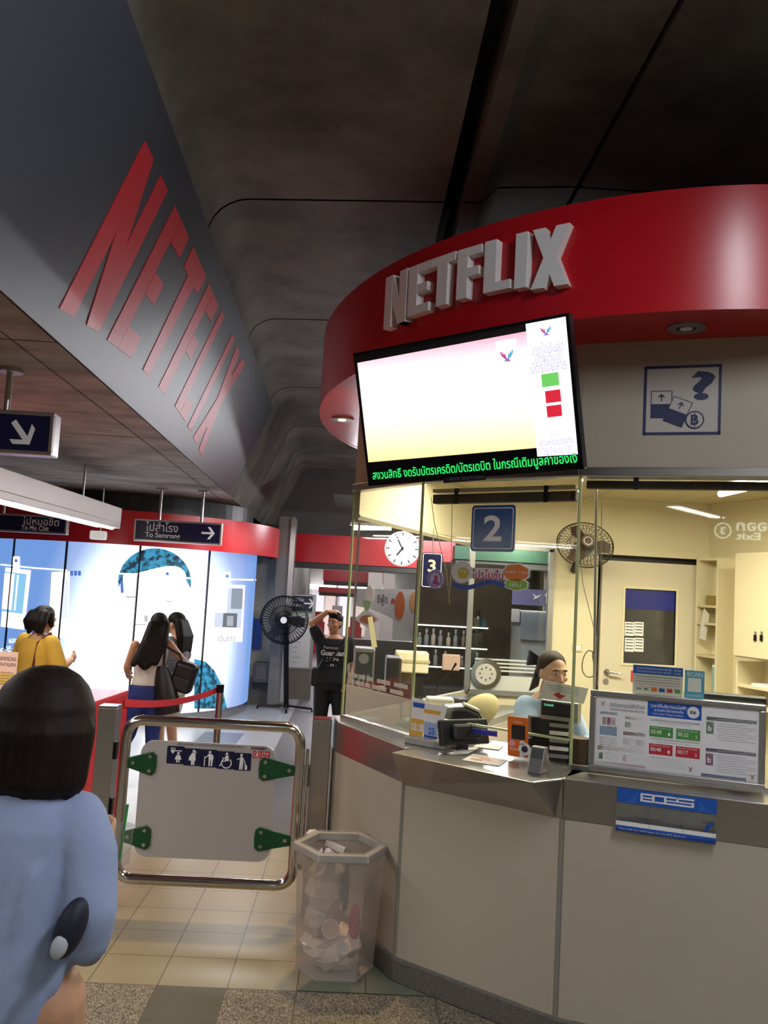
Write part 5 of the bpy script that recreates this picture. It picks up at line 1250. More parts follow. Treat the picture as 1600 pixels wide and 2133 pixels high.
mb = MB(); mb.prism([(x * .96 + .05, y * .99 + .06) for x, y in P], .3, bdz - .05); mb.build('desk_body', CREAM, bd)
def ip(px, py, z): return atz(px, py, z)
# black bag on the rear desk
p = aty(980, 1452, 6.95)
bg = thing('black_bag', 'black zipped case lying on the rear desk of the booth', 'bag', (p.x, 6.95, bdz))
M = Matrix.Translation((p.x, 6.98, bdz)) @ Matrix.Rotation(-.12, 4, 'Z')
mb = MB(M); mb.box((-.19, -.12, 0), (.19, .12, .085)); mb.build('case_body', BLACK, bg, bevel=.025, seg=3)
mb = MB(M); mb.tube([(-.05, -.12, .05), (-.03, -.16, .05), (.05, -.16, .05), (.07, -.12, .05)], .01, 6); mb.build('handle', BLACK, bg)
mb = MB(M); mb.box((-.19, -.124, .035), (.19, -.119, .045)); mb.build('zip', ALU, bg)
# round speak-through disc in the rear window
p = aty(1012, 1403, YB - .02); F = facing(YB - .02, p.x, p.z)
sd = thing('speaking_disc', 'round steel speak-through disc set in the rear booth window', 'disc', (p.x, YB, p.z - .12))
mb = MB(F); mb.ringdisc((0, 0, 0), .09, .125, .02); mb.build('disc_ring', CHROME, sd, smooth=True)
mb = MB(F); mb.disc((0, 0, .002), .09, .01); mb.build('disc_plate', mat('disc_white', 'c9c5be', .5), sd)
mb = MB(F)
for k in range(8): t = 2 * math.pi * k / 8; mb.disc((.05 * math.cos(t), .05 * math.sin(t), .012), .008, .002, 10)
mb.build('disc_hole', INK, sd)
# slatted white film on rear window
plate(facing(YB - .01), (WX0 + .02, WZ0 + .02, WX1 - .02, bz(1060, 1408)), FROST, wf_, 'frosted_band', 0, .003)
for k in range(4): plate(facing(YB - .01), (WX0 + .05, bz(1060, 1405) + .02 + .03 * k, WX1 - .05, bz(1060, 1405) + .035 + .03 * k), FROST, wf_, 'frosted_stripe', 0, .003)
# microphone on the desk
mp = aty(918, 1452, 5.6); mz = mp.z
mc = thing('gooseneck_microphone', 'thin gooseneck microphone on a cream base behind the flyers', 'microphone', (mp.x, 5.6, mz - .02))
tp = aty(950, 1382, 5.7); bp2 = aty(907, 1445, 5.6)
mb = MB(); mb.tube([(bp2.x, 5.6, bp2.z), (bp2.x + .02, 5.62, bp2.z + .07), (tp.x - .03, 5.68, tp.z - .05), (tp.x, 5.7, tp.z)], [.004, .004, .004, .008], 8); mb.build('neck', BLACKM, mc, smooth=True)
mb = MB(); c = aty(915, 1458, 5.6); mb.box((c.x - .08, 5.55, c.z - .03), (c.x + .09, 5.68, c.z + .015)); mb.build('microphone_base', mat('device_beige', 'c9c2ae', .5), mc, bevel=.012)
mb = MB(); mb.box((c.x - .1, 5.5, 1.12), (c.x + .1, 5.7, c.z - .031)); mb.build('riser', mat('device_beige2', 'b9b2a0', .5), mc)
# flyers in a clear stand, front-left of the counter
def card(F, p, q, m, nm, label, cat='flyer'): return sheet(F, p, q, m, nm, label, cat, 0, .002)
FD = FM.copy(); FD.translation = FM.translation + Vector(FM.to_3x3().col[2]) * .03
def cardpoly(F, pts, m, parent, nm='print', c0=0., c1=.0012):
    mb = MB(F); mb.prism([onf(F, *p) for p in pts], c0, c1); return mb.build(nm, m, parent)
def flyer(label, pts, m, nm='flyer'):
    a = [onf(FD, *p) for p in pts]; o = thing(nm, label, 'flyer', tuple(FD @ Vector((a[3][0], min(q[1] for q in a), 0))))
    cardpoly(FD, pts, m, o, 'sheet', -.003, 0); return o
o = flyer('blue and amber price flyer standing by the glass corner', [(858, 1453), (886, 1459), (880, 1546), (854, 1540)], PAPER)
cardpoly(FD, [(861, 1462), (885, 1466), (884, 1476), (861, 1472)], BLUE, o); cardpoly(FD, [(857, 1495), (883, 1500), (880, 1545), (854, 1540)], YEL, o); cardpoly(FD, [(858, 1505), (881, 1509), (880, 1524), (857, 1520)], PAPER, o, c0=.0012, c1=.002)
a = [onf(FD, *p) for p in ((860, 1518), (876, 1508))]; text('18', FD, (a[0][0], a[0][1], a[1][0], a[1][1]), YEL, o, c=.002)
o = flyer('white and blue price flyer next to the amber flyer', [(886, 1464), (932, 1472), (910, 1551), (881, 1546)], PAPER)
cardpoly(FD, [(884, 1476), (918, 1482), (917, 1490), (884, 1485)], YEL, o); cardpoly(FD, [(884, 1502), (912, 1508), (909, 1548), (883, 1543)], POSTERB := mat('flyer_pale_blue', 'a8bce6', .6), o)
a = [onf(FD, *p) for p in ((893, 1529), (906, 1517))]; text('25', FD, (a[0][0], a[0][1], a[1][0], a[1][1]), BLUE, o, c=.0014, bold=.01); cardpoly(FD, [(884, 1530), (911, 1536), (910, 1542), (884, 1537)], BLUE, o, c0=.0012, c1=.002)
a = onf(FD, 895, 1548); q = FD @ Vector((a[0], 1.15, 0))
fs = thing('flyer_stand', 'clear acrylic stand holding the two price flyers on the ledge', 'stand', (q.x, q.y, 1.15))
dv = Vector(FM.to_3x3().col[0]); nv = Vector(FM.to_3x3().col[2])
def lbox(F, a0, b0, c0, a1, b1, c1, m, nm, par, bev=0.): mb = MB(F); mb.box((a0, b0, c0), (a1, b1, c1)); return mb.build(nm, m, par, bevel=bev)
lbox(FD, a[0] - .11, 1.15, -.05, a[0] + .15, 1.185, .08, mat('stand_grey', 'b4b1ac', .4), 'stand_base', fs, .004); lbox(FD, a[0] - .10, 1.185, -.008, a[0] + .05, 1.33, -.004, ACRYL, 'stand_back', fs)
# black monitor backs
def monitor(px, py, w, h, y, yaw, label, z0=1.12):
    p = aty(px, py, y); t = thing('ticket_monitor', label, 'monitor', (p.x, y, z0))
    M = Matrix.Translation((p.x, y, p.z)) @ Matrix.Rotation(yaw, 4, 'Z') @ Matrix.Rotation(math.radians(-14), 4, 'X')
    mb = MB(M); mb.box((-w / 2, -.02, -h / 2), (w / 2, .015, h / 2)); mb.build('screen_case', BLACK, t, bevel=.008)
    mb = MB(M); mb.box((-w * .3, -.05, -h * .3), (w * .3, -.02, h * .3)); mb.build('rear_housing', BLACK, t, bevel=.015)
    q = Vector((p.x, y, p.z)); mb = MB(); mb.box((q.x - .03, y + .0, z0), (q.x + .03, y + .03, q.z - .05)); mb.build('stem', BLACK, t)
    mb = MB(); mb.box((q.x - .1, y - .08, z0), (q.x + .1, y + .1, z0 + .015)); mb.build('foot', BLACK, t, bevel=.004); return t
monitor(965, 1525, .30, .13, 4.62, .5, 'low black monitor seen from behind on the service desk')
p = aty(985, 1470, 5.1)
pr = thing('ticket_printer', 'rounded black and cream ticket printer behind the low monitor', 'printer', (aty(955, 1500, 5.1).x, 5.1, 1.12))
M = Matrix.Translation((aty(955, 1500, 5.1).x, 5.1, 1.12))
mb = MB(M)
prof = [(-.16, 0), (.14, 0), (.14, .10), (.1, .17), (.02, .20), (-.08, .19), (-.15, .12)]
R = [[(x, yy, z) for x, z in prof] for yy in (-.1, .1)]; mb.loft(R); mb.build('printer_body', BLACK, pr, bevel=.02, seg=3)
mb = MB(M); R = [[(x, yy, z) for x, z in ((.02, .205), (.1, .175), (.145, .10), (.155, .1), (.108, .185), (.025, .215))] for yy in (-.09, .02)]; mb.loft(R); mb.build('printer_cover', mat('printer_cream', 'd8cfb0', .5), pr)
# chair back
p = aty(1000, 1480, 5.55); ch = thing('office_chair', 'rounded cream chair back beside the clerk', 'chair', (p.x, 5.55, .3))
M = Matrix.Translation(p) @ Matrix.Rotation(.35, 4, 'Z') @ Matrix.Rotation(-.5, 4, 'Y')
mb = MB(M); mb.ball((0, 0, 0), (.14, .05, .095), 24, 12); mb.build('backrest', mat('chair_cream', 'b9a878', .6), ch, smooth=True)
mb = MB(); mb.cyl((p.x + .05, 5.6, .3), (p.x + .03, 5.6, p.z), .03, 10); mb.build('chair_post', BLACK, ch); mb = MB(); mb.cyl((p.x + .05, 5.6, .3), (p.x + .05, 5.6, .34), .25, 16); mb.build('chair_base', BLACK, ch)
# green bottle by the low monitor
# blue label strip on glass edge
a0, b1 = onf(FM, 967, 1514, .006); a1, b0 = onf(FM, 1037, 1534, .006)
o = thing('label_strip', 'narrow blue instruction strip stuck along the lower glass edge', 'label', tuple(FM @ Vector((a0, b0, .006))))
mb = MB(FM); P = [onf(FM, *p, .006) for p in ((967, 1514), (1036, 1523), (1036, 1535), (967, 1524))]; mb.prism(P, .006, .008); mb.build('strip', mat('strip_blue', '2a2c9c', .5), o)
for k, s in enumerate(('กรุณาตรวจสอบเงินทอนและบัตรโดยสาร', 'Please check your change and ticket')):
    yk = (P[0][1] + P[3][1]) / 2; text(s, FM, (P[0][0] + .01, P[1][1] - .0 + .003 - .011 * k, P[1][0] - .01, P[1][1] + .010 - .011 * k), SWHITE, o, c=.008)
# orange wallet-payment card stand
o = thing('payment_card_stand', 'orange payment card stand with a white swirl on the counter', 'card stand', tuple(atz(1078, 1578, 1.15)))
q = atz(1080, 1580, 1.155); FO = frame((q.x, q.y, q.z), 118, 8)
pts = [(1059, 1491), (1102, 1496), (1099, 1578), (1057, 1573)]
P = [onf(FO, *p) for p in pts]; rr = (min(p[0] for p in P), min(p[1] for p in P), max(p[0] for p in P), max(p[1] for p in P))
rr = ((P[0][0] + P[3][0]) / 2, rr[1], (P[1][0] + P[2][0]) / 2, rr[3])
plate(FO, rr, ORANGE, o, 'card', 0, .004, .008); w, h = rr[2] - rr[0], rr[3] - rr[1]
cx = lambda u: rr[0] + w * u; cz = lambda v: rr[1] + h * v
plate(FO, (cx(.2), cz(.44), cx(.86), cz(.8)), BLACK, o, 'card_window', .004, .005, .004)
mb = MB(FO); mb.disc((cx(.84), cz(.22), .004), .3 * w, .001, 24); mb.disc((cx(.72), cz(.36), .004), .12 * w, .001, 16); mb.disc((cx(.7), cz(.06), .004), .12 * w, .001, 16); mb.build('swirl', SWHITE, o)
mb = MB(FO); mb.disc((cx(.84), cz(.22), .005), .16 * w, .001, 20); mb.build('swirl_eye', mat('swirl_dark', '3c3238', .5), o)
mb = MB(FO); mb.disc((cx(.22), cz(.33), .004), .15 * w, .001, 20); mb.build('logo_dot', PINKP, o)
text('จ่ายได้ง่าย', FO, (cx(.3), cz(.85), cx(.72), cz(.91)), SWHITE, o, c=.004); text('Wallet', FO, (cx(.1), cz(.16), cx(.56), cz(.22)), SWHITE, o, c=.004)
lbox(FO, cx(.1), cz(0) - .0, -.06, cx(.9), cz(0) + .01, .0, ACRYL, 'stand_foot', o)
# grey card reader block on the ledge
q = atz(1112, 1612, 1.15); M = Matrix.Translation(q) @ Matrix.Rotation(math.radians(-32), 4, 'Z')
cr2 = thing('card_reader', 'small dark grey wedge-shaped card reader on the counter ledge', 'card reader', tuple(q))
mb = MB(M); mb.add([(-.035, 0, 0), (.035, 0, 0), (.035, .09, 0), (-.035, .09, 0), (-.035, .045, .115), (.035, .045, .115), (.035, .09, .115), (-.035, .09, .115)], [(0, 3, 2, 1), (4, 5, 6, 7), (0, 1, 5, 4), (1, 2, 6, 5), (2, 3, 7, 6), (3, 0, 4, 7)]); mb.build('reader_body', mat('reader_grey', '7c7a78', .35, .5), cr2, bevel=.005)
tv_n = Vector((0, -.115, .045)).normalized()
mb = MB(M); o_ = tv_n * .001; P8 = [Vector((-.028, .012, .012)), Vector((.028, .012, .012)), Vector((.028, .041, .105)), Vector((-.028, .041, .105))]; mb.add([p + o_ for p in P8] + [p + o_ * 3 for p in P8], [(3, 2, 1, 0), (4, 5, 6, 7), (0, 1, 5, 4), (1, 2, 6, 5), (2, 3, 7, 6), (3, 0, 4, 7)]); mb.build('reader_face', mat('reader_face', '3e4144', .3), cr2)
# papers on the counter
for k, (pts, c, lab) in enumerate(([[(936, 1572), (974, 1570), (1000, 1556), (965, 1558)], 'd8d5cf', 'white paper sheet lying on the counter beside the flyers'], [[(962, 1583), (1040, 1596), (1058, 1583), (985, 1570)], 'e3dcd2', 'printed paper with red and orange marks lying on the counter'], [[(985, 1555), (1040, 1562), (1050, 1552), (1000, 1547)], 'ccc8c0', 'small paper strip on the counter behind the printed sheet'])):
    z = 1.1515 + .0012 * k; P = [atz(*p, z) for p in pts]; mb = MB(); mb.prism([(p.x, p.y) for p in P], z - .001, z)
    o = tag(mb.build('paper_sheet', mat('paper_' + c, c, .7)), lab, 'paper')
    if k == 1:
        for i, (u, v, m) in enumerate(((.3, .35, ORANGE), (.5, .5, PINKP), (.7, .6, ORANGE), (.45, .7, YEL))):
            q = P[0].lerp(P[1], u).lerp(P[3].lerp(P[2], u), v); d = P[1] - P[0]; d.normalize(); mb = MB(); e = Vector((-d.y, d.x, 0)) * .012; d = d * .03
            mb.prism([tuple((q - d - e).xy), tuple((q + d - e).xy), tuple((q + d + e).xy), tuple((q - d + e).xy)], z, z + .0008); b_ = mb.build('paper_print', m, None)
            b_.parent = o; b_.location = b_.location - o.location
# clear bags of coins
q = atz(905, 1555, 1.15)
# customer price display on a striped column
FC = frame(tuple(atz(1178, 1600, 1.15) + Vector((.07, .12, 0))), 116)
cd = thing('price_display', 'grey customer price display with green digits on a striped column', 'display', tuple(FC.translation))
a0, b1 = onf(FC, 1128, 1458); a1, b0 = onf(FC, 1206, 1504); 
def cpoly(F, pts, c0, c1, m, nm, par, bev=0.): mb = MB(F); mb.prism([onf(F, *p) for p in pts], c0, c1); return mb.build(nm, m, par, bevel=bev)
cpoly(FC, [(1126, 1456), (1206, 1466), (1204, 1508), (1124, 1496)], -.07, 0, ALU, 'display_case', cd, .004)
cpoly(FC, [(1129, 1460), (1196, 1469), (1194, 1497), (1128, 1488)], 0, .002, BLACK, 'display_window', cd)
a0, b1 = onf(FC, 1133, 1465); a1, b0 = onf(FC, 1154, 1472); text('THANK', FC, (a0, b0, a1, b1), mat('vfd_green', '7fe6c0', emit=1.2), cd, c=.002)
cpoly(FC, [(1144, 1496), (1184, 1500), (1180, 1600), (1142, 1594)], -.05, -.01, BLACK, 'display_column', cd)
for k in range(6): cpoly(FC, [(1144, 1506 + 16 * k), (1184, 1510 + 16 * k), (1183, 1518 + 16 * k), (1144, 1514 + 16 * k)], -.01, -.008, (ALU, PAPER)[k % 2], 'column_stripe', cd)
tn = thing('tent_notice', 'white tent notice with a red arrow on top of the price display', 'notice', tuple(FC @ Vector((a0, b1, 0))))
cpoly(FC, [(1134, 1418), (1226, 1434), (1216, 1466), (1122, 1455)], -.004, 0, mat('tent_white', 'ddd6cc', .6), 'sheet', tn)
cpoly(FC, [(1152, 1446), (1165, 1442), (1166, 1447), (1180, 1449), (1166, 1456)], 0, .001, REDP, 'red_arrow', tn)
for k in range(3): cpoly(FC, [(1140 + 3 * k, 1426 + 5 * k), (1206, 1437 + 5 * k), (1206, 1438.5 + 5 * k), (1140 + 3 * k, 1427.5 + 5 * k)], 0, .0008, INKL, 'notice_print', tn)
# cash drawer and dark gear right of the display
q = aty(1140, 1560, 4.75); gd = thing('cash_terminal', 'black cash terminal on the service desk behind the orange card', 'terminal', (q.x, 4.75, 1.12))
mb = MB(); mb.box((q.x - .12, 4.68, 1.12), (q.x + .2, 4.9, 1.22)); mb.build('terminal_body', BLACK, gd, bevel=.01); mb = MB(); mb.add([(q.x - .1, 4.67, 1.22), (q.x + .1, 4.67, 1.22), (q.x + .1, 4.8, 1.22), (q.x - .1, 4.8, 1.22), (q.x - .1, 4.74, 1.32), (q.x + .1, 4.74, 1.32), (q.x + .1, 4.8, 1.32), (q.x - .1, 4.8, 1.32)], [(0, 3, 2, 1), (4, 5, 6, 7), (0, 1, 5, 4), (1, 2, 6, 5), (2, 3, 7, 6), (3, 0, 4, 7)]); mb.build('terminal_screen', BLACKM, gd)
for k, (px, w, h, c, lab) in enumerate(((1196, .05, .10, '4a3020', 'brown cup on the desk by the notice board edge'), (1213, .05, .09, '141416', 'black pen pot on the desk by the notice board edge'))):
    q = atz(px, 1600, 1.15) ; q = Vector((q.x + .06, q.y + .16, 1.12)); t = thing('desk_cup', lab, 'cup', tuple(q)); mb = MB(); mb.cyl(q, q + Vector((0, 0, h + .05)), w, 16, w * 1.1); mb.build('cup_body', mat('cup_' + c, c, .4), t, smooth=True)
# ---- framed notice board and papers on the right-hand pane
NBF = FR.copy(); NBF.translation = FR.translation + Vector(FR.to_3x3().col[2]) * .05
pts = [(1230, 1435), (1597, 1470), (1592, 1646), (1226, 1602)]
P = [onf(NBF, *p) for p in pts]; na0, na1 = (P[0][0] + P[3][0]) / 2, (P[1][0] + P[2][0]) / 2; nb0, nb1 = (P[2][1] + P[3][1]) / 2, (P[0][1] + P[1][1]) / 2
nb = thing('notice_board', 'silver-framed notice board of fare and train-time posters on the booth ledge', 'notice board', tuple(NBF @ Vector((na0, nb0, 0))))
w, h = na1 - na0, nb1 - nb0; fwid = .026
for r in ((na0, nb0, na1, nb0 + fwid), (na0, nb1 - fwid, na1, nb1), (na0, nb0 + fwid, na0 + fwid, nb1 - fwid), (na1 - fwid, nb0 + fwid, na1, nb1 - fwid)): lbox(NBF, r[0], r[1], -.015, r[2], r[3], .012, ALU, 'frame_rail', nb, .005)
lbox(NBF, na0 + fwid, nb0 + fwid, -.014, na1 - fwid, nb1 - fwid, 0, PAPER, 'backing', nb)
ix0, ix1, iz0, iz1 = na0 + fwid, na1 - fwid, nb0 + fwid, nb1 - fwid; iw, ih = ix1 - ix0, iz1 - iz0
Xn = lambda u: ix0 + iw * u; Zn = lambda v: iz0 + ih * v
def pz_(u0, v0, u1, v1, m, nm='poster_block', par=None, c0=.0, c1=.0012): return plate(NBF, (Xn(u0), Zn(v0), Xn(u1), Zn(v1)), m, par or nb, nm, c0, c1)
def tx(s, u0, v0, u1, v1, m, c=.0012, bold=0., par=None): return text(s, NBF, (Xn(u0), Zn(v0), Xn(u1), Zn(v1)), m, par or nb, c=c, bold=bold)
pz_(.005, .01, .325, .99, mat('poster_ground', 'f6f5f6', .6), 'fare_poster'); pz_(.33, .01, .66, .99, MATS['poster_ground'], 'train_time_poster'); pz_(.665, .01, .995, .99, MATS['poster_ground'], 'card_poster')
tx('บัตรโดยสารรถไฟฟ้าบีทีเอส', .09, .86, .31, .93, INK); tx('โปรดตรวจสอบก่อนเดินทาง', .09, .81, .31, .85, INK)
pz_(.03, .74, .14, .78, BLUES); pz_(.03, .44, .14, .57, mat('pale_blue_block', 'a6cdea', .6)); 
for k, m in enumerate((YEL, MAGENTA, ORANGE)): pz_(.045 + .03 * k, .59, .07 + .03 * k, .70, m)
pz_(.19, .70, .31, .74, GREEN); pz_(.18, .47, .32, .52, MAGENTA); pz_(.18, .34, .26, .43, mat('violet_block', '8a6cb4', .6)); pz_(.265, .34, .32, .43, GREEN)
pz_(.02, .22, .32, .28, YEL); pz_(.01, .02, .325, .06, PINKP); pz_(.19, .58, .23, .66, INK); pz_(.27, .60, .31, .64, GREEN)
for k in range(4): pz_(.03, .40 - .035 * k + .0, .14, .41 - .035 * k, INKL); pz_(.18, .32 - .03 * k + .0, .30, .327 - .03 * k, INKL) if k < 2 else None
for k in range(4): pz_(.07, .18 - .03 * k, .16, .19 - .03 * k, INKL); pz_(.22, .18 - .03 * k, .31, .19 - .03 * k, INKL)
pz_(.03, .09, .055, .18, GREEN); pz_(.18, .09, .205, .18, ORANGE)
pz_(.33, .78, .66, .99, BLUE, c1=.0014)
tx('เวลาให้บริการรถไฟฟ้า', .35, .91, .57, .965, SWHITE, .0014, .01); tx('จากสถานีทองหล่อ', .37, .855, .55, .90, SWHITE, .0014, .01); tx('Trains from Thong Lo Station', .36, .80, .55, .835, SWHITE, .0014)
mb = MB(NBF); mb.disc((Xn(.61), Zn(.885), .0014), .026, .001, 28); mb.build('station_badge', SWHITE, nb); tx('E6', .592, .865, .628, .91, NAVY, .0026, .02)
tx('เวลาให้บริการขบวนแรกจากสถานีทองหล่อ', .35, .715, .65, .75, INK); tx('First train departing this station', .40, .68, .60, .70, INKL)
for (u, v, m, s, nbr, hd_) in ((.345, .49, GREEN, '05:40', '1', 'ไปสำโรง To Samrong'), (.51, .49, GREEN, '05:32', '2', 'ไปหมอชิต To Mo Chit'), (.345, .24, REDP, '00:40', '1', 'ไปสำโรง To Samrong'), (.51, .24, REDP, '00:17', '2', 'ไปหมอชิต To Mo Chit')):
    b_ = pz_(u, v, u + .145, v + .15, m, 'time_block', None, .0012, .002); tx(s, u + .01, v + .045, u + .075, v + .10, SWHITE, .002, .015, b_); tx(hd_, u + .01, v + .115, u + .13, v + .14, SWHITE, .002, 0, b_); tx(nbr, u + .115, v + .03, u + .128, v + .075, SWHITE, .002, .01, b_)
tx('เวลาให้บริการขบวนสุดท้ายจากสถานีทองหล่อ', .35, .445, .65, .475, INK); tx('Last train departing this station', .40, .41, .60, .43, INKL)
for k in range(5): pz_(.345, .19 - .028 * k, .58, .198 - .028 * k, INKL)
for vv, m, m2 in ((.80, mat('bar_green', '3f6a4a', .5), GREEN), (.36, mat('bar_purple', '3c2f5c', .5), MAGENTA)):
    pz_(.69, vv, .985, vv + .05, m); pz_(.69, vv - .19, .735, vv - .02, m2); tx('b', .70, vv - .15, .722, vv - .07, SWHITE, .0012, .03); tx('Rabbit Card promotion', .76, vv + .015, .93, vv + .035, SWHITE, .0012)
    for k in range(8): pz_(.755, vv - .04 - .032 * k, .985 if k % 3 else .93, vv - .033 - .032 * k, INKL)
pz_(.665, .01, .93, .05, BLUE)
for (cu, cv) in ((.60, .09), (.965, .08), (.045, .90)):
    for k in range(2):
        mb = MB(NBF); q = (Xn(cu), Zn(cv)); thickline(mb, [(q[0] + (1, -1)[k] * .009, q[1] + .008), (q[0] + (1, -1)[k] * .002, q[1] - .0), (q[0] + (1, -1)[k] * .003, q[1] - .012)], .0028, .0012, .002 + .0002 * k); mb.build('poster_emblem', (NAVY, REDP)[k], nb)
# payment notice and scan card above the board
FP = FR.copy(); FP.translation = FR.translation - Vector(FR.to_3x3().col[2]) * .012
pts = [(1320, 1384), (1423, 1392), (1422, 1450), (1317, 1440)]
P = [onf(FP, *p) for p in pts]; r = ((P[0][0] + P[3][0]) / 2, (P[2][1] + P[3][1]) / 2 - .02, (P[1][0] + P[2][0]) / 2, (P[0][1] + P[1][1]) / 2)
pn = thing('payment_notice', 'blue-headed card payment notice behind the glass above the notice board', 'notice', tuple(FP @ Vector((r[0], r[1], 0)))); w, h = r[2] - r[0], r[3] - r[1]
plate(FP, r, mat('notice_pale', 'e3dcd6', .6), pn, 'sheet', -.004, 0); plate(FP, (r[0], r[3] - .27 * h, r[2], r[3]), BLUE, pn, 'header', 0, .001)
text('รับชำระด้วยบัตรเครดิต 06.00 - 24.00', FP, (r[0] + .08 * w, r[3] - .12 * h, r[2] - .04 * w, r[3] - .05 * h), SWHITE, pn, c=.001); text('บัตรเดบิตทุกธนาคาร 06.00 - 23.00', FP, (r[0] + .08 * w, r[3] - .23 * h, r[2] - .04 * w, r[3] - .16 * h), SWHITE, pn, c=.001)
for k in range(5): plate(FP, (r[0] + .05 * w, r[3] - (.36 + .08 * k) * h, r[2] - .06 * w, r[3] - (.345 + .08 * k) * h), (INK, INKL, REDP, INKL, PINKP)[k], pn, 'notice_print', 0, .001)
for k, m in enumerate((NAVY, NAVY, ORANGE, BLUE, REDP, GREEN)):
    q = r[0] + w * (.07 + .155 * k); pl = plate(FP, (q, r[1] + .2 * h, q + .11 * w, r[1] + .31 * h), m if k > 1 else PAPER, pn, 'card_logo', 0, .001)
    if k < 2: text('VISA', FP, (q, r[1] + .22 * h, q + .11 * w, r[1] + .29 * h), NAVY, pl, c=.001, bold=.02)
pts = [(1427, 1395), (1468, 1399), (1467, 1453), (1426, 1448)]
P = [onf(FP, *p) for p in pts]; r = ((P[0][0] + P[3][0]) / 2, (P[2][1] + P[3][1]) / 2 - .01, (P[1][0] + P[2][0]) / 2, (P[0][1] + P[1][1]) / 2)
scn = thing('scan_card', 'sky blue SCAN card behind the glass above the notice board', 'card', tuple(FP @ Vector((r[0], r[1], 0)))); w, h = r[2] - r[0], r[3] - r[1]
plate(FP, r, BLUES, scn, 'card', -.004, 0); text('SCAN', FP, (r[0] + .12 * w, r[3] - .22 * h, r[2] - .1 * w, r[3] - .06 * h), SWHITE, scn, bold=.02)
plate(FP, (r[0] + .16 * w, r[1] + .24 * h, r[2] - .16 * w, r[3] - .27 * h), PAPER, scn, 'white_square', 0, .001); text('สแกนจ่ายได้ที่นี่', FP, (r[0] + .1 * w, r[1] + .08 * h, r[2] - .1 * w, r[1] + .16 * h), SWHITE, scn)
# dark equipment edge behind the board
q0, q1 = onf(FR, 1425, 1440, -.1), onf(FR, 1597, 1475, -.1)
eq = thing('dark_monitor', 'low black monitor top edge behind the notice board', 'monitor', tuple(FR @ Vector((q0[0], 1.12, -.15)))); lbox(FR, q0[0], 1.30, -.2, q1[0], q0[1] - .0, -.1, BLACK, 'monitor_case', eq, .006); lbox(FR, q0[0] + .2, 1.12, -.17, q0[0] + .3, 1.3, -.13, BLACK, 'monitor_stem', eq)
# acrylic brochure holder on the apron
FA = frame((pb.x, pb.y, 0), 112); FA.translation = FA.translation + Vector(FA.to_3x3().col[2]) * .008
pts = [(1286, 1641), (1491, 1664), (1494, 1754), (1284, 1727)]
P = [onf(FA, *p) for p in pts]; r = ((P[0][0] + P[3][0]) / 2, (P[2][1] + P[3][1]) / 2, (P[1][0] + P[2][0]) / 2, (P[0][1] + P[1][1]) / 2); w, h = r[2] - r[0], r[3] - r[1]
bh = thing('brochure_holder', 'empty clear brochure holder with blue bands on the steel apron', 'brochure holder', tuple(FA @ Vector((r[0], r[1], 0))))
lbox(FA, r[0], r[1], 0, r[2], r[3], .004, ACRYL, 'back_plate', bh); lbox(FA, r[0], r[3] - .34 * h, .004, r[2], r[3], .007, BLUE, 'header_band', bh); lbox(FA, r[0], r[1], .03, r[2], r[1] + .14 * h, .033, BLUE, 'lower_band', bh)
lbox(FA, r[0], r[1], .004, r[2], r[1] + .012, .033, ACRYL, 'tray', bh); lbox(FA, r[0], r[1] + .14 * h, .03, r[2], r[1] + .24 * h, .0325, PAPER, 'white_band', bh)
for u in (.0, .335, .67, .985): lbox(FA, r[0] + u * w, r[1] + .012, .004, r[0] + u * w + .006, r[3] - .38 * h, .034, ACRYL, 'divider', bh)
for r_ in ((.24, .9, .78, .94), (.24, .74, .78, .78), (.24, .74, .265, .94), (.36, .74, .385, .94), (.48, .74, .505, .94), (.6, .84, .625, .94), (.755, .74, .78, .86), (.24, .82, .36, .85), (.5, .82, .78, .85)):
    lbox(FA, r[0] + r_[0] * w, r[1] + r_[1] * h, .007, r[0] + r_[2] * w, r[1] + r_[3] * h, .0082, SWHITE, 'emblem_bar', bh)
for k in range(5): lbox(FA, r[0] + (.1 + .03 * k) * w, r[1] + (.7 + .05 * k) * h, .007, r[0] + .2 * w, r[1] + (.708 + .05 * k) * h, .0078, BLUES, 'speed_line', bh); lbox(FA, r[0] + .82 * w, r[1] + (.7 + .05 * k) * h, .007, r[0] + (.95 - .03 * k) * w, r[1] + (.708 + .05 * k) * h, .0078, BLUES, 'speed_line', bh)
text('Please take one', FA, (r[0] + .18 * w, r[1] + .30 * h, r[0] + .46 * w, r[1] + .37 * h), INK, bh, c=.004); text('บัตรใหม่', FA, (r[0] + .86 * w, r[1] + .42 * h, r[0] + .96 * w, r[1] + .49 * h), INK, bh, c=.004)
text('This is the fare information for the BTS SkyTrain', FA, (r[0] + .03 * w, r[1] + .04 * h, r[0] + .7 * w, r[1] + .09 * h), SWHITE, bh, c=.033)
mb = MB(FA); thickline(mb, [(r[0] + .89 * w, r[1] + .24 * h), (r[0] + .92 * w, r[1] + .3 * h), (r[0] + .91 * w, r[1] + .36 * h), (r[0] + .97 * w, r[1] + .42 * h)], .012, .004, .006); mb.build('blue_mark', BLUE, bh)
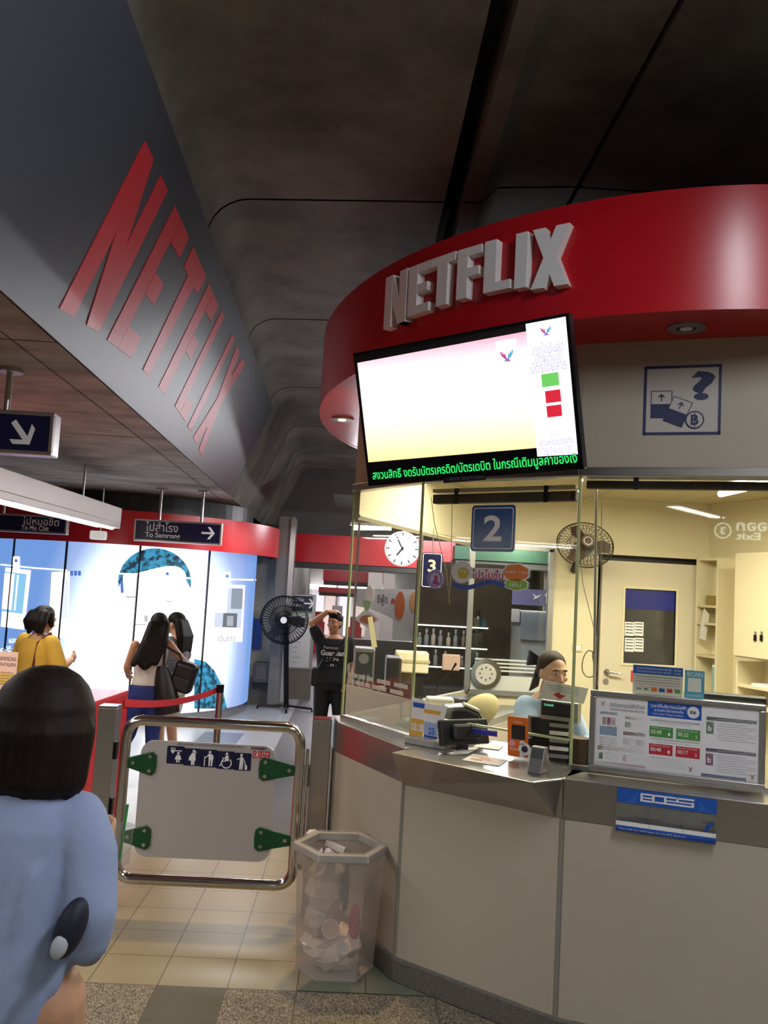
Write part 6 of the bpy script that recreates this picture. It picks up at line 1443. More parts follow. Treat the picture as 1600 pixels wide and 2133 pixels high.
# ---- blinds, cords, wall fan, cabinets
def blind(F, a0, a1, b0, b1, c, label):
    t = thing('roller_blind', label, 'blind', tuple(F @ Vector(((a0 + a1) / 2, b0, c)))); BRN = mat('blind_brown', '4a3d30', .6)
    lbox(F, a0, b0, c - .05, a1, b1, c, BRN, 'blind_roll', t, .006); lbox(F, a0, b1 + .012, c - .05, a1, b1 + .03, c, BOOTHW, 'head_rail', t)
    for u in (.17, .8): lbox(F, a0 + (a1 - a0) * u, b0 - .005, c - .0, a0 + (a1 - a0) * u + .025, b1 + .03, c + .006, BLACK, 'bracket', t)
    return t
z = [onf(FM, 1050, q, -.06)[1] for q in (1046, 1026)]; a = [onf(FM, q, 1040, -.06)[0] for q in (901, 1198)]
bl1 = blind(FM, a[0], a[1], z[0], z[1], -.06, 'rolled brown blind across the top of the window with number 2')
z = [onf(FR, 1400, q, -.06)[1] for q in (1019, 1002)]
bl2 = blind(FR, .02, LR, z[0], z[1], -.06, 'rolled brown blind across the top of the question-mark window')
def cord(label, pts, r=.003, m=None):
    mb = MB(); mb.tube(pts, r, 5); return tag(mb.build('hanging_cable', m or mat('cord_grey', '8e8a80', .6)), label, 'cord')
cord('thin cord hanging from the blind down past the wall fan', [aty(1254, 1030, 4.75), aty(1252, 1200, 4.75), aty(1244, 1340, 4.75), aty(1240, 1440, 4.75)], .0025)
cord('slack cord slanting from the wall fan to the looped cable', [aty(1206, 1145, 5.0), aty(1215, 1220, 5.0), aty(1243, 1330, 5.0)], .0022)
lp = [aty(1240 + 14 * math.sin(t) * (1.1 - .2 * math.cos(t)) - 12, 1383 - 28 * math.cos(t), 4.8) for t in [2 * math.pi * k / 20 for k in range(20)]]
mb = MB(); mb.tube(lp, .0028, 5, closed=True); mb.tube([aty(1240, 1340, 4.8), aty(1234, 1365, 4.8), aty(1240, 1400, 4.8), aty(1246, 1440, 4.8)], .0028, 5); tag(mb.build('cable_loop', mat('cord_dark', '55524a', .6)), 'looped cable hanging beside the booth door', 'cable')
cord('thin cord in the window beside number 3', [aty(898, 1036, 5.2), aty(905, 1090, 5.2), aty(930, 1190, 5.2), aty(936, 1260, 5.2)], .0025, mat('cord_tan', '8a7a50', .6))
cord('cord hanging behind the number 2 sign', [aty(942, 1050, 5.2), aty(940, 1180, 5.2), aty(934, 1260, 5.2)], .0025, mat('cord_tan', '8a7a50', .6))
pt_, pb_ = aty(1242, 1010, 4.7), aty(1238, 1470, 4.7)
mb = MB(); mb.cyl(pb_, pt_, .008, 8); tag(mb.build('blind_wand', ALU), 'slim white rod standing in front of the wall fan', 'rod')
# wall fan
wy = 6.9; c = aty(1219, 1135, wy); r = 60 / FPX * wy
wfan = thing('wall_fan', 'brown oscillating fan fixed high on the cream booth wall', 'fan', (c.x, YB, c.z - .3))
F = frame(tuple(c), 90, -18)
FANB = mat('fan_brown', '4a3226', .4)
M2 = F @ Matrix.Diagonal((1, .84, 1, 1))
fan_cage(M2, r, wfan, .075, 40, 4, mat('fan_wire', '3a3a30', .4, .5), .0022); blades(M2, r, wfan, FANB, 3, .5)
mb = MB(F); mb.disc((0, -.0, .07), .05, .02); mb.build('hub_badge', FANB, wfan); mb = MB(F); mb.ringdisc((0, 0, .09), .028, .036, .003); mb.build('hub_ring', ALU, wfan)
mb = MB(F); mb.cyl((0, .02, -.22), (0, 0, -.05), .07, 16); mb.build('motor', FANB, wfan, smooth=True)
q = aty(1195, 1190, YB - .03); mb = MB(); mb.tube([c + Vector((0, .15, 0)), Vector((q.x + .02, YB - .08, c.z - .1)), Vector((q.x, YB - .02, q.z))], .03, 8); mb.build('wall_bracket', mat('fan_bracket', '3d362c', .5), wfan)
# switches
for (p, q, lab) in (((1192, 1340), (1212, 1358), 'small cream switch plate low on the booth wall beside the door'), ((1222, 1031), (1242, 1044), 'cream socket plate high on the booth wall under the ceiling')):
    a, b = aty(*p, YB), aty(*q, YB); t = thing('switch_plate', lab, 'switch', (a.x, YB, b.z)); mb = MB(); mb.box((a.x, YB - .012, b.z), (b.x, YB, a.z)); mb.build('plate', mat('switch_cream', 'd9cfa8', .5), t, bevel=.003)
    mb = MB(); mb.box((a.x + .015, YB - .016, b.z + .015), (b.x - .015, YB - .012, a.z - .015)); mb.build('rocker', PAPER, t)
# shelves and hanging cabinet on the east wall
def onE(px, py):   # east wall plane
    o_ = Vector((CXR, YB, 0)); d = Vector((.9, -3.2, 0)).normalized(); n_ = Vector((d.y, -d.x, 0)); rr_ = ray(px, py); p = CAM + rr_ * ((o_ - CAM).dot(n_) / rr_.dot(n_)); return p
ED = Vector((.9, -3.2, 0)).normalized(); EN = Vector((ED.y, -ED.x, 0))
FE = Matrix(((ED.x, 0, EN.x, CXR), (ED.y, 0, EN.y, YB), (0, 1, 0, 0), (0, 0, 0, 1)))
def oe(px, py, c=0.): return onf(FE, px, py, c)
sh = thing('wall_shelves', 'cream open shelf column in the corner beside the booth door', 'shelves', tuple(FE.translation))
a0, zt_ = oe(1488, 1165); a1 = oe(1528, 1165)[0]; D = .16
lbox(FE, a0 - .02, .9, 0, a0, zt_, D, BOOTHW, 'side_panel', sh); lbox(FE, a1, .9, 0, a1 + .02, zt_, D, BOOTHW, 'side_panel', sh); lbox(FE, a0, zt_ - .02, 0, a1, zt_, D, BOOTHW, 'top_panel', sh)
SHD = mat('shelf_cream', 'cdbf98', .6)
for py in (1262, 1298, 1365, 1440): z = oe(1500, py)[1]; lbox(FE, a0, z - .02, 0, a1, z, D, SHD, 'shelf', sh)
z = oe(1500, 1262)[1]; bx_ = thing('shelf_box', 'open yellow box on the second shelf in the booth corner', 'box', tuple(FE @ Vector((a0 + .05, z, .05)))); lbox(FE, a0 + .06, z, .02, a1 - .02, z + .08, .12, mat('box_yellow', '8f7a3c', .6), 'box_body', bx_)
z = oe(1500, 1365)[1]; z2 = oe(1500, 1440)[1]
t = thing('glass_jar', 'pale blue glass jar on the lowest corner shelf', 'jar', tuple(FE @ Vector((a0 + .1, z2, .08)))); q = FE @ Vector((a1 - .08, z2, .08)); mb = MB(); mb.cyl(q, q + Vector((0, 0, .2)), .035, 14); mb.build('jar_body', mat('jar_blue', '8fb0b8', .2), t, smooth=True); mb = MB(); mb.cyl(q + Vector((0, 0, .2)), q + Vector((0, 0, .215)), .032, 14); mb.build('jar_lid', PAPER, t)
hc = thing('hanging_cabinet', 'cream hanging cabinet with keys in its door on the east booth wall', 'cabinet', tuple(FE @ Vector((a1 + .05, 1.5, 0))))
c0_, zc1 = oe(1530, 1152, .3); zc0 = oe(1530, 1368, .3)[1]; CL = 1.3
lbox(FE, c0_, zc0, 0, c0_ + CL, zc1, .28, BOOTHW, 'cabinet_body', hc); lbox(FE, c0_ + .01, zc0 + .01, .28, c0_ + CL, zc1 - .01, .3, mat('cab_cream', 'ddd0ae', .5), 'cabinet_door', hc, .003)
for k, px in enumerate((1575, 1588)):
    q = onf(FE, px, 1318, .3); mb = MB(FE); mb.disc((q[0], q[1], .3), .010, .008, 10); o1 = mb.build('door_lock', ALU, hc); mb = MB(FE); mb.box((q[0] - .012, q[1] - .06, .306), (q[0] + .012, q[1] - .015, .312)); mb.build('key', BLACKM, hc)
# white cloth hanging by the door jamb
q = [aty(*p, 7.2) for p in ((1468, 1268), (1478, 1280), (1470, 1335), (1458, 1330), (1462, 1290))]
mb = MB(); R = [[(p.x, 7.2 + d, p.z) for p in q] for d in (0, .02)]; mb.loft(R); tag(mb.build('hanging_cloth', mat('cloth_pale', 'cfc8bc', .8)), 'white cloth strip hanging on the door jamb beside the shelves', 'cloth')
# lower shelf unit under the hanging cabinet
lu = thing('low_shelf', 'low cream shelf unit under the hanging cabinet', 'shelves', tuple(FE @ Vector((c0_, .3, 0)))); z1_ = oe(1560, 1380, .25)[1]
for a in (c0_ - .02, c0_ + .55, c0_ + 1.1): lbox(FE, a, .3, 0, a + .02, z1_, .25, BOOTHW, 'side_panel', lu)
for py in (1428, 1470): z = oe(1560, py, .25)[1]; lbox(FE, c0_, z - .02, 0, c0_ + 1.1, z, .25, BOOTHW, 'shelf', lu)
z = oe(1560, 1428, .25)[1]; lbox_ = thing('document_tray', 'white papers lying on the low shelf under the cabinet', 'papers', tuple(FE @ Vector((c0_ + .1, z, .1)))); lbox(FE, c0_ + .12, z, .06, c0_ + .4, z + .02, .22, PAPER, 'paper_stack', lbox_)
# small red sticker by the door handle, tube lamp inside
a, b = aty(1313, 1396, YB), aty(1323, 1420, YB); mb = MB(); mb.box((a.x, YB - .024, b.z), (b.x, YB - .021, a.z)); tag(mb.build('red_tag', REDP), 'small red hexagonal tag on the booth door', 'tag')
ty = 5.2; p, q = aty(1573, 990, ty), aty(1592, 1034, ty)
tl = thing('tube_lamp', 'bright tube lamp near the booth ceiling above the cabinets', 'lamp', tuple(q)); mb = MB(); mb.tube([(p.x, ty + .5, 2.7), (p.x + .02, ty - .1, 2.7)], .022, 10); mb.build('tube', LAMPW, tl); mb = MB(); mb.box((p.x - .04, ty - .15, 2.73), (p.x + .06, ty + .55, 2.82)); mb.build('batten', WHITEP, tl)
# window number 3 sign on the west panes, seen from inside
FB3 = facing(6.4); a, b = aty(880, 1150, 6.4), aty(919, 1226, 6.4)
o = thing('window_number_sign', 'dark blue window sign with a pale 3 behind the round seal', 'sign', (a.x, 6.4, b.z)); plate(FB3, (a.x, b.z, b.x, a.z), NAVY, o, 'plate', 0, .006, .02)
w, h = b.x - a.x, a.z - b.z; text('3', FB3, (a.x + .3 * w, b.z + .45 * h, a.x + .68 * w, b.z + .8 * h), mat('number_cream', 'd8d4b0', .5), o, c=.006, bold=.02)
mb = MB(FB3); R1, R2 = rrect(a.x + .006, b.z + .006, b.x - .006, a.z - .006, .016), rrect(a.x + .01, b.z + .01, b.x - .01, a.z - .01, .014); mb.loft([[(x, y, .006) for x, y in R1], [(x, y, .007) for x, y in R1], [(x, y, .007) for x, y in R2], [(x, y, .006) for x, y in R2]], closed=True); mb.build('border_line', SWHITE, o)
mb = MB(); mb.cyl(((a.x + b.x) / 2, 6.41, a.z), ((a.x + b.x) / 2, 6.41, 2.42), .004, 6); mb.build('hang_wire', ALU, o)
# coin machine, white box and dark gear behind the west pane
by = 7.9
def kit(nm, label, cat, p, q, y, d, m, z0=None):
    a, b = aty(*p, y), aty(*q, y); t = thing(nm, label, cat, ((a.x + b.x) / 2, y + d / 2, b.z if z0 is None else z0)); mb = MB(); mb.box((a.x, y, b.z if z0 is None else z0), (b.x, y + d, a.z)); mb.build('body', m, t, bevel=.01); return t, a, b
t, a, b = kit('fare_machine', 'steel fare machine with a dark face outside the west pane', 'machine', (738, 1350), (778, 1432), by, .35, STEEL, 0)
F = facing(by); plate(F, (a.x + .02, b.z, b.x - .02, a.z - .03), mat('machine_face', '3f4040', .3), t, 'machine_face', 0, .004); c = aty(758, 1372, by); mb = MB(F); mb.disc((c.x, c.z, .004), .045, .006); mb.build('coin_plate', ALU, t)
for k in range(3): c = aty(748 + 9 * k, 1412, by); mb = MB(F); mb.box((c.x - .012, c.z - .08, .004), (c.x + .012, c.z + .03, .012)); mb.build('slot', ALU, t)
t, a, b = kit('white_box', 'two-tier white box on the counter behind the west pane', 'box', (826, 1357), (892, 1404), 6.6, .2, mat('box_white', 'e2dcc0', .6)); plate(facing(6.6), (a.x - .01, (a.z + b.z) / 2, b.x + .01, (a.z + b.z) / 2 + .02), mat('box_shadow', 'b8ae86', .6), t, 'box_lid_shade', 0, .004)  # darker cream strip painted as shade between the box tiers
mb = MB(); mb.box((a.x + .03, 6.62, bdz), (b.x - .03, 6.78, b.z)); mb.build('box_foot', BLACK, t)
t, a, b = kit('black_printer', 'black upright printer seen through the frosted west pane', 'printer', (806, 1370), (834, 1440), 6.3, .3, BLACK)
mb = MB(); mb.box((a.x - .04, 6.3, 1.0), (b.x + .02, 6.6, b.z)); mb.build('printer_foot', BLACK, t)
t, a, b = kit('pink_notice', 'pale framed notice leaning by the lit shelves inside the rear window', 'notice', (922, 1362), (958, 1398), 7.2, .02, mat('notice_rose', 'c9aa9c', .6))
# notice strip hanging at the west pane
FW = facing(6.0); P = [aty(*p, 6.0) for p in ((766, 1286), (776, 1284), (786, 1348), (775, 1350))]; mb = MB(FW); mb.prism([(p.x, p.z) for p in P], -.004, 0)
tag(mb.build('paper_strip', mat('strip_cream', 'e9e0b8', .7)), 'long tilted cream paper strip stuck on the west pane', 'paper')
FL2 = FL.copy(); p = onf(FL, 770, 1236)
o = thing('round_lamp_sticker', 'white round sticker high on the west pane', 'sticker', tuple(FL @ Vector((p[0], p[1] - .03, 0)))); mb = MB(FL); mb.disc((p[0], p[1], .001), .045, .002); mb.build('sticker_face', SWHITE, o)
p = onf(FL, 765, 1260); t = thing('leaf_sticker', 'green leaf sticker under the white round sticker', 'sticker', tuple(FL @ Vector((p[0], p[1] - .03, 0)))); mb = MB(FL); mb.prism([(p[0] - .06, p[1] + .02), (p[0], p[1] + .03), (p[0] + .05, p[1] + .02), (p[0] + .02, p[1] - .035), (p[0] - .02, p[1] - .035)], .001, .002); mb.build('sticker_face', mat('leaf_green', '9fc88a', .5), t)
# orange-white paper held on the booth edge

# green exit sign hung behind the photographer, seen mirrored in the right-hand pane
nF = Vector(FR.to_3x3().col[2]); r_ = ray(1545, 1106).normalized(); t_ = (FR.translation - CAM).dot(nF) / r_.dot(nF); hit = CAM + r_ * t_; rf = r_ - nF * (2 * r_.dot(nF))
es = hit + rf * 5.4; u_ = Vector((-rf.y, rf.x, 0)).normalized()
ex = thing('exit_sign', 'green-lit exit sign number 3 hanging behind the queue and mirrored in the booth glass', 'sign', tuple(es))
nE = Vector((-rf.x, -rf.y, 0)).normalized(); uE = Vector((0, 0, 1)).cross(nE)
FX = Matrix(((uE.x, 0, nE.x, es.x), (uE.y, 0, nE.y, es.y), (0, 1, 0, es.z), (0, 0, 0, 1)))
lbox(FX, -.62, -.13, -.06, .32, .13, 0, BLACK, 'sign_box', ex); plate(FX, (-.60, -.11, .30, .11), mat('exit_green', '3f6e34', .5, emit=.7), ex, 'face', 0, .003)
EXW = mat('exit_white', 'eaffea', emit=7)
mb = MB(FX); mb.ringdisc((.18, .0, .003), .07, .083, .002, 28); mb.build('number_ring', EXW, ex); text('3', FX, (.155, -.04, .205, .04), EXW, ex, c=.003, bold=.03)
text('ทางออก', FX, (-.50, .0, .05, .09), EXW, ex, c=.003, bold=.02); text('Exit', FX, (-.18, -.09, .05, -.015), EXW, ex, c=.003, bold=.02)
for k in (-.4, .2): mb = MB(FX); mb.cyl((k, .13, -.03), (k, 1.2, -.03), .012, 6); mb.build('hanger', ALU, ex)

# ------------------------------------------------------------------ people
SKIN = mat('skin_tan', 'c08a68', .5, noise=(30, .05)); SKINP = mat('skin_light', 'cf9f80', .5, noise=(30, .05))
def hair_mat(n, c):
    m = mat(n, c, .62, noise=(60, .5, (1, 1, .06)), spec=.18); return m
HAIR = hair_mat('hair_black', '17130f'); HAIRB = hair_mat('hair_brown', '24160f')
V = Vector
def limb(mb, pts, rr, n=14):
    """tapered limb through its joints, with a rounded end"""
    P = [V(p) for p in pts]; Q, R = [P[0]], [rr[0]]
    for i in range(len(P) - 1):
        for k in (1, 2, 3): Q.append(P[i].lerp(P[i + 1], k / 3)); R.append(rr[i] + (rr[i + 1] - rr[i]) * k / 3)
    mb.tube(Q, R, n)
    for p, r in zip(P, rr): mb.ball(p, r * .98, 12, 8)
def hand(mb, w, d, pn, s=1., curl=.5, side=1):
    """palm, four unequal bent fingers and a thumb; d points to the fingers, pn out of the palm"""
    w, d, pn = V(w), V(d).normalized(), V(pn); pn = (pn - d * pn.dot(d)).normalized(); x = d.cross(pn) * side
    c = w + d * .045 * s
    M = Matrix(((x.x, d.x, pn.x, c.x), (x.y, d.y, pn.y, c.y), (x.z, d.z, pn.z, c.z), (0, 0, 0, 1))); sv = mb.M; mb.M = (sv @ M) if sv is not None else M
    mb.ball((0, 0, 0), (.042 * s, .055 * s, .016 * s), 14, 10)
    for k, (fx, L) in enumerate(((-.031, .062), (-.0105, .076), (.0105, .082), (.031, .072))):
        p = V((fx * s, .04 * s, 0)); a = curl * .5; pts = [p]
        for j, f in enumerate((.45, .32, .23)):
            p = p + V((fx * .12 * s, math.cos(a) * L * f * s * 1.05, math.sin(a) * L * f * s)); pts.append(p); a += curl
        mb.tube(pts, [.0092 * s, .0088 * s, .008 * s, .0062 * s], 8)
    mb.tube([V((.03 * s, -.02 * s, .004 * s)), V((.052 * s, .01 * s, .012 * s)), V((.056 * s, .04 * s, .02 * s)), V((.05 * s, .058 * s, .024 * s))], [.013 * s, .0115 * s, .0098 * s, .007 * s], 8)
    mb.M = sv
def headpart(mb, c, yaw, pitch, s=1., roll=0.):
    """skull, jaw, nose, lips, brows and ears; c is the middle of the head"""
    M = Matrix.Translation(c) @ Matrix.Rotation(yaw, 4, 'Z') @ Matrix.Rotation(pitch, 4, 'X') @ Matrix.Rotation(roll, 4, 'Y')
    sv = mb.M; mb.M = (sv @ M) if sv is not None else M
    mb.ball((0, -.012 * s, .03 * s), (.074 * s, .094 * s, .085 * s), 20, 14)
    mb.rings([(V((0, .032 * s, -.115 * s)), .018 * s, .02 * s), (V((0, .03 * s, -.108 * s)), .032 * s, .038 * s), (V((0, .022 * s, -.08 * s)), .05 * s, .058 * s), (V((0, .012 * s, -.04 * s)), .063 * s, .074 * s), (V((0, .006 * s, 0)), .068 * s, .082 * s), (V((0, 0, .04 * s)), .070 * s, .088 * s)], 20)
    mb.tube([V((0, .078 * s, .012 * s)), V((0, .096 * s, -.02 * s)), V((0, .102 * s, -.034 * s))], [.008 * s, .012 * s, .014 * s], 8)
    mb.ball((0, .09 * s, -.037 * s), (.019 * s, .012 * s, .009 * s), 10, 6)
    mb.ball((0, .079 * s, -.066 * s), (.024 * s, .012 * s, .010 * s), 12, 6); mb.ball((0, .070 * s, -.1 * s), (.02 * s, .014 * s, .014 * s), 10, 6)
    for q in (-1, 1):
        mb.ball((q * .030 * s, .074 * s, .028 * s), (.024 * s, .012 * s, .007 * s), 10, 6); mb.ball((q * .042 * s, .062 * s, -.02 * s), (.022 * s, .018 * s, .016 * s), 10, 6)
        mb.ball((q * .074 * s, -.012 * s, -.008 * s), (.009 * s, .02 * s, .031 * s), 8, 8)
    mb.M = sv; return M
def face(M, M0, s, parent, brow=.0):
    """eyes, brows and lips as small parts on the head"""
    A = M0 @ M
    for q in (-1, 1):
        mb = MB(A); mb.ball((q * .031 * s, .0775 * s, .008 * s), (.0135 * s, .006 * s, .0065 * s), 12, 8); mb.build('eye', mat('eye_white', 'd8d2cc', .3), parent, smooth=True)
        mb = MB(A); mb.ball((q * .031 * s, .0825 * s, .008 * s), (.006 * s, .003 * s, .006 * s), 10, 6); mb.build('iris', mat('iris', '1c1410', .2), parent, smooth=True)
        mb = MB(A); mb.tube([V((q * .016 * s, .086 * s, .029 * s)), V((q * .032 * s, .086 * s, .034 * s)), V((q * .048 * s, .076 * s, .028 * s))], [.0035 * s, .0045 * s, .0025 * s], 6); mb.build('eyebrow', HAIR, parent, smooth=True)
    mb = MB(A); mb.ball((0, .0885 * s, -.066 * s), (.022 * s, .006 * s, .006 * s), 12, 6); mb.build('lips', mat('lips', '9c5a50', .45), parent, smooth=True)
def place(loc, yaw): return Matrix.Translation(loc) @ Matrix.Rotation(yaw, 4, 'Z')
TORSO = [(.80, .150, .108), (.88, .160, .115), (.96, .150, .105), (1.04, .132, .096), (1.14, .142, .102), (1.24, .158, .108), (1.32, .160, .095), (1.375, .115, .075), (1.41, .06, .055)]
def torso(mb, s, z0=.0, z1=9., grow=0., wx=1., shift=lambda z: (0, 0)):
    secs = []
    for z, a, b in TORSO:
        if z0 <= z <= z1: dx, dy = shift(z); secs.append((V((dx, dy, z * s)), (a * wx + grow) * s, (b + grow) * s))
    mb.rings(secs, 24)
def strandhair(mb, secs): mb.rings(secs, 24)

# --- man in black with a hand on his head
p0 = aty(697, 1300, 10.0); mloc = V((p0.x, 10.0, 0)); s = 1.0; M0 = place(mloc, math.pi - .0)
man = thing('person', 'man in a black printed T-shirt standing with one hand on his head', 'person', tuple(mloc))
mb = MB(M0); torso(mb, s, wx=1.08)
limb(mb, [(.09, 0, .86), (.10, .02, .47), (.10, -.02, .09)], [.088, .058, .040]); limb(mb, [(-.09, 0, .86), (-.12, .04, .47), (-.15, .0, .09)], [.088, .058, .040])
for x, y in ((.10, -.02), (-.15, 0)): mb.tube([V((x, y - .05, .05)), V((x, y + .06, .04)), V((x * 1.05, y + .17, .03))], [.04, .042, .03], 12)
limb(mb, [(.16, 0, 1.36), (.255, .03, 1.53), (.09, .03, 1.665)], [.052, .042, .029]); hand(mb, (.085, .03, 1.67), (-1, -.1, .12), (0, -.2, -1), 1., .45, -1)
limb(mb, [(-.17, 0, 1.35), (-.25, .02, 1.08), (-.20, .16, .93)], [.052, .042, .029]); hand(mb, (-.195, .17, .92), (.25, .7, -.6), (.8, 0, .2), 1., .6, 1)
limb(mb, [(0, -.01, 1.37), (0, .0, 1.46)], [.058, .055]); Mh = headpart(mb, V((0, .02, 1.545)), -.45, -.02, .98)
remesh(mb, .0085, 'body', SKIN, man, 3); face(Mh, M0, .98, man)
BLK = mat('cloth_black', '16161d', .85); BLKT = mat('trouser_black', '0e0e10', .8)
mb = MB(M0); torso(mb, s, .87, 1.4, .022, 1.12); limb(mb, [(.155, 0, 1.35), (.215, .02, 1.46)], [.075, .068]); limb(mb, [(-.165, 0, 1.345), (-.225, .01, 1.17)], [.072, .066]); remesh(mb, .011, 'tshirt', BLK, man)
mb = MB(M0); torso(mb, s, .78, 1.0, .012, 1.05); limb(mb, [(.09, 0, .86), (.10, .02, .47), (.10, -.02, .10)], [.105, .078, .062]); limb(mb, [(-.09, 0, .86), (-.12, .04, .47), (-.15, .0, .10)], [.105, .078, .062]); remesh(mb, .011, 'trousers', BLKT, man)
for x, y in ((.10, -.02), (-.15, 0)): mb = MB(M0); mb.tube([V((x, y - .07, .045)), V((x, y + .06, .045)), V((x * 1.05, y + .18, .035))], [.047, .05, .036], 12); mb.build('shoe', BLACK, man, smooth=True)
mb = MB(M0 @ Mh); mb.ball((0, -.022, .047), (.079, .097, .083), 20, 12); mb.ball((0, .05, .095), (.06, .035, .03), 14, 8); mb.ball((0, -.07, -.01), (.06, .045, .06), 14, 8); remesh(mb, .008, 'hair', HAIR, man, 2)
def chest_text(body, x0, z0, x1, z1, m, parent, M0, rx, ry, bold=0., lift=.006):
    o = text(body, facing(0), (x0, z0, x1, z1), m, None, 'shirt_print', bold=bold); org = ORG[o.name]
    for v in o.data.vertices:
        w = v.co + org; x, z = -w.x, w.z; q = M0 @ V((x, ry * math.sqrt(max(.05, 1 - (x / rx) ** 2)) + lift, z)); v.co = q - ORG[parent.name]
    o.parent = parent; o.location = (0, 0, 0)
PRW = mat('shirt_print', 'd9d9dc', .7)
chest_text('Famous', -.10, 1.265, .06, 1.295, PRW, man, M0, .20, .128); chest_text('Guardian', -.13, 1.19, .13, 1.25, PRW, man, M0, .20, .130, .03); chest_text('J.F.N.', -.07, 1.125, .08, 1.17, PRW, man, M0, .19, .126, .02); chest_text('- 99 -', -.05, 1.07, .05, 1.10, PRW, man, M0, .18, .122)
bagp = aty(661, 1409, 10.0)
sb_ = thing('shoulder_bag', 'small black shoulder bag hanging at the hip of the man in black', 'bag', (bagp.x, 10.02, bagp.z - .1))
mb = MB(); mb.cbox((bagp.x - .02, 9.99, bagp.z), (.10, .15, .2)); mb.build('bag_body', BLACK, sb_, bevel=.025, seg=3)
mb = MB(); mb.tube([V((bagp.x, 9.9, bagp.z + .09)), V((bagp.x + .06, 9.84, bagp.z + .2)), V((mloc.x + .0, 9.842, 1.16)), V((mloc.x + .13, 9.9, 1.38))], [(.004, .014)] * 4, 8); mb.build('bag_strap', BLACK, sb_)

# --- long-haired woman in a white top and jeans, seen from behind
Y2 = 8.6; cx_ = (328 - 740) / FPX * Y2; loc = V((cx_, Y2, 0)); M0 = place(loc, .35)
w1 = thing('person', 'woman with long black hair in a white top and blue jeans seen from behind', 'person', tuple(loc)); s = .96
sh_ = lambda z: (.05 * max(0, z - .95), .03 * max(0, z - .95))
mb = MB(M0); torso(mb, s, wx=.95, shift=sh_)
limb(mb, [(.08, 0, .83), (.09, .05, .45), (.10, 0, .08)], [.09, .058, .038]); limb(mb, [(-.08, 0, .83), (-.13, .05, .46), (-.30, -.20, .17)], [.09, .058, .038])
mb.tube([V((.10, -.04, .045)), V((.10, .07, .035)), V((.1, .16, .025))], [.035, .036, .026], 12); mb.tube([V((-.31, -.25, .13)), V((-.30, -.17, .08)), V((-.28, -.11, .02))], [.035, .036, .026], 12)
limb(mb, [(.18, .01, 1.31), (.31, .02, 1.17), (.42, .18, 1.10)], [.045, .036, .026]); hand(mb, (.42, .19, 1.10), (.3, .8, -.1), (0, 0, -1), .92, .5, 1)
limb(mb, [(-.14, 0, 1.30), (-.20, .02, 1.08), (-.16, .18, .98)], [.043, .034, .025]); hand(mb, (-.155, .19, .98), (.2, .9, 0), (1, 0, 0), .92, .5, 1)
limb(mb, [(.025, .015, 1.32), (.05, .03, 1.43)], [.05, .046]); Mh = headpart(mb, V((.065, .05, 1.485)), -.15, -.15, .93)
remesh(mb, .009, 'body', SKIN, w1, 3); face(Mh, M0, .93, w1)
mb = MB(M0); torso(mb, s, .95, 1.36, .014, .98, sh_); remesh(mb, .011, 'white_top', mat('cloth_offwhite', 'd3c9c0', .85), w1)
JE = mat('jeans_blue', '22306e', .8, noise=(25, .2)); mb = MB(M0); torso(mb, s, .78, 1.02, .014, 1.0); limb(mb, [(.08, 0, .83), (.09, .05, .45), (.10, 0, .10)], [.102, .07, .05]); limb(mb, [(-.08, 0, .83), (-.13, .05, .46), (-.28, -.16, .21)], [.102, .07, .05]); remesh(mb, .011, 'jeans', JE, w1)
for q in ([(.10, -.06, .03), (.10, .07, .03), (.10, .17, .02)], [(-.32, -.27, .12), (-.30, -.17, .065), (-.275, -.09, .015)]): mb = MB(M0); mb.tube([V(p) for p in q], [.038, .042, .03], 12); mb.build('shoe', BLACK, w1, smooth=True)
mb = MB(M0); mb.ball((.07, .03, 1.53), (.085, .10, .085), 18, 12)
for k in range(9):
    u = k / 8; limb(mb, [(.0 + .13 * u, -.03 + .03 * math.sin(3 * u), 1.50), (-.05 + .15 * u, -.10, 1.33), (-.16 + .20 * u, -.155, 1.13 + .03 * math.sin(9 * u))], [.042, .052, .03], 10)
remesh(mb, .010, 'long_hair', HAIR, w1, 2)
bp3 = V((cx_ + .34, Y2 + .05, 1.03)); bk = thing('black_backpack', 'black backpack carried on the arm of the woman in the white top', 'bag', tuple(bp3 - V((0, 0, .2))))
mb = MB(Matrix.Translation(bp3) @ Matrix.Rotation(.25, 4, 'Y')); mb.box((-.11, -.09, -.17), (.11, .09, .13)); mb.build('bag_body', BLACK, bk, bevel=.05, seg=4)
mb = MB(Matrix.Translation(bp3) @ Matrix.Rotation(.25, 4, 'Y')); mb.box((-.08, -.12, -.14), (.08, -.085, -.02)); mb.build('front_pocket', mat('bag_black2', '202024', .5), bk, bevel=.015)
mb = MB(); mb.tube([bp3 + V((-.02, -.06, .12)), bp3 + V((-.04, -.12, .2)), V((cx_ + .17, Y2 - .08, 1.30))], [(.006, .016)] * 3, 8); mb.build('strap', BLACK, bk)
b4 = V((cx_ + .19, Y2 - .06, .86)); bt = thing('black_tote', 'large black tote hanging between the woman in jeans and her companion', 'bag', tuple(b4 - V((0, 0, .22))))
mb = MB(Matrix.Translation(b4) @ Matrix.Rotation(-.2, 4, 'Y')); mb.rings([(V((0, 0, z)), a, b) for z, a, b in ((-.2, .07, .05), (-.19, .11, .07), (-.05, .12, .075), (.12, .09, .05), (.26, .05, .03))], 20); mb.build('bag_body', BLACK, bt, smooth=True)
mb = MB(); mb.tube([b4 + V((-.03, 0, .24)), V((cx_ + .15, Y2 - .02, 1.25)), V((cx_ + .14, Y2 + .0, 1.345))], .014, 8); mb.build('strap', BLACK, bt)

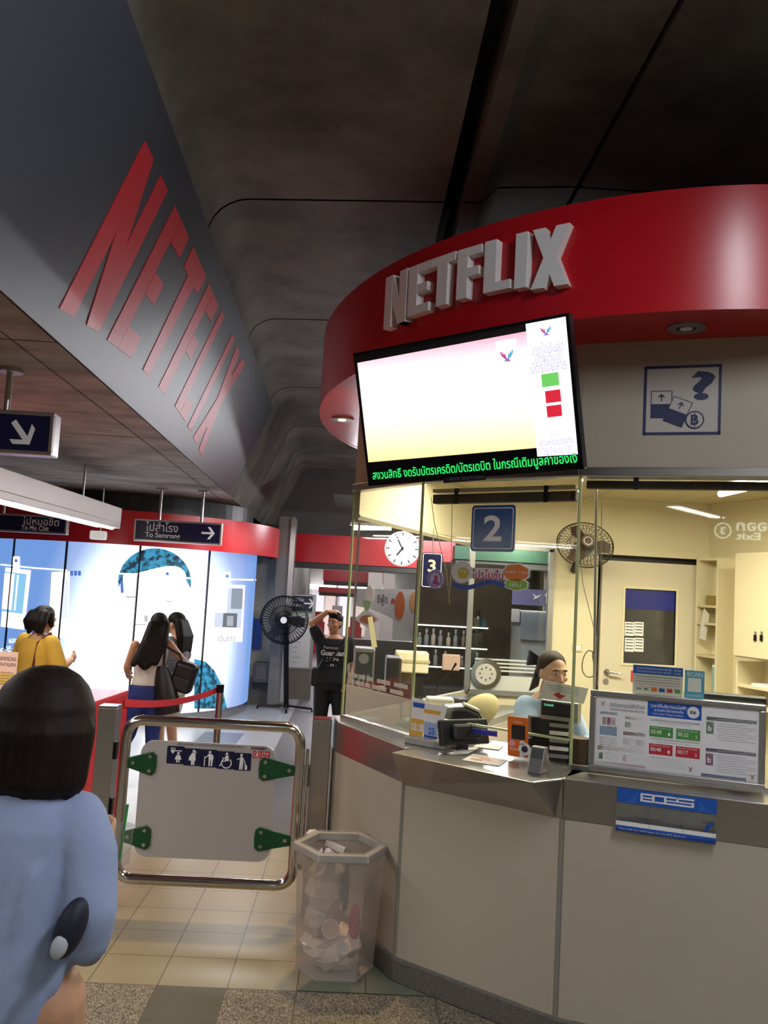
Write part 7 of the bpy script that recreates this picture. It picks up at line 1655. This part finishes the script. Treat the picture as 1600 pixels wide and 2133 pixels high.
# --- companion facing left
Y3 = 9.15; cx3 = (381 - 740) / FPX * Y3; loc = V((cx3, Y3, 0)); M0 = place(loc, math.radians(75))
w2 = thing('person', 'woman in a grey patterned shirt and pale shorts facing the lit advert', 'person', tuple(loc)); s = .965
mb = MB(M0); torso(mb, s, wx=.92)
limb(mb, [(.08, 0, .83), (.08, .03, .46), (.08, -.03, .08)], [.085, .056, .037]); limb(mb, [(-.08, 0, .83), (-.09, .08, .46), (-.09, .04, .08)], [.085, .056, .037])
for x, y in ((.08, -.03), (-.09, .04)): mb.tube([V((x, y - .05, .045)), V((x, y + .06, .035)), V((x, y + .15, .025))], [.034, .036, .026], 12)
limb(mb, [(.15, 0, 1.31), (.20, -.03, 1.08), (.17, .14, .98)], [.043, .035, .025]); hand(mb, (.165, .15, .98), (-.2, .9, 0), (-1, 0, 0), .92, .5, -1)
limb(mb, [(-.15, 0, 1.31), (-.18, .1, 1.14), (-.06, .27, 1.12)], [.043, .035, .025]); hand(mb, (-.055, .28, 1.12), (.5, .7, .1), (0, 0, 1), .92, .5, 1)
limb(mb, [(0, 0, 1.32), (0, .02, 1.43)], [.048, .045]); Mh = headpart(mb, V((0, .04, 1.49)), .0, .1, .93)
remesh(mb, .009, 'body', SKINP, w2, 3); face(Mh, M0, .93, w2)
mb = MB(M0); torso(mb, s, .86, 1.38, .02, .96); limb(mb, [(.15, 0, 1.31), (.19, -.02, 1.16)], [.064, .062]); limb(mb, [(-.15, 0, 1.31), (-.175, .06, 1.18)], [.064, .06]); remesh(mb, .011, 'grey_shirt', mat('cloth_greypattern', '7f8288', .85, noise=(38, .55)), w2)
mb = MB(M0); torso(mb, s, .78, .99, .016, .98); limb(mb, [(.08, 0, .83), (.08, .02, .62)], [.105, .09]); limb(mb, [(-.08, 0, .83), (-.09, .05, .62)], [.105, .09]); remesh(mb, .011, 'shorts', mat('cloth_pale', 'bdb6b0', .85), w2)
for x, y in ((.08, -.03), (-.09, .04)): mb = MB(M0); mb.tube([V((x, y - .06, .03)), V((x, y + .06, .03)), V((x, y + .16, .022))], [.037, .04, .03], 12); mb.build('shoe', mat('shoe_tan', '9a7a62', .6), w2, smooth=True)
mb = MB(M0); mb.ball((0, .015, 1.53), (.082, .095, .08), 18, 12)
for k in range(6): u = k / 5 - .5; limb(mb, [(.13 * u, -.04, 1.5), (.2 * u, -.09, 1.36), (.2 * u, -.10, 1.22)], [.045, .045, .025], 10)
remesh(mb, .010, 'long_hair', HAIR, w2, 2)
mb = MB(M0); mb.tube([V((.12, .09, 1.0)), V((.14, .12, 1.2)), V((.12, .03, 1.355)), V((.11, -.1, 1.25))], [(.006, .016)] * 4, 8); mb.build('bag_strap', BLACK, w2)

# --- woman in yellow by the counter
Y4 = 8.0; cx4 = (97 - 740) / FPX * Y4; loc = V((cx4, Y4, 0)); M0 = place(loc, math.radians(-32))
w3 = thing('person', 'woman with short dark hair in a yellow T-shirt behind the red counter', 'person', tuple(loc)); s = .985
sh_ = lambda z: (0, .05 * max(0, z - 1.0))
mb = MB(M0); torso(mb, s, wx=1.1, shift=sh_)
limb(mb, [(.09, 0, .83), (.09, .03, .46), (.09, 0, .08)], [.09, .06, .04]); limb(mb, [(-.09, 0, .83), (-.09, .03, .46), (-.09, 0, .08)], [.09, .06, .04])
for x in (.09, -.09): mb.tube([V((x, -.05, .045)), V((x, .06, .035)), V((x, .16, .025))], [.036, .038, .028], 12)
limb(mb, [(.18, .02, 1.32), (.25, .06, 1.08), (.16, .26, 1.16)], [.05, .042, .03]); hand(mb, (.155, .27, 1.165), (-.3, .7, .35), (-1, -.2, 0), .95, .8, -1)
limb(mb, [(-.18, .02, 1.32), (-.25, .02, 1.06), (-.20, .18, .98)], [.05, .042, .03]); hand(mb, (-.195, .19, .98), (.2, .9, 0), (1, 0, 0), .95, .5, 1)
limb(mb, [(0, .01, 1.36), (0, .045, 1.45)], [.055, .052]); Mh = headpart(mb, V((0, .075, 1.515)), -.25, -.3, .97)
remesh(mb, .009, 'body', SKINP, w3, 3); face(Mh, M0, .97, w3)
mb = MB(M0); torso(mb, s, .86, 1.4, .03, 1.16, sh_); limb(mb, [(.17, .02, 1.32), (.245, .05, 1.12)], [.078, .082]); limb(mb, [(-.17, .02, 1.32), (-.25, .02, 1.10)], [.078, .082]); remesh(mb, .012, 'yellow_tshirt', mat('cloth_yellow', 'd3a93c', .85, noise=(6, .06)), w3)
mb = MB(M0); torso(mb, s, .78, .99, .02, 1.1); limb(mb, [(.09, 0, .83), (.09, .03, .46), (.09, 0, .10)], [.11, .08, .06]); limb(mb, [(-.09, 0, .83), (-.09, .03, .46), (-.09, 0, .10)], [.11, .08, .06]); remesh(mb, .012, 'trousers', BLKT, w3)
for x in (.09, -.09): mb = MB(M0); mb.tube([V((x, -.06, .03)), V((x, .06, .03)), V((x, .17, .022))], [.04, .043, .03], 12); mb.build('shoe', BLACK, w3, smooth=True)
mb = MB(M0); mb.ball((0, .055, 1.565), (.088, .10, .083), 20, 12)
for k in range(7): u = k / 6 - .5; limb(mb, [(.14 * u, .0, 1.56), (.19 * u, -.03 - .03 * math.cos(3 * u), 1.50), (.20 * u, -.035 - .03 * math.cos(3 * u), 1.425 + .02 * math.sin(11 * u))], [.05, .045, .02], 10)
for q in (-1, 1): limb(mb, [(q * .07, .06, 1.56), (q * .085, .07, 1.50), (q * .08, .085, 1.455)], [.04, .03, .015], 10)
remesh(mb, .009, 'short_hair', HAIR, w3, 2)
mb = MB(M0); mb.tube([V((.115, .16, 1.12)), V((.118, .13, 1.28)), V((.116, .05, 1.40)), V((.115, -.07, 1.32)), V((.12, -.105, 1.12)), V((.14, -.09, .95))], [(.006, .018)] * 6, 8); mb.build('bag_strap', mat('strap_maroon', '5c2018', .6), w3)
bb = M0 @ V((.20, -.06, .86)); sbg = thing('handbag', 'dark red handbag hanging behind the counter from the woman in yellow', 'bag', tuple(bb - V((0, 0, .12)))); mb = MB(Matrix.Translation(bb)); mb.cbox((0, 0, 0), (.1, .2, .2)); mb.build('bag_body', MATS['strap_maroon'], sbg, bevel=.03, seg=3)

# --- booth clerk
Y5 = 5.15; c5 = aty(1148, 1400, Y5); hz_ = c5.z; loc = V((c5.x, Y5, .3)); M0 = place(V((c5.x, Y5, hz_ - 1.49)), math.radians(180 + 28))
w4 = thing('person', 'booth clerk in a pale blue shirt seated behind the counter with hair tied back', 'person', tuple(loc))
sh_ = lambda z: (0, -.04 - .06 * max(0, 1.35 - z))
mb = MB(M0); torso(mb, .97, .84, 9, wx=.95, shift=sh_)
limb(mb, [(.08, -.06, .84), (.12, .34, .84), (.12, .34, .48)], [.09, .065, .045]); limb(mb, [(-.08, -.06, .84), (-.12, .34, .84), (-.12, .34, .48)], [.09, .065, .045])
for x in (.12, -.12): mb.tube([V((x, .30, .44)), V((x, .38, .43)), V((x, .48, .42))], [.035, .037, .028], 12)
limb(mb, [(.15, -.03, 1.29), (.28, .10, 1.08), (.32, .34, 1.07)], [.047, .04, .029]); hand(mb, (.325, .35, 1.07), (-.1, .9, -.15), (0, 0, -1), .95, .5, -1)
limb(mb, [(-.15, -.03, 1.29), (-.22, .06, 1.06), (-.10, .28, 1.05)], [.047, .04, .029]); hand(mb, (-.095, .29, 1.05), (.2, .9, -.1), (0, 0, -1), .95, .5, 1)
limb(mb, [(0, -.04, 1.32), (0, -.01, 1.42)], [.05, .048]); Mh = headpart(mb, V((0, .02, 1.485)), -.2, -.08, .98)
remesh(mb, .0055, 'body', SKINP, w4, 3, .4); face(Mh, M0, .98, w4)
SHB = mat('cloth_skyblue', 'a9c0dc', .8, noise=(9, .06)); mb = MB(M0); torso(mb, .97, .84, 1.38, .022, 1.0, sh_); limb(mb, [(.15, -.03, 1.29), (.27, .09, 1.09), (.29, .16, 1.085)], [.07, .064, .058]); limb(mb, [(-.15, -.03, 1.29), (-.22, .05, 1.07), (-.19, .12, 1.065)], [.07, .064, .058]); remesh(mb, .009, 'blue_shirt', SHB, w4)
mb = MB(M0); mb.prism([(-.06, .055), (.0, .085), (.06, .055), (.05, -.07), (-.05, -.07)], 1.335, 1.36); mb.build('collar', SHB, w4, bevel=.01)
mb = MB(M0); torso(mb, .97, .78, .97, .016, 1.0, lambda z: (0, -.07)); limb(mb, [(.08, -.06, .84), (.12, .34, .84), (.12, .34, .50)], [.105, .085, .06]); limb(mb, [(-.08, -.06, .84), (-.12, .34, .84), (-.12, .34, .50)], [.105, .085, .06]); remesh(mb, .012, 'trousers', mat('cloth_navy', '1c2138', .8), w4)
mb = MB(M0 @ Mh); mb.ball((0, -.030, .048), (.081, .096, .081), 22, 14); mb.ball((0, -.11, .02), (.04, .035, .04), 14, 10); mb.ball((.055, -.04, .01), (.022, .05, .05), 12, 8); mb.ball((-.055, -.04, .01), (.022, .05, .05), 12, 8); remesh(mb, .006, 'tied_hair', hair_mat('hair_greybrown', '3a3029'), w4, 2)
mb = MB(M0 @ Mh)
for q in (-1, 1): mb.loft([[V((q * .01, -.13 + d, .06)), V((q * .09, -.15 + d, .11)), V((q * .10, -.15 + d, .02)), V((q * .01, -.13 + d, .03))] for d in (0, .02)]); mb.loft([[V((q * .0, -.14 + d, .04)), V((q * .03, -.15 + d, .03)), V((q * .075, -.14 + d, -.13)), V((q * .02, -.14 + d, -.10))] for d in (0, .015)])
mb.build('hair_ribbon', BLACK, w4)
st = thing('stool', 'tall office stool under the booth clerk', 'stool', tuple(loc)); q = M0 @ V((0, -.1, .74)); mb = MB(); mb.cyl((q.x, q.y, q.z - .05), (q.x, q.y, q.z), .2, 24); mb.build('seat', BLACK, st, bevel=.015); mb = MB(); mb.cyl((q.x, q.y, .32), (q.x, q.y, q.z - .05), .03, 12); mb.build('stool_post', CHROME, st); mb = MB(); mb.cyl((q.x, q.y, .3), (q.x, q.y, .32), .22, 24); mb.build('stool_base', CHROME, st)

# --- girl in the foreground, walking to the gate
Y6 = 2.4; cx6 = (90 - 740 - 8) / FPX * Y6 + .055; loc = V((cx6, Y6, 0)); M0 = place(loc, math.radians(-6))
w5 = thing('person', 'girl with a dark bob in a loose pale blue sweatshirt walking towards the gate', 'person', tuple(loc)); s = 1.02
mb = MB(M0); torso(mb, .975, wx=.9)
limb(mb, [(.085, 0, .86), (.10, .10, .48), (.10, .02, .09)], [.088, .058, .038]); limb(mb, [(-.085, 0, .86), (-.09, -.02, .48), (-.09, -.16, .12)], [.088, .058, .038])
for x, y, z in ((.10, .02, 0), (-.09, -.16, .03)): mb.tube([V((x, y - .05, .05 + z)), V((x, y + .06, .04 + z)), V((x, y + .16, .03))], [.036, .038, .028], 12)
limb(mb, [(.145, 0, 1.30), (.175, -.03, 1.08), (.10, .20, 1.17)], [.042, .038, .029]); hand(mb, (.10, .21, 1.175), (.1, .9, .2), (-1, 0, .1), .95, .8, -1)
limb(mb, [(-.145, 0, 1.30), (-.22, .0, 1.10), (-.17, .2, 1.0)], [.042, .038, .029]); hand(mb, (-.165, .21, 1.0), (.3, .8, -.1), (1, 0, -.2), .95, .7, 1)
limb(mb, [(0, 0, 1.40), (0, .02, 1.50)], [.052, .05]); Mh = headpart(mb, V((0, .03, 1.565)), .05, -.05, 1.)
remesh(mb, .008, 'body', SKINP, w5, 3); face(Mh, M0, 1., w5)
SWT = mat('cloth_sweat_blue', '98a8cc', .9, noise=(5, .07), bump=(30, .12))
mb = MB(M0)
secs = [(.81, .150, .125), (.84, .160, .138), (.90, .165, .15), (1.05, .172, .148), (1.2, .178, .14), (1.30, .176, .128), (1.355, .150, .105), (1.385, .105, .085), (1.41, .07, .07)]
mb.rings([(V((-.035 + .02 * max(0, z - .9), 0, z)), a, b) for z, a, b in secs], 28)
limb(mb, [(.115, 0, 1.31), (.160, -.015, 1.23), (.182, -.04, 1.10), (.175, -.02, 1.02), (.168, .01, .985)], [.076, .074, .072, .062, .046]); limb(mb, [(-.13, 0, 1.315), (-.20, 0, 1.20), (-.235, .0, 1.08), (-.19, .1, 1.0)], [.078, .088, .09, .07])
rnd = random.Random(5)
for k in range(16):
    a0_ = rnd.uniform(-2.9, -.2); zz = rnd.uniform(.86, 1.22); L_ = rnd.uniform(.08, .22)
    P_ = [V((.175 * math.cos(a0_ + .25 * t) - .03, .148 * math.sin(a0_ + .25 * t), zz + L_ * (t - .5) * .8)) for t in (0, .33, .66, 1)]; mb.tube(P_, [.004, .011, .011, .004], 8)
remesh(mb, .010, 'sweatshirt', SWT, w5, 5)
mb = MB(M0); mb.rings([(V((-.035, 0, z)), a, b) for z, a, b in ((.775, .145, .118), (.79, .152, .126), (.825, .154, .128))], 28); mb.build('hem_rib', SWT, w5, smooth=True)
mb = MB(M0); mb.rings([(V((-.03, 0, z)), a, b) for z, a, b in ((.72, .12, .1), (.77, .14, .11), (.83, .14, .115))], 24); limb(mb, [(.03, 0, .83), (.035, .02, .78)], [.09, .085]); limb(mb, [(-.085, 0, .83), (-.088, -.01, .74)], [.09, .085]); remesh(mb, .011, 'shorts', BLKT, w5)
for x, y, z in ((.10, .02, 0), (-.09, -.16, .03)): mb = MB(M0); mb.tube([V((x, y - .07, .045 + z)), V((x, y + .06, .04 + z)), V((x, y + .18, .03))], [.042, .046, .034], 12); mb.build('shoe', WHITEP, w5, smooth=True)
mb = MB(M0)
mb.rings([(V((0, y, z)), a, b) for z, a, b, y in ((1.365, .09, .058, -.015), (1.377, .114, .08, -.012), (1.41, .126, .098, -.008), (1.47, .135, .112, -.002), (1.54, .138, .122, .0), (1.60, .130, .122, .004), (1.645, .110, .108, .008), (1.675, .082, .084, .01), (1.695, .045, .05, .012), (1.70, .012, .014, .012))], 32)
for k in range(26):
    t = math.pi * (1 + k / 25) ; rr_ = .004 + .004 * rnd.random()
    mb.tube([V((.10 * math.cos(t), .09 * math.sin(t), 1.655)), V((.140 * math.cos(t), .124 * math.sin(t), 1.54)), V((.130 * math.cos(t), .10 * math.sin(t) - .008, 1.40)), V((.108 * math.cos(t), .072 * math.sin(t) - .012, 1.362 + .012 * rnd.random()))], [.003, rr_ + .003, rr_ + .002, .003], 6)
remesh(mb, .0065, 'bob_hair', hair_mat('hair_bob', '1b120e'), w5, 3)
q = M0 @ V((.172, -.125, 1.085)); bg = thing('arm_gap_bag', 'small navy bag with a pale patch filling the dark gap under the arm of the girl', 'bag', tuple(q - V((0, 0, .07))))
mb = MB(Matrix.Translation(q) @ Matrix.Rotation(.3, 4, 'Y')); mb.ball((0, 0, 0), (.036, .045, .075), 20, 14); mb.build('bag_body', mat('bag_navy', '141a2c', .6), bg, smooth=True)  # dark oval placed to read as the gap between arm and torso
mb = MB(Matrix.Translation(q + V((-.012, -.038, -.03))) @ Matrix.Rotation(.3, 4, 'Y')); mb.ball((0, 0, 0), (.020, .014, .03), 16, 10); mb.build('pale_patch', mat('bag_patch', 'b9c0cc', .7), bg, smooth=True)

q = M0 @ V((.125, .315, 1.165)); cp = thing('plastic_cup', 'clear plastic drink cup with green straw held by the girl in the sweatshirt', 'cup', tuple(q - V((0, 0, .06))))
mb = MB(Matrix.Translation(q)); mb.loft([[(r * math.cos(2 * math.pi * k / 20), r * math.sin(2 * math.pi * k / 20), z) for k in range(20)] for r, z in ((.028, -.06), (.036, .05))]); mb.build('cup_body', ACRYL, cp, smooth=True)
mb = MB(Matrix.Translation(q)); mb.tube([V((0, 0, -.05)), V((.012, 0, .11))], .004, 8); mb.build('straw', mat('straw_green', '2f9a4c', .4), cp)
